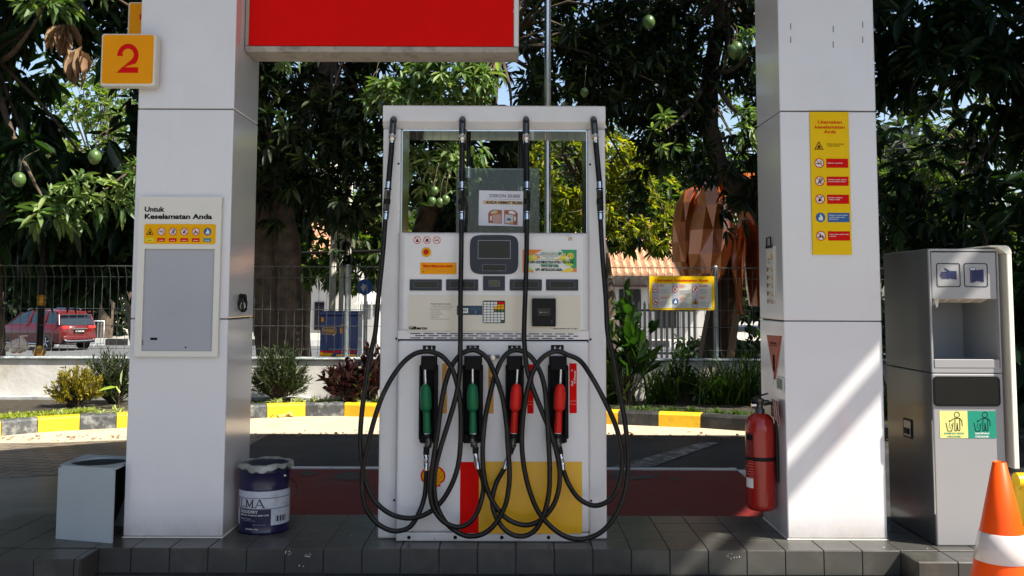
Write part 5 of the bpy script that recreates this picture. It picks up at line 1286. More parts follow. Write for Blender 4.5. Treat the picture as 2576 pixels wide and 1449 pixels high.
t3, C3 = tree("mango_tree", (3.1, 14.2, -.86), "mango tree with the curved dark trunk behind the copper sculpture, left of the right pillar",
     [([(4.2, 14.4, -.9), (4.1, 14.4, 1.2), (3.7, 14.3, 2.5), (2.98, 14.1, 3.3), (2.84, 14.0, 4.4), (3.1, 14, 5.8)], [.24, .19, .16, .14, .12, .09])],
     [((3.2, 14.3, 5.3), (3.0, 1.5, 2.7), 1600, .2), ((4.0, 11.7, 7.9), (3.2, 2.0, 1.7), 1150, .0), ((3.6, 13.6, 3.4), (1.1, .6, 1.1), 160, .1), ((5.6, 15.0, 3.6), (1.6, .7, 1.9), 420, 0)], MANGO, .21, .052, 13)
t4, C4 = tree("broadleaf_tree", (7.6, 12.8, -.86), "dark broad leaved tree filling the right edge behind the grey cabinet",
     [([(7.9, 13.0, -.9), (7.7, 13, 1.5), (7.4, 12.9, 3.5), (7.6, 12.8, 5.5)], [.3, .24, .2, .14])],
     [((6.6, 13.4, 5.0), (2.1, 1.4, 2.6), 620, .2), ((8.4, 12.2, 3.5), (2.0, 1.6, 3.0), 520, .2), ((6.0, 12.9, 3.2), (1.1, .8, 2.2), 260, 0), ((8.5, 11.0, 7.5), (3.5, 2.6, 2.0), 800, .1)], BREAD, .34, .10, 9)
t5, C5 = tree("breadfruit_tree", (-7.2, 13.0, -.86), "large leaved tree at the left edge with hanging dry brown leaves",
     [([(-6.85, 13.2, -.9), (-6.95, 13.2, 1.2), (-7.0, 13.1, 2.6), (-7.0, 13.0, 4.6)], [.20, .16, .13, .1])],
     [((-6.7, 13.3, 4.6), (2.0, 1.3, 2.8), 620, .2), ((-6.0, 14.2, 2.35), (1.6, .6, 1.0), 300, 0), ((-8.0, 11.7, 7.6), (2.9, 1.9, 1.6), 700, .0)], BREAD, .40, .13, 9, droop=.6, nl=14)
# sunlit boughs: each belongs to its tree
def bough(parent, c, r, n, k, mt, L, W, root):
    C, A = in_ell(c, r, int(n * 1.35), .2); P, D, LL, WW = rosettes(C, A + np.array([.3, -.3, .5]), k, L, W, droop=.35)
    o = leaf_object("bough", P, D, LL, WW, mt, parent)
    tb = MB(); tb.tube(catmull([root, Vector(root).lerp(Vector(c), .5) + Vector((0, 0, -.15)), c], 5), [.05 - .004 * i for i in range(11)], BARK, 6); tb.build("branch", parent)
    return o
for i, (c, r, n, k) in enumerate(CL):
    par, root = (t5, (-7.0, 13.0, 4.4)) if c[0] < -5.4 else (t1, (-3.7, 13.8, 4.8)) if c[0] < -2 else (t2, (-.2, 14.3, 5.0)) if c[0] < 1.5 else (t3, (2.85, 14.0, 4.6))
    bough(par, c, r, n, k, LITLEAF, .24 if par is t5 else .165, .075 if par is t5 else .046, root)
# dry hanging leaves at the upper left
DRY = leaf_mat("dry_brown_leaf", (0.16, 0.09, 0.045), (0.34, 0.22, 0.12), .25, .7, (1.2, 1.0, .7))
for (u, v) in ((158, 65), (200, 130)):
    c = at(u, v, 11.6); n = 16
    P = np.tile(np.array(c), (n, 1)) + rng.normal(0, .035, (n, 3)); D = np.tile([[0, 0, -1.0]], (n, 1)) + rng.normal(0, .28, (n, 3))
    o = leaf_object("dry_leaf", P, D, rng.uniform(.2, .42, n), rng.uniform(.06, .13, n), DRY, t5, fold=.5); RAYS.append((tuple(c), .4))
# mangoes
FRUIT = mat("green_mango_skin", (0.07, 0.13, 0.035), .35, var=.15, scale=8)
FR = [(1087, 506, t2), (1107, 509, t2), (1121, 502, t2), (1093, 480, t2), (945, 210, t2), (933, 240, t2), (1040, 210, t2), (1130, 192, t2), (1853, 122, t3), (1846, 128, t3), (1632, 55, t3), (238, 394, t5), (48, 451, t5), (1470, 232, t2)]
for u, v, par in FR:
    big = par is not t2; c = at(u, v, 11.4 if par is not t5 else 11.3); r = .075 if big else .05
    m = MB(); m.lathe(c, [(0, -r * 1.25), (r * .55, -r * 1.05), (r * .95, -r * .4), (r, r * .1), (r * .8, r * .7), (r * .35, r * 1.05), (0, r * 1.1)], FRUIT, 14)
    m.tube(catmull([c + Vector((0, 0, r)), c + Vector((.02, .05, .25)), c + Vector((.05, .35, .4))], 4), .004, BARK, 5); plab(m.build("fruit", par), "green unripe fruit")

# ---- further trees
t6, _ = tree("feathery_tree", (1.3, 18.0, -.86), "sunlit yellow green feathery tree seen through the dispenser frame and right of it",
     [([(1.9, 18.6, -.9), (1.8, 18.6, 1.5), (1.5, 18.4, 3.2)], [.2, .14, .08])], [((1.2, 18.0, 3.6), (1.35, .9, 1.0), 420, .2), ((2.4, 18.4, 3.0), (.9, .8, .8), 120, .2)], FEATH, .15, .05, 16, gaps=False, thr=-.25, ns=2.2, droop=.1, group="small sunlit trees beyond the street verge", rays=False)
t7, _ = tree("pale_leaved_tree", (-8.1, 18.6, -.86), "pale sunlit small leaved tree at the upper left against the sky",
     [([(-9.7, 18.6, -.9), (-9.6, 18.6, 2.5), (-8.6, 18.6, 4)], [.16, .11, .06])], [((-8.2, 18.6, 4.0), (1.8, 1.0, 1.4), 520, .2)], PALEL, .15, .055, 12, gaps=False, thr=-.1, ns=2.0, droop=.2, group="small sunlit trees beyond the street verge", rays=False, nl=10)
t8, _ = tree("feathery_tree", (8.5, 19, -.86), "half lit small leaved tree between the right pillar and the cabinet top",
     [([(9.2, 19, -.9), (9.1, 19, 2.5), (8.9, 19, 4)], [.2, .14, .08])], [((8.9, 19, 3.6), (2.0, 1.0, 2.0), 640, .15)], MIXL, .15, .05, 13, gaps=False, thr=-.15, ns=1.8, droop=.25, group="small sunlit trees beyond the street verge", rays=False)
t9, _ = tree("verge_tree", (-3.4, 24, -.86), "leafy tree on the street verge seen between the thick trunk and the utility box",
     [([(-5.2, 24, -.9), (-5.2, 24, 2), (-5.1, 24, 4)], [.4, .3, .2])], [((-5.5, 24, 5.6), (3.5, 1.5, 3.6), 500, .2), ((-4.2, 23, 2.75), (2.2, .8, 1.25), 560, 0), ((-6.4, 23, 1.2), (.9, .6, 1.6), 200, 0)], MIXL, .26, .09, 11, gaps=False, thr=-.2, ns=.9, group="trees along the street", rays=False)
t10, _ = tree("verge_tree", (5, 26, -.86), "dark tree standing before the tiled roof house",
     [([(6.9, 26, -.9), (6.8, 26, 2), (6.6, 26, 4)], [.3, .25, .2])], [((5.2, 26, 6.2), (4.0, 1.8, 3.7), 700, .2), ((3.4, 22.5, 3.6), (3.4, .9, 1.3), 760, 0)], MIXL, .26, .09, 11, gaps=False, thr=-.3, ns=.9, group="trees along the street", rays=False)
t11, _ = tree("verge_tree", (-13, 27, -.86), "street tree standing far left behind the red car",
     [([(-18.9, 46, -.7), (-18.7, 46, 2), (-18.2, 46, 5)], [.36, .33, .26])], [((-17, 45, 8.0), (6.5, 3.0, 5.2), 520, .2)], MIXL, .34, .12, 10, gaps=False, thr=-.3, ns=.7, group="trees along the street", rays=False)
t12, _ = tree("verge_tree", (-11.4, 30, -.86), "leaning street tree just left of the left pillar, right of the red car",
     [([(-11.1, 30, -.9), (-11.4, 30, .8), (-11.9, 30, 2.4), (-12.4, 30, 4)], [.36, .24, .2, .15])], [((-12.5, 30, 6.3), (3.6, 2.0, 3.6), 420, .2)], MIXL, .28, .10, 10, gaps=False, thr=-.3, ns=.8, group="trees along the street", rays=False)
# unseen leaf masses added on both sides to darken the side faces
for sgn, nm in ((1, "right"), (-1, "left")):
    n = 1500; C = np.stack([rng.uniform(12.5, 15.5, n) * sgn, rng.uniform(-9, 10.5, n), rng.uniform(0.2, 12.0, n)], 1)
    P, D, LL, WW = rosettes(C, rng.normal(0, 1, (n, 3)), 9, .95, .42); sd = leaf_object("unseen_shade_foliage", P, D, LL, WW, DARKL); stuff(sd)
# clipped hedge across the street
n = 1500; C = np.stack([rng.uniform(-34, -18.9, n), rng.uniform(47.5, 49, n), rng.uniform(-.6, 3.4, n)], 1); P, D, LL, WW = rosettes(C, rng.normal(0, 1, (n, 3)), 8, .45, .2)
hd = thing("hedge", (-26, 48, -.6), "tall dark hedge behind the red car", "hedge"); leaf_object("foliage", P, D, LL, WW, DARKL, hd)
hd2 = thing("hedge", (6.5, 21, -.86), "low dark hedge behind the right part of the wire fence", "hedge"); n = 1300; C = np.stack([rng.uniform(3.6, 10.5, n), rng.uniform(20.4, 21.6, n), rng.uniform(-.8, 1.45, n)], 1); C[:, 2] = np.where(C[:, 0] < 5.0, C[:, 2] * .45 - .2, C[:, 2])
P, D, LL, WW = rosettes(C, rng.normal(0, 1, (n, 3)), 9, .22, .09); leaf_object("foliage", P, D, LL, WW, DARKL, hd2)
# far-off wooded backdrop
n = 5200; C = np.stack([rng.uniform(-40, 46, n), rng.uniform(56, 66, n), np.zeros(n)], 1)
hh = 7 + 3.0 * np.sin(C[:, 0] * .31 + 1) + 2 * np.sin(C[:, 0] * .83); C[:, 2] = rng.uniform(1.0, 1.2, n) * rng.uniform(.15, 1, n) ** .7 * hh
P, D, LL, WW = rosettes(C, rng.normal(0, 1, (n, 3)), 9, 1.05, .42)
fw = leaf_object("distant_trees", P, D, LL, WW, DARKL); stuff(fw)

# ---- planting bed, kerb, garden wall
KP = [(-260, 1118), (0, 1098.4), (95, 1089.6), (198, 1083), (323, 1077), (480, 1062), (624, 1054), (769, 1048.5), (866, 1047.7), (949, 1051), (1150, 1056), (1350, 1060), (1532, 1068.7), (1656, 1073.7), (1762, 1078), (1874, 1086), (2100, 1100), (2400, 1122), (2800, 1160)]
KG = [gz(u, v) for u, v in KP]
KY_ = mat("yellow_kerb_paint", (0.72, 0.42, 0.008), .6, var=.1, scale=5, bump=.4, bscale=25, dirt=(.3, .2, .05), dirt_amt=.35, dscale=7)
KB = mat("worn_black_kerb_paint", (0.05, 0.055, 0.06), .65, var=.3, scale=6, bump=.5, bscale=25, dirt=(.30, .30, .29), dirt_amt=1.0, dscale=9)
KB2 = mat("black_kerb_paint", (0.02, 0.02, 0.02), .6, var=.3, bump=.4, bscale=25, dirt=(.07, .07, .065), dirt_amt=.8, dscale=6)
cuts = [(-260, 3), (-100, 0), (3, 1), (95, 0), (200, 1), (292, 0), (420, 1), (520, 0), (600, 1), (671, 0), (768.6, 1), (865, 0), (965, 2), (1100, 0), (1250, 2), (1400, 0), (1555, 2), (1656, 0), (1762, 2), (1880, 0), (2060, 2), (2300, 0), (2520, 2), (2800, 2)]
us = [p[0] for p in KP]
def kpt(u):
    i = max(0, min(len(us) - 2, max(j for j in range(len(us)) if us[j] <= u) if u > us[0] else 0)); t = (u - us[i]) / (us[i + 1] - us[i]); return KG[i].lerp(KG[i + 1], t)
mb = MB(); Hk, Wk = .150, .15
for (u0, c), (u1, _) in zip(cuts[:-1], cuts[1:]):
    mt = [KY_, KB, KB2, KB][c]; N_ = 4; ring = []
    for j in range(N_ + 1):
        u = u0 + (u1 - u0) * j / N_; p = kpt(u); q = kpt(min(2799, u + 2)) - kpt(max(-259, u - 2)); q.normalize(); nrm = Vector((-q.y, q.x, 0))
        sh = q * (.003 if j == 0 else -.003 if j == N_ else 0); p = p + sh
        ring.append([p + nrm * a + Vector((0, 0, b)) for a, b in ((0, -.01), (.012, Hk - .025), (.03, Hk - .004), (.05, Hk), (Wk, Hk), (Wk, -.01))])
    vs = [v for r_ in ring for v in r_]
    mb.add(vs, [(j * 6 + k, (j + 1) * 6 + k, (j + 1) * 6 + k + 1, j * 6 + k + 1) for j in range(N_) for k in range(5)] + [tuple(range(6)), tuple(reversed(range(N_ * 6, N_ * 6 + 6)))], mt)
struct(mb.build("striped_kerb"))
bed = [kpt(u) + Vector((0, .12, .125)) for u in range(-250, 2790, 60)]
mb = MB(); mb.add([tuple(v) for v in bed] + [(9, 12.02, .125), (-9, 12.02, .125)], [tuple(range(len(bed) + 2))], SOIL); struct(mb.build("planting_bed"))
WALLM = mat("stained_white_render", (0.56, 0.55, 0.53), .8, var=.08, scale=3, bump=.4, bscale=18, dirt=(.30, .24, .15), dirt_amt=.85, dscale=1.4)
gw = thing("garden_wall", (0, 12.1, 0), "low stained white garden wall under the wire fence", "wall")
mb = MB(); mb.box(-12, 12, 12.03, 12.22, -.9, .598, WALLM, .01, 1); mb.build("wall", gw)
mb = MB(); mb.box(-12, 12, 12.0, 12.25, .600, .622, mat("mossy_coping", (.36, .40, .41), .8, var=.3, scale=9, dirt=(.12, .16, .17), dirt_amt=.8, dscale=6), .006, 1); mb.build("coping", gw)
mb = MB(); mb.box(-12, -2.4, 11.88, 12.029, -.2, .165, mat("weathered_plinth", (.38, .39, .39), .85, var=.3, scale=6, dirt=(.06, .08, .08), dirt_amt=.9, dscale=5), .01, 1); mb.build("footing", gw)

# ---- wire fence
WIRE = mat("grey_green_wire", (0.07, 0.08, 0.078), .5, metal=.3, var=.1)
GALV = mat("galvanised_post", (0.30, 0.34, 0.36), .4, metal=.6, var=.2, scale=10)
fz_ = lambda v: at(1288, v, 12.1).z
zt_, z1_, z2_, z3_, z4_, zb_2 = fz_(672), fz_(700), fz_(780), fz_(822), fz_(880), fz_(903)
fe = thing("wire_fence", (0, 12.1, .62), "tall welded wire mesh fence with grey posts standing on the low garden wall", "fence")
posts = [-8.8, -6.54, -4.28, -2.02, .24, 2.5, 4.76, 7.02, 9.28]
for a, b in zip(posts[:-1], posts[1:]):
    m = MB(); w = .0030
    def rod(p, q):
        p, q = Vector(p), Vector(q); m.tube([p, q], w, WIRE, 4, cap=False, smooth=False)
    x = a + .05
    while x < b - .02:
        rod((x, 12.10, zb_2 + .10), (x, 12.10, z1_)); rod((x, 12.10, z1_), (x, 12.03, zt_)); rod((x, 12.03, zt_), (x, 12.17, zt_ - .005))
        rod((x, 12.10, zb_2 + .10), (x, 12.03, zb_2)); x += .0985
    for y, z in ((12.10, z1_), (12.03, zt_), (12.17, zt_ - .005), (12.10, z2_), (12.10, z3_), (12.10, z4_), (12.03, zb_2)): rod((a, y - .004, z), (b, y - .004, z))
    m.build("mesh_panel", fe)
for x in posts:
    m = MB(); m.tube([(x, 12.13, .62), (x, 12.13, zt_ + .01)], .028, GALV, 12); m.lathe((x, 12.13, zt_ + .01), [(.03, 0), (.026, .015), (0, .022)], GALV, 12)
    m.lathe((x, 12.13, .622), [(.05, 0), (.05, .008), (.03, .01)], GALV, 12); m.build("post", fe)

# yellow sign on the fence
a, b = at(1634, 779.5, 12.0), at(1797, 695, 12.0)
fs_ = thing("fence_safety_sign", ((a.x + b.x) / 2, 12.0, a.z), "yellow framed safety sign with six symbols hung on the wire fence", "sign")
f = fr_front(12.01); m = MB(); m.fbox(f, a.x, b.x, a.z, b.z, 0, .006, YELB); m.build("board", fs_)
f = fr_front(12.003); m = MB(); w, h = b.x - a.x, b.z - a.z
m.text(f, "Utamakan keselamatan Anda", a.x + .085 * w, b.z - .155 * h, .072 * h, .0015, REDS, w=.82 * w, bold=.02)
ks = ['smoke', 'phone', 'key', 'moto', 'hand', 'flame']; tx = [("DILARANG", "MEROKOK"), ("DILARANG", "MENGGUNAKAN", "TELEPON"), ("MATIKAN MESIN", "SEBELUM MENGISI"), ("TURUN DARI MOTOR", "SAAT MENGISI"), ("GUNAKAN", "WADAH YANG", "BENAR"), ("AWAS MUDAH", "TERBAKAR")]
PB = mat("pale_print", (.66, .68, .6), .5)
for i in range(6):
    c, r_ = i % 3, i // 3; x0 = a.x + (.045 + .305 * c) * w; z1 = b.z - (.215 + .365 * r_) * h; m.rect(f, x0, x0 + .095 * w, z1 - .365 * h, z1, .0015, GREY1); m.rect(f, x0 + .096 * w, x0 + .30 * w, z1 - .362 * h, z1 - .004, .0015, PB)
    picto(m, f, x0 + .048 * w, z1 - .17 * h, .092 * h, .003, ks[i])
    for j, l in enumerate(tx[i]): m.text(f, l, x0 + .108 * w, z1 - (.055 + .042 * j) * h, .026 * h, .003, REDS, w=.0105 * w * len(l) * .95, bold=.02)
    for j in range(8 - len(tx[i])): m.line(f, [(x0 + .108 * w, z1 - (.085 + .042 * len(tx[i]) + .028 * j) * h), (x0 + (.25 + .04 * math.sin(j * 2 + i)) * w, z1 - (.085 + .042 * len(tx[i]) + .028 * j) * h)], .011 * h, .003, GREYP)
m.build("printed_rules", fs_)

# ---- lamp pole beside the dispenser
p0 = at(1377.5, 300, 11.7)
lp = thing("steel_pole", (p0.x, 11.7, .12), "tall plain galvanised steel pole rising behind the fuel dispenser", "pole")
m = MB(); m.tube([(p0.x, 11.7, .10), (p0.x, 11.7, 3.2)], .042, STEEL, 16); m.tube([(p0.x, 11.7, 3.2), (p0.x, 11.7, 7.5)], .040, STEEL, 16); m.build("shaft", lp)
m = MB(); m.lathe((p0.x, 11.7, .126), [(.10, 0), (.10, .012), (.05, .014), (.045, .05)], STEEL, 16); m.build("base_flange", lp)

# ---- utility box
a, b = at(804, 897, 13.6), at(889, 783, 13.6)
ub = thing("utility_box", ((a.x + b.x) / 2, 13.9, -.86), "dark blue street utility box numbered P 0308 behind the wire fence", "utility box")
UB = mat("utility_blue", (.012, .035, .17), .35, var=.1, coat=.3); UB_LIT = mat("utility_lit_side_blue", (.01, .12, .36), .35, var=.1, coat=.3)
x0, x1, z0, z1 = a.x, b.x, a.z, b.z; xr = at(912, 800, 14.05).x
m = MB(); m.box(x0, xr, 13.6, 14.05, z0, z1 - .06, UB, .008, 1); m.box(x0 - .015, xr + .015, 13.58, 14.07, z1 - .058, z1, UB, .01, 1); m.build("cabinet", ub)
m = MB(); m.box(x0 + .02, xr - .02, 13.62, 14.03, -.86, z0 - .001, WALLM); m.build("plinth", ub)
f = fr_front(13.599); m = MB(); w, h = x1 - x0, z1 - z0
m.poly(f, [(x0 + .01, z0 + .01), (x0 + .34 * w, z0 + .01), (x0 + .40 * w, z0 + .075 * h), (x0 + .01, z0 + .09 * h)], .002, YEL); m.poly(f, [(x0 + .5 * w, z0 + .01), (xr - .01, z0 + .01), (xr - .01, z0 + .05 * h), (x0 + .5 * w, z0 + .05 * h)], .002, YEL); m.rect(f, x0 + .01, xr - .01, z0 + .09 * h, z0 + .125 * h, .0015, REDS)
m.line(f, [(x0 + .54 * w, z0 + .12 * h), (x0 + .54 * w, z1 - .1 * h)], .004, .002, INK)
pts = rr(x0 + .07 * w, x0 + .49 * w, z0 + .49 * h, z0 + .64 * h, .012, 3); pin = rr(x0 + .085 * w, x0 + .475 * w, z0 + .502 * h, z0 + .628 * h, .010, 3); n_ = len(pts)
m.add([f.p(q[0], q[1], .003) for q in pts + pin], [(i, (i + 1) % n_, n_ + (i + 1) % n_, n_ + i) for i in range(n_)], YEL)
m.text(f, "P 0308", x0 + .28 * w, z0 + .53 * h, .07 * h, .003, YEL, w=.34 * w, bold=.03, al='C'); m.text(f, "CENTER", x0 + .60 * w, z0 + .66 * h, .045 * h, .003, YEL, w=.28 * w, bold=.02); m.text(f, "1", x0 + .61 * w, z0 + .52 * h, .11 * h, .003, YEL, bold=.05); m.text(f, "0", x0 + .70 * w, z0 + .52 * h, .11 * h, .003, REDS, bold=.05)
m.rect(f, x0 + .03 * w, x0 + .1 * w, z0 + .76 * h, z0 + .86 * h, .003, AMBER); m.rect(f, x0 + .84 * w, x0 + .93 * w, z0 + .155 * h, z0 + .195 * h, .003, AMBER); m.disc(f, x0 + .42 * w, z0 + .475 * h, .012, .003, WINK, 10)
m.build("printed_marks", ub)
f2_ = Frame((xr + .001, 0, 0), (0, 1, 0), (0, 0, 1)); m = MB(); m.rect(f2_, 13.62, 14.03, z0 + .02, z1 - .08, .001, UB_LIT); m.build("side_panel", ub)  # brighter copy of the box blue, paints light on this side
# ---- poles behind the box
for u, yt, lb, r_ in ((834, 560, "leftmost of the three white poles behind the utility box", .055), (856.5, 520, "middle thinner white pole behind the utility box", .04), (873, 560, "rightmost white pole behind the utility box", .05)):
    Y = 15.2; q = at(u, 760, Y); zt2 = at(u, yt, Y).z; m = MB(); m.tube([(q.x, Y, -.86), (q.x + .01, Y, zt2 * .5), (q.x + .02, Y, zt2 + 1.6)], [r_, r_ * .95, r_ * .8], mat("white_pole_paint", (.62, .6, .54), .5, var=.1), 12); o = m.build("white_pole"); tag(o, lb, "pole", "white poles behind the utility box")
# round blue road sign
q = at(918, 722, 16.0); rs = thing("round_road_sign", (q.x, 16, -.86), "round blue and white road sign on a thin white post right of the utility box", "road sign")
f = fr_front(16.0); m = MB(); m.disc(f, q.x, q.z, .125, .006, mat('sign_blue', (.01, .12, .5), .5), 24); m.disc(f, q.x, q.z, .128, 0, GREYP, 24); m.poly(f, [(q.x - .07, q.z - .01), (q.x - .02, q.z - .08), (q.x + .03, q.z + .02), (q.x - .03, q.z + .06)], .009, WINK); m.build("plate", rs)
m = MB(); m.tube([(q.x, 16.04, -.86), (q.x, 16.04, q.z + .15)], .022, WINK, 10); m.build("post", rs)
# ornamental black post with gold foot
q = at(99, 885, 13.2); lo = thing("ornamental_post", (q.x, 13.2, -.86), "slim black and gold ornamental post in front of the red car", "post")
GOLD = mat("gold_paint", (.42, .22, .02), .35, metal=.5, var=.1)
m = MB(); m.tube([(q.x, 13.2, -.86), (q.x, 13.2, 2.2)], .042, BLACKP, 12); m.build("shaft", lo)
m = MB(); zq = q.z; m.lathe((q.x, 13.2, zq), [(.045, -.10), (.06, -.06), (.085, -.02), (.09, .0), (.085, .02), (.06, .05), (.045, .08)], GOLD, 8, smooth=False); m.build("collar", lo)
zq = at(99, 755, 13.2).z; m = MB(); m.lathe((q.x, 13.2, zq), [(.045, -.07), (.065, -.03), (.05, 0), (.07, .03), (.045, .07)], GOLD, 8, smooth=False); m.build("collar", lo)
# plastic bag on the fence
q = at(34, 868, 12.35); m = MB(); BAG = mat("clear_plastic_bag", (.75, .66, .60), .25, var=.2, scale=20, trans=.3, coat=.4)
rs_ = [(0, -.11), (.10, -.10), (.13, -.05), (.11, .02), (.06, .08), (.02, .12), (.05, .15)]; k = 20; vs = []
for j, (r_, z_) in enumerate(rs_):
    for i in range(k): t = 2 * math.pi * i / k; rr2 = r_ * (1 + .18 * math.sin(3 * t + j) + .1 * math.sin(7 * t + 2 * j)); vs.append((q.x + rr2 * 1.15 * math.cos(t) + .02 * j, 12.35 + rr2 * math.sin(t) * .6, q.z + z_ * .8))
m.add(vs, [(j * k + i, j * k + (i + 1) % k, (j + 1) * k + (i + 1) % k, (j + 1) * k + i) for j in range(len(rs_) - 1) for i in range(k)], BAG)
pb_ = thing("plastic_bag", (q.x, 12.35, .62), "tied clear plastic bag with orange contents behind the fence at the left edge", "bag"); m.build("bag", pb_)
m = MB()
for dx, dz, r_ in ((-.02, -.05, .055), (.05, -.055, .05), (.02, 0, .045)): m.lathe((q.x + dx + .03, 12.35, q.z + dz), [(0, -r_), (r_ * .7, -r_ * .7), (r_, 0), (r_ * .7, r_ * .7), (0, r_)], mat("orange_contents", (.6, .2, .05), .5), 12)
m.build("contents", pb_)

# ---- street: road, kerb, pavement
sheet("street_road", [(-120, 28), (120, 28), (120, 44.0), (-120, 44.0)], -.855, mat("street_asphalt", (0.10, 0.105, 0.11), .7, var=.15, scale=1, bump=.2, bscale=20))
mb = MB(); KW = mat("white_kerb_paint", (.52, .52, .5), .7, var=.1); x = -60; i = 0
while x < 60:
    mb.box(x, x + .99, 44.0, 44.35, -.86, -.58, KW if i % 2 else KB2); x += 1.0; i += 1
struct(mb.build("street_kerb"))
sheet("street_pavement", [(-120, 44.35), (120, 44.35), (120, 90), (-120, 90)], -.62, mat("pavement_concrete", (.36, .34, .30), .8, var=.1))
sheet("street_verge", [(-120, 12.3), (120, 12.3), (120, 28), (-120, 28)], -.852, mat("verge_earth", (.08, .09, .05), .9, var=.3))
# steel crowd barriers
BR_ = mat("barrier_steel", (.36, .42, .46), .4, metal=.5)
bars = [(-18.6, 42.6, 2.2, "long steel crowd barrier at the left edge by the street"), (-15.9, 45.5, 1.2, "shorter blue grey crowd barrier behind the red car")]
for x, y, w, lb in bars:
    t = thing("crowd_barrier", (x, y, -.86 if y < 44 else -.62), lb, "barrier", "steel crowd barriers by the street"); z = t.location.z; m = MB()
    m.tube([(x - w / 2, y, z + .15), (x - w / 2, y, z + 1.1), (x + w / 2, y, z + 1.1), (x + w / 2, y, z + .15), (x - w / 2, y, z + .15)], .03, BR_, 6); m.build("frame", t)
    m = MB(); n_ = int(w / .13)
    for k in range(1, n_): m.tube([(x - w / 2 + w * k / n_, y, z + .15), (x - w / 2 + w * k / n_, y, z + 1.08)], .014, BR_, 5)
    m.build("bar", t)
    for s_ in (-1, 1): m = MB(); m.tube([(x + s_ * w * .35, y - .3, z + .02), (x + s_ * w * .35, y, z + .16), (x + s_ * w * .35, y + .3, z + .02)], .02, BR_, 6); m.build("foot", t)

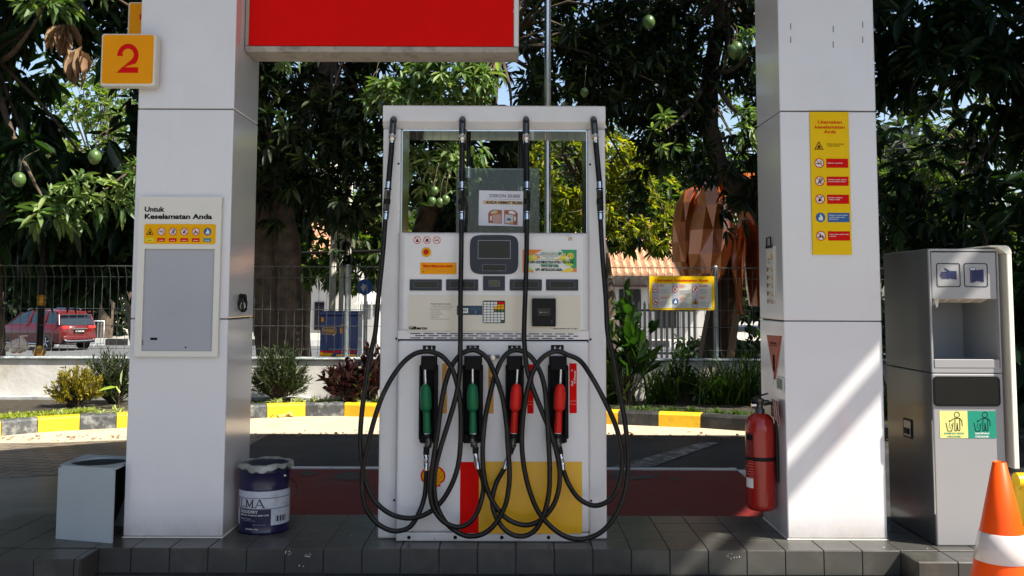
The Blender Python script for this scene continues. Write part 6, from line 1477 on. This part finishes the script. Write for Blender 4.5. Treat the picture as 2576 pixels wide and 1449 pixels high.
# ---- red car seen from behind and its left side
def make_car():
    L_, W_, = 4.45, 1.78
    t = thing("parked_car", (0, 0, 0), "dark red family car with silver roof rails standing in the street beyond the fence", "car")
    CR = mat("car_red", (.095, .005, .005), .25, var=.05, coat=.5); GLS = mat("car_glass", (.012, .02, .025), .06, var=.05, coat=.6); TY = mat("tyre_rubber", (.012, .012, .012), .8); RM = mat("alloy_rim", (.45, .45, .46), .3, metal=.9)
    # x forward along the length (rear at 0), y across, z up. Side profile rings at stations
    st = [(0.0, .50, .80, .86, .78), (.06, .34, .98, .99, .80), (.25, .30, 1.06, 1.05, .86), (1.0, .22, 1.08, 1.07, .885), (2.2, .20, 1.06, 1.05, .89), (3.1, .20, 1.02, 1.01, .885), (3.6, .24, .98, .97, .87), (4.15, .30, .84, .83, .80), (4.40, .38, .70, .70, .62), (4.45, .48, .60, .6, .5)]
    m = MB(); vs = []
    for x, zb, zs, zm, hw in st:
        vs += [(x, -hw * .93, zb), (x, -hw, zb + .12), (x, -hw, (zb + zs) / 2 + .05), (x, -hw * .97, zs), (x, 0, zm + .02), (x, hw * .97, zs), (x, hw, (zb + zs) / 2 + .05), (x, hw, zb + .12), (x, hw * .93, zb)]
    k = 9; n_ = len(st)
    m.add(vs, [(i * k + j, (i + 1) * k + j, (i + 1) * k + (j + 1) % k, i * k + (j + 1) % k) for i in range(n_ - 1) for j in range(k)] + [tuple(range(k)), tuple(reversed(range((n_ - 1) * k, n_ * k)))], CR, True)
    # cabin
    cab = [(.12, 1.0, .80), (.28, 1.40, .70), (.5, 1.57, .66), (1.5, 1.62, .66), (2.3, 1.58, .65), (2.75, 1.45, .66), (3.45, 1.0, .78)]
    # roof skin
    vs = []
    for x, z, hw in cab[1:6]: vs += [(x, -hw, z - .03), (x, -hw * .6, z + .01), (x, 0, z + .02), (x, hw * .6, z + .01), (x, hw, z - .03)]
    m.add(vs, [(i * 5 + j, (i + 1) * 5 + j, (i + 1) * 5 + j + 1, i * 5 + j + 1) for i in range(4) for j in range(4)], CR, True)
    for s_ in (-1, 1):   # pillars
        for (xa, za, ya), (xb, zb2, yb), w2 in (((.15, 1.02, .81), (.32, 1.42, .71), .12), ((1.05, 1.04, .86), (1.0, 1.56, .67), .08), ((2.0, 1.03, .87), (1.95, 1.57, .66), .07), ((3.35, 1.0, .82), (2.65, 1.48, .66), .06)):
            m.tube([(xa, s_ * ya, za), (xb, s_ * yb, zb2)], w2 * .5, CR, 6)
    m.box(-.02, .12, -.72, .72, 1.52, 1.56, CR, .01, 1)
    m.build("body", t)
    m = MB()
    for s_ in (-1, 1):
        m.add([(.30, s_ * .815, 1.04), (3.30, s_ * .83, 1.0), (2.66, s_ * .665, 1.46), (2.2, s_ * .665, 1.55), (.55, s_ * .675, 1.54), (.36, s_ * .71, 1.40)], [tuple(range(6))], GLS)
    m.build("side_window", t); m = MB(); m.add([(.10, -.76, 1.02), (.10, .76, 1.02), (.27, .66, 1.44), (.27, -.66, 1.44)], [(0, 1, 2, 3)], GLS); m.build("rear_window", t)
    m = MB(); m.add([(3.42, -.76, 1.0), (3.42, .76, 1.0), (2.72, .64, 1.47), (2.72, -.64, 1.47)], [(0, 1, 2, 3)], GLS); m.build("windscreen", t)
    for s_ in (-1, 1):
        m = MB(); m.box(-.02, .18, s_ * .60 - .17, s_ * .60 + .17, .86, .99, mat("tail_lamp_red", (.7, .02, .015), .15, coat=1), .03, 2); m.build("tail_light", t)
        m = MB(); m.box(4.2, 4.42, s_ * .62 - .15, s_ * .62 + .15, .66, .78, WINK, .03, 1); m.build("headlight", t)
        m = MB(); m.tube([(.7, s_ * .60, 1.60), (.8, s_ * .60, 1.66), (2.2, s_ * .60, 1.66), (2.4, s_ * .60, 1.60)], .025, CHROME, 6); m.build("roof_rail", t)
        m = MB(); m.tube([(.75, s_ * .90, .27), (3.5, s_ * .90, .27)], .035, CHROME, 6); m.build("side_trim", t)
        for x in (.82, 3.5):
            m = MB(); m.lathe((x, s_ * .80, .335), [(.20, -.10), (.32, -.09), (.335, -.04), (.335, .04), (.32, .09), (.20, .10)], TY, 28, 'Y'); w_ = m.build("wheel", t)
            m = MB(); m.lathe((x, s_ * .80, .335), [(.205, -.085), (.19, -.07), (.05, -.06), (.05, .06), (.19, .07), (.205, .085)], BLACKP, 20, 'Y')
            for q_ in range(5):
                an = q_ * 2 * math.pi / 5 + .3
                m.tube([(x + .03 * math.cos(an), s_ * .895, .335 + .03 * math.sin(an)), (x + .20 * math.cos(an), s_ * .89, .335 + .20 * math.sin(an))], .028, RM, 6)
            m.build("rim", w_)
            m = MB(); m.lathe((x, s_ * .868, .34), [(.40, .0), (.40, .012), (.34, .014), (.34, 0)], BLACKP, 28, 'Y'); m.build("arch_trim", t)
    m = MB(); m.box(-.09, .10, -.76, .76, .42, .60, CR, .05, 2); m.box(-.10, .05, -.70, .70, .30, .41, BLACKP, .02, 1); m.tube(catmull([(-.05, -.72, .46), (-.11, -.5, .40), (-.11, .5, .40), (-.05, .72, .46)], 5), .03, CHROME, 8); m.build("rear_bumper", t)
    m = MB(); m.box(-.045, -.02, -.24, .24, .70, .83, BLACKP, .004, 1); m.box(-.05, -.02, -.36, .36, .845, .885, CHROME, .01, 1)
    fp_ = Frame((-.047, 0, 0), (0, -1, 0), (0, 0, 1)); m.text(fp_, "N 1243 AB", 0, .745, .05, .002, WINK, w=.38, al='C', bold=.02); m.build("number_plate", t)
    m = MB(); m.tube([(2.75, -.86, 1.02), (2.78, -.98, 1.06)], .03, CR, 6); m.box(2.72, 2.82, -1.08, -.94, .99, 1.13, CR, .03, 1); m.build("wing_mirror", t)
    return t
car = make_car()
cp = at(150, 872, 39.3)
# rear faces the camera's right; the nose points away to the left
yaw = R(151)
car.location = (-17.35, 39.8, -.855); car.rotation_euler = (0, 0, yaw); car.scale = (1.0, 1.0, 1.0)

# ---- buildings
HW = mat("white_house_wall", (.42, .41, .39), .8, var=.05, scale=1); TILE_R = mat("clay_roof_tile", (.42, .22, .12), .8, var=.3, scale=3, bump=.3)
def tile_roof(m, x0, x1, y0, z0, y1, z1, step=.35):
    n_ = int((x1 - x0) / step); rows = 10
    for r_ in range(rows):
        ya, za = y0 + (y1 - y0) * r_ / rows, z0 + (z1 - z0) * r_ / rows; yb, zb3 = y0 + (y1 - y0) * (r_ + 1) / rows, z0 + (z1 - z0) * (r_ + 1) / rows
        for k in range(n_):
            xa = x0 + k * step; q = [(xa, ya, za + .02), (xa + step * .5, ya, za + .15), (xa + step, ya, za + .02), (xa + step, yb, zb3 + .0), (xa + step * .5, yb, zb3 + .10), (xa, yb, zb3 + .0)]
            m.add(q, [(0, 1, 4, 5), (1, 2, 3, 4)], TILE_R); m.add([(xa, ya, za - .05), (xa + step * .5, ya, za - .02), (xa + step, ya, za - .05), q[2], q[1], q[0]], [(0, 1, 4, 5), (1, 2, 3, 4)], TILE_R)
hs1 = thing("tiled_roof_house", (8, 50, -.62), "white bungalow with an orange clay tile roof behind the picket fence", "house")
Yh = 46.5; pA = at(1500, 692, Yh); pB = at(1760, 692, Yh)
m = MB(); m.box(pA.x - .6, pB.x + 1.0, Yh + .5, Yh + 9, -.62, pA.z + .2, HW); m.build("wall", hs1)
m = MB(); tile_roof(m, pA.x - 1.0, pB.x + 1.6, Yh - .6, pA.z, Yh + 5, pA.z + 3.4); m.build("roof", hs1)
for u0, u1 in ((1558, 1612), (1650, 1700)):
    c0, c1 = at(u0, 825, Yh + .49), at(u1, 728, Yh + .49); m = MB(); m.box(c0.x, c1.x, Yh + .44, Yh + .52, c0.z, c1.z, mat("dark_window", (.02, .02, .02), .2)); o = m.build("window", hs1)
    m = MB(); m.box(c0.x - .25, c1.x + .25, Yh + .1, Yh + .5, c1.z + .1, c1.z + .22, mat("brown_awning", (.09, .04, .03), .7)); m.build("window_hood", hs1)
hs2 = thing("corner_house", (-8, 52, -.62), "white house with red tiled roof glimpsed behind the white poles", "house")
q0, q1 = at(765, 650, 52), at(870, 650, 52); m = MB(); m.box(q0.x - .5, q1.x + .5, 53, 60, -.62, q0.z, HW); m.build("wall", hs2); m = MB(); tile_roof(m, q0.x - 1, q1.x + 1, 52, q0.z, 57, q0.z + 2.6); m.build("roof", hs2)
m = MB(); c0, c1 = at(790, 830, 52.9), at(815, 760, 52.9); m.box(c0.x, c1.x, 52.9, 53.02, c0.z, c1.z, INK); m.build("window", hs2)
hs3 = thing("white_hall", (-24, 60, -.62), "long white building with columns far behind the red car", "building")
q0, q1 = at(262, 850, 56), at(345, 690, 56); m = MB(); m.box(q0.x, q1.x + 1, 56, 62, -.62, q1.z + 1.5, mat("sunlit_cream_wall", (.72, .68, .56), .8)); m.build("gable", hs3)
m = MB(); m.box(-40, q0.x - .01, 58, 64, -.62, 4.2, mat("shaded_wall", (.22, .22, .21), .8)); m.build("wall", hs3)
for u in (62, 132, 148, 205, 222, 258, 290): q = at(u, 790, 57.5); m = MB(); m.tube([(q.x, 57.4, -.62), (q.x, 57.4, 4.0)], .28 if u in (148, 258) else .16, HW, 10); m.build("column", hs3)
for u in (30, 90, 175, 240): q = at(u, 790, 57.95); m = MB(); m.box(q.x - .5, q.x + .5, 57.93, 58.01, -.3, 2.3, INK); m.build("doorway", hs3)
pv = thing("white_gatehouse", (-8.2, 36, -.86), "small white roofed gatehouse just right of the utility box", "building"); q0, q1 = at(905, 800, 36), at(950, 745, 36)
m = MB(); m.box(q0.x, q1.x, 36, 38, -.86, q0.z + .5, HW); m.build("wall", pv); m = MB(); m.add([(q0.x - .2, 35.8, q0.z + .5), (q1.x + .2, 35.8, q0.z + .5), (q1.x + .2, 38.2, q0.z + .5), (q0.x - .2, 38.2, q0.z + .5), ((q0.x + q1.x) / 2, 37, q0.z + 1.0)], [(0, 1, 4), (1, 2, 4), (2, 3, 4), (3, 0, 4), (3, 2, 1, 0)], HW); m.build("roof", pv)
# picket fence
pf = thing("picket_fence", (5, 34, -.86), "dark iron picket fence in front of the tiled roof house", "fence"); a, b = at(1535, 765, 34), at(1745, 870, 34); m = MB(); x = a.x; IR = mat("dark_iron", (.02, .022, .025), .5)
while x < b.x:
    m.box(x, x + .09, 34, 34.03, -.86, a.z, IR); m.add([(x, 34, a.z), (x + .09, 34, a.z), (x + .045, 34, a.z + .12), (x, 34.03, a.z), (x + .09, 34.03, a.z), (x + .045, 34.03, a.z + .12)], [(0, 1, 2), (5, 4, 3), (0, 2, 5, 3), (1, 4, 5, 2)], IR); x += .19
m.build("picket_panel", pf); m = MB(); m.box(a.x, b.x, 34.03, 34.07, a.z - .25, a.z - .17, IR); m.box(a.x, b.x, 34.03, 34.07, -.6, -.52, IR); m.build("rail", pf)
gf = thing("picket_fence", (-7, 34, -.86), "dark railing with white posts seen right of the utility box", "fence"); a, b = at(908, 765, 34), at(960, 880, 34); m = MB(); x = a.x
while x < b.x: m.box(x, x + .06, 34, 34.03, -.86, a.z + .1, HW if int(x * 10) % 3 == 0 else IR); x += .17
m.build("picket_panel", gf)

# ---- copper sculpture: big faceted petals
COP = mat("copper_orange_sheet", (.50, .12, .022), .28, metal=.4, var=.3, scale=1.2, coat=.4)
YS = 16.5
sc_ = thing("copper_petal_sculpture", (at(1800, 800, YS).x, YS, -.86), "large faceted copper coloured petal sculpture behind the yellow fence sign", "sculpture")
def petal(left, right, Y, bulge, lab):
    """left/right outlines: lists of (u, v) from top to bottom at the same heights"""
    m = MB(); n_ = len(left); cols = 5; vs = []
    for i, ((ul, vl), (ur, vr)) in enumerate(zip(left, right)):
        A, B = at(ul, vl, Y), at(ur, vr, Y)
        for c in range(cols + 1):
            t = c / cols; p = A.lerp(B, t); bl = bulge * math.sin(math.pi * t) * (.35 + .65 * math.sin(math.pi * (i + .5) / n_)); p.y -= bl + .055 * math.sin(i * 2.3 + c * 1.9); vs.append(p)
    fs = []
    for i in range(n_ - 1):
        for c in range(cols):
            a = i * (cols + 1) + c; q = (a, a + 1, a + cols + 2, a + cols + 1)
            fs += [(q[0], q[1], q[2]), (q[0], q[2], q[3])] if (i + c) % 2 else [(q[0], q[1], q[3]), (q[1], q[2], q[3])]
    K0 = len(vs); back = [Vector((v.x, v.y + .12, v.z)) for v in vs]
    m.add(vs + back, fs + [tuple(K0 + k for k in reversed(f)) for f in fs], COP); 
    rim = [i * (cols + 1) for i in range(n_)]; rim2 = [i * (cols + 1) + cols for i in range(n_)]
    m.add(vs + back, [(rim[i], rim[i + 1], K0 + rim[i + 1], K0 + rim[i]) for i in range(n_ - 1)] + [(rim2[i + 1], rim2[i], K0 + rim2[i], K0 + rim2[i + 1]) for i in range(n_ - 1)], COP)
    return plab(m.build("petal", sc_), lab)
petal([(1758, 463), (1722, 480), (1703, 512), (1694, 560), (1692, 610), (1697, 660), (1714, 700), (1740, 738)], [(1775, 458), (1772, 480), (1760, 512), (1752, 560), (1748, 610), (1745, 660), (1748, 700), (1752, 738)], YS - .1, .35, "left outer petal catching the sun")
petal([(1797, 424), (1772, 462), (1748, 520), (1736, 580), (1732, 640), (1738, 690), (1754, 730), (1775, 765)], [(1806, 426), (1832, 460), (1846, 520), (1846, 580), (1838, 640), (1820, 690), (1800, 730), (1785, 765)], YS - .5, .55, "tall dark front petal")
petal([(1858, 560), (1848, 600), (1843, 640), (1842, 680), (1850, 720), (1860, 790)], [(1880, 560), (1878, 600), (1874, 640), (1870, 680), (1868, 720), (1868, 790)], YS - .3, .2, "slim paler petal")
petal([(1830, 440), (1850, 500), (1868, 580), (1874, 660), (1880, 720), (1890, 770)], [(1920, 440), (1945, 500), (1960, 580), (1965, 660), (1955, 720), (1930, 770)], YS + .2, .6, "wide shaded petal beside the right pillar")
m = MB(); q = at(1830, 800, YS + .3); m.tube(catmull([(q.x - .3, YS + .3, -.9), (q.x - .2, YS + .3, .3), (q.x - .05, YS + .2, 1.4), (q.x, YS + .1, 2.6)], 5), [.34 - .006 * i for i in range(16)], mat("dark_copper_stem", (.05, .022, .012), .5, metal=.5, var=.4), 9, smooth=False); m.build("stem", sc_)  # stem in a much darker copper than the petals
RAYS_LATE = True

# ---- plants in the bed
def blades(name, P, D, L, W, m, parent=None, curve=.4, nseg=4):
    n = len(P); D = norm(D); S = norm(np.cross(D, np.tile([[0, 0, 1.0]], (n, 1)) + rng.normal(0, .2, (n, 3)))); V = []; z = np.array([0, 0, 1.0])
    for j in range(nseg + 1):
        t = j / nseg; c = P + D * (L * t)[:, None] - z * (L * curve * t * t)[:, None]; w = (W * (1 - t ** 1.5) * .5 + .0006)[:, None]
        V += [c - S * w, c + S * w]
    V = np.stack(V, 1).reshape(-1, 3); k = 2 * (nseg + 1); fb = []
    for j in range(nseg): fb += [2 * j, 2 * j + 1, 2 * j + 3, 2 * j + 2]
    F = (np.arange(n)[:, None] * k + np.array([fb])).reshape(-1); me = bpy.data.meshes.new(name); nf = n * nseg
    me.vertices.add(n * k); me.loops.add(4 * nf); me.polygons.add(nf); off = np.array(parent.location) if parent is not None else np.zeros(3)
    me.vertices.foreach_set("co", (V - off).astype(np.float32).ravel()); me.loops.foreach_set("vertex_index", F.astype(np.int32)); me.polygons.foreach_set("loop_start", np.arange(0, 4 * nf, 4, dtype=np.int32)); me.polygons.foreach_set("loop_total", np.full(nf, 4, dtype=np.int32))
    me.materials.append(m); me.update(calc_edges=True); ob = bpy.data.objects.new(name, me); COL.objects.link(ob)
    if parent is not None: ob.parent = parent
    return ob
def hemi(n, up=.2): d = rng.normal(0, 1, (n, 3)); d[:, 2] = np.abs(d[:, 2]) + up; return norm(d)
SPIKY = leaf_mat("spiky_dark_leaf", (0.015, 0.028, 0.014), (0.06, 0.085, 0.035), .2, .5); GOLDL = leaf_mat("golden_shrub_leaf", (0.16, 0.15, 0.02), (0.42, 0.34, 0.05), .35, .5, (1.4, 1.4, .5))
PURP = leaf_mat("purple_leaf", (0.022, 0.010, 0.012), (0.065, 0.028, 0.028), .25, .35, (1.6, .8, .8)); GRASSL = leaf_mat("grass_blade", (0.018, 0.040, 0.010), (0.075, 0.12, 0.025), .35, .45); SPID = leaf_mat("striped_grass_leaf", (0.28, 0.36, 0.10), (0.62, 0.62, 0.30), .3, .5, (1.2, 1.3, .7)); BIGL = leaf_mat("big_green_leaf", (0.010, 0.028, 0.007), (0.035, 0.080, 0.018), .35, .35)
VAR = leaf_mat("variegated_leaf", (0.30, 0.40, 0.22), (0.6, 0.62, 0.42), .3, .45)
def bush(name, u, v, Y, r, mt, label, n=60, k=14, L=.06, W=.012, cat="shrub", up=.3, stems=True, group=None):
    c = at(u, v, Y); z0 = .125; t = thing(name, (c.x, Y, z0), label, cat, group)
    d = hemi(n, up); C = np.array([c.x, Y, z0 + r[2] * .1]) + d * np.array([r[0], r[1], r[2]]) * (rng.uniform(.45, 1, n) ** .5)[:, None]
    m = MB()
    for i in range(n): m.tube(catmull([Vector((c.x + rng.normal(0, .03), Y, z0)), Vector(C[i]) * .5 + Vector((c.x, Y, z0)) * .5 + Vector((0, 0, .03)), Vector(C[i])], 3), [.008, .007, .006, .005, .004, .003, .002], BARK, 4, cap=False)
    m.build("stem", t)
    # leaves all along the outer half of each stem
    base = np.array([c.x, Y, z0]); tt = rng.uniform(.45, 1.05, n * k)[:, None]; CC = np.repeat(C, k, 0); P = base + (CC - base) * tt; D = norm(CC - base) + rng.normal(0, .55, (n * k, 3)); D[:, 2] += .3
    leaf_object("foliage", P, D, L * rng.uniform(.6, 1.2, n * k), W * rng.uniform(.7, 1.2, n * k), mt, t, sag=.05)
    return t
bush("golden_shrub", 188, 1000, 11.15, (.36, .30, .42), GOLDL, "golden yellow needle leaved shrub in the bed left of the left pillar", 110, 30, .06, .014)
bush("dark_shrub", 285, 1000, 11.5, (.42, .32, .56), SPIKY, "dark spiky shrub behind the golden one beside the left pillar", 120, 26, .08, .012)
bush("dark_shrub", 700, 1010, 11.72, (.42, .26, .60), SPIKY, "dark spiky shrub between the left pillar and the purple leaved plant", 150, 28, .085, .012)
bush("purple_plant", 872, 1015, 11.65, (.34, .26, .46), PURP, "purple leaved plant left of the dispenser", 60, 16, .10, .045, "plant")
bush("purple_plant", 935, 1010, 11.75, (.26, .22, .62), PURP, "taller purple leaved plant half behind the dispenser hoses", 40, 16, .10, .05, "plant")
bush("weedy_bush", 1718, 1020, 11.75, (.28, .2, .60), BIGL, "small leaved weedy bush under the yellow fence sign", 60, 18, .045, .03)
bush("broadleaf_plant", 1580, 1010, 11.5, (.42, .25, 1.15), BIGL, "tall broad leaved plant right of the dispenser", 26, 9, .24, .095, "plant")
# variegated plant by the pillar
c = at(300, 975, 11.0); vp = thing("variegated_plant", (c.x, 11.0, .125), "pale variegated large leaf plant beside the left pillar", "plant")
P = np.array([[c.x - .02, 11.0, .36], [c.x + .02, 11.0, .38], [c.x + .08, 11.0, .40], [c.x + .1, 11.02, .47], [c.x - .04, 11.0, .36]]); D = np.array([[-1, -.2, -.1], [.1, -.1, 1], [.8, -.4, .1], [.7, -.3, .5], [.5, -.5, -.3]])
leaf_object("leaf", P, D, np.array([.20, .20, .18, .22, .12]), np.array([.08, .06, .07, .09, .06]), VAR, vp); m = MB(); m.tube([(c.x, 11.0, .125), (c.x, 11.0, .40)], .006, BARK, 6); m.tube([(c.x, 11.0, .15), (c.x + .1, 11.02, .47)], .006, BARK, 6); m.build("stem", vp)
def tuft(u, v, Y, n, L, W, mt, label, name, up=.6, curve=.5, group=None, z0=.13, spread=.03, cat="plant"):
    c = at(u, v, Y); t = thing(name, (c.x, Y, z0), label, cat, group)
    P = np.array([c.x, Y, z0]) + rng.normal(0, 1, (n, 3)) * np.array([spread, spread, 0]); D = hemi(n, up); blades("leaves", P, D, L * rng.uniform(.6, 1.15, n), np.full(n, W), mt, t, curve); return t
G_ = "spider plants along the kerb"
for u, v, lb in ((296, 1015, "bright spider plant on the kerb touching the left pillar"), (245, 1030, "small pale spider plant in front of the dark shrub at the left"), (150, 1045, "low spider plant at the end of the left grass strip"), (697, 1022, "small spider plant above the dry leaf on the kerb"), (748, 1021, "spider plant at the right end of the yellow kerb piece above the dry leaf"), (790, 1022, "small green spider plant over the worn black kerb piece left of the dispenser"), (832, 1022, "pale spider plant below the purple plant"), (905, 1019, "large spider plant beside the leftmost dispenser hose"), (950, 1020, "dark green spider plant at the dispenser's left edge"), (1618, 1020, "spider plant left of the yellow kerb piece right of the dispenser"), (1684, 1022, "low spider plant over the notched yellow kerb piece"), (1739, 1022, "wide spider plant at the right end of the notched yellow kerb piece"), (1805, 1030, "spider plant over the black kerb piece left of the extinguisher"), (1850, 1036, "last spider plant before the fire extinguisher")):
    Yk = kpt(u).y + .28; tuft(u, v, Yk, 46, .17, .016, SPID if u < 940 else GRASSL, lb, "spider_plant", .5, .55, G_)
tuft(915, 960, 11.8, 26, .62, .045, GRASSL, "sword leaved plant against the wall left of the dispenser", "sword_plant", 1.6, .25)
G2_ = "tall grass clumps in front of the right part of the wall"
for u, lb, L_ in ((1548, "tall grass clump right beside the dispenser", .8), (1665, "dark grass clump left of the weedy bush", .75), (1790, "grass clump right of the weedy bush", .85), (1850, "very tall grass clump left of the right pillar", 1.15), (1895, "tall grass clump behind the fire extinguisher", 1.1)):
    tuft(u, 1010, 11.7, 90, L_, .022, GRASSL, lb, "grass_clump", 1.5, .35, G2_, spread=.10)
for u, lb in ((2262, "tall grass clump glimpsed between the right pillar and the cabinet"), (2560, "grass clump right of the cabinet")): tuft(u, 1010, 10.6, 90, .8, .022, GRASSL, lb, "grass_clump", 1.4, .35, G2_, spread=.12)
# lawn strip at the left
n = 5200; xs_ = rng.uniform(-5.9, -4.55, n); ks_ = np.array([kpt(u).to_tuple() for u in range(-200, 330, 10)]); yk = np.interp(xs_, ks_[:, 0], ks_[:, 1]) + .14; P = np.stack([xs_, yk + rng.uniform(0, 1, n) ** 1.3 * .75, np.full(n, .125)], 1)
g = blades("lawn_grass", P, hemi(n, .5), rng.uniform(.04, .085, n), np.full(n, .014), leaf_mat("lawn_blade", (0.14, 0.20, 0.02), (0.42, 0.46, 0.06), .35, .5, (1.4, 1.5, .5)), None, .4, 2); stuff(g)
n = 4200; us_ = rng.uniform(430, 2700, n); kk = np.array([kpt(u).to_tuple() for u in range(400, 2790, 10)]); ux = np.arange(400, 2790, 10); P = np.stack([np.interp(us_, ux, kk[:, 0]), np.interp(us_, ux, kk[:, 1]) + .16 + rng.uniform(0, 1, n) * .5, np.full(n, .125)], 1)
g = blades("bed_ground_cover", P, hemi(n, .3), rng.uniform(.03, .09, n), np.full(n, .012), GRASSL, None, .4, 2); stuff(g)
# dark big-leaved plants at the right edge
for x, y, r, h_, n, lb in ((5.35, 9.9, .75, 2.9, 60, "dark big leaved bush behind the cabinet's right side"), (4.95, 10.6, .65, 1.9, 44, "lower dark big leaved bush between the right pillar and the cabinet"), (6.6, 9.4, .9, 3.6, 60, "tall dark bush at the right edge of the picture")):
    t = thing("big_leaved_bush", (x, y, .1), lb, "bush", "dark big leaved bushes at the right"); d = hemi(n, .1); C = np.array([x, y, .3]) + d * np.array([r, r * .8, h_]) * rng.uniform(.3, 1, n)[:, None]; m = MB()
    for i in range(0, n, 2): m.tube([Vector((x, y, .1)), Vector(C[i]) * .5 + Vector((x, y, .3)) * .5, Vector(C[i])], [.02, .014, .006], BARK, 5, cap=False)
    m.build("stem", t); P, D, LL, WW = rosettes(C, d, 9, .42, .13, droop=.6); leaf_object("foliage", P, D, LL, WW, BREAD, t)
# dry leaf by the kerb and litter
c = gz(695, 1052); DL = mat("tan_dry_leaf", (.46, .29, .10), .7, var=.25, scale=9, bump=.6, bscale=30); m = MB(); nx, ny = 16, 6; vs = []
for i in range(nx + 1):
    for j in range(ny + 1):
        t = i / nx; s_ = j / ny - .5; w = .10 * (math.sin(math.pi * min(1, t * 1.05)) ** .6 + .1) * (1 + .25 * math.sin(t * 23)); z = .035 + .085 * math.sin(math.pi * t) * (1 + .35 * math.sin(t * 9)) - abs(s_) * .16 * (1 - .4 * math.sin(t * 17)); 
        vs.append((c.x - .19 + .39 * t, 11.33 + s_ * w * 2, max(.008 + .004 * math.sin(i * 3), z)))
m.add(vs, [(i * (ny + 1) + j, (i + 1) * (ny + 1) + j, (i + 1) * (ny + 1) + j + 1, i * (ny + 1) + j + 1) for i in range(nx) for j in range(ny)], DL, True)
tag(m.build("dry_leaf"), "large curled tan dry leaf lying against the yellow kerb", "dry leaf")
n = 420; P = np.stack([rng.uniform(-6.5, 4, n), np.zeros(n), np.full(n, .012)], 1); P[:, 1] = 10.0 + rng.normal(0, .13, n) - .10 * np.abs(P[:, 0] + .5) ** 1.1
D = rng.normal(0, 1, (n, 3)); D[:, 2] = .05; lt = leaf_object("leaf_litter", P, D, rng.uniform(.02, .06, n), rng.uniform(.012, .03, n), DRY, sag=0.0); stuff(lt)
# overhead wires at the right
for k, (v0, v1, lb) in enumerate(((365, 350, "uppermost dark cable crossing the foliage at the right"), (392, 372, "second dark cable from the top at the right"), (470, 462, "third dark cable from the top at the right"), (598, 592, "lowest and thickest dark cable at the right"))):
    p, q = at(1500, v0 + 22, 22), at(2700, v1, 22); m = MB(); mid = p.lerp(q, .5) - Vector((0, 0, .15)); m.tube(catmull([p.lerp(q, -3), p, mid, q, p.lerp(q, 3)], 6), .022 if k < 3 else .035, BLACKP, 5); tag(m.build("overhead_cable"), lb, "cable", "overhead cables at the right")
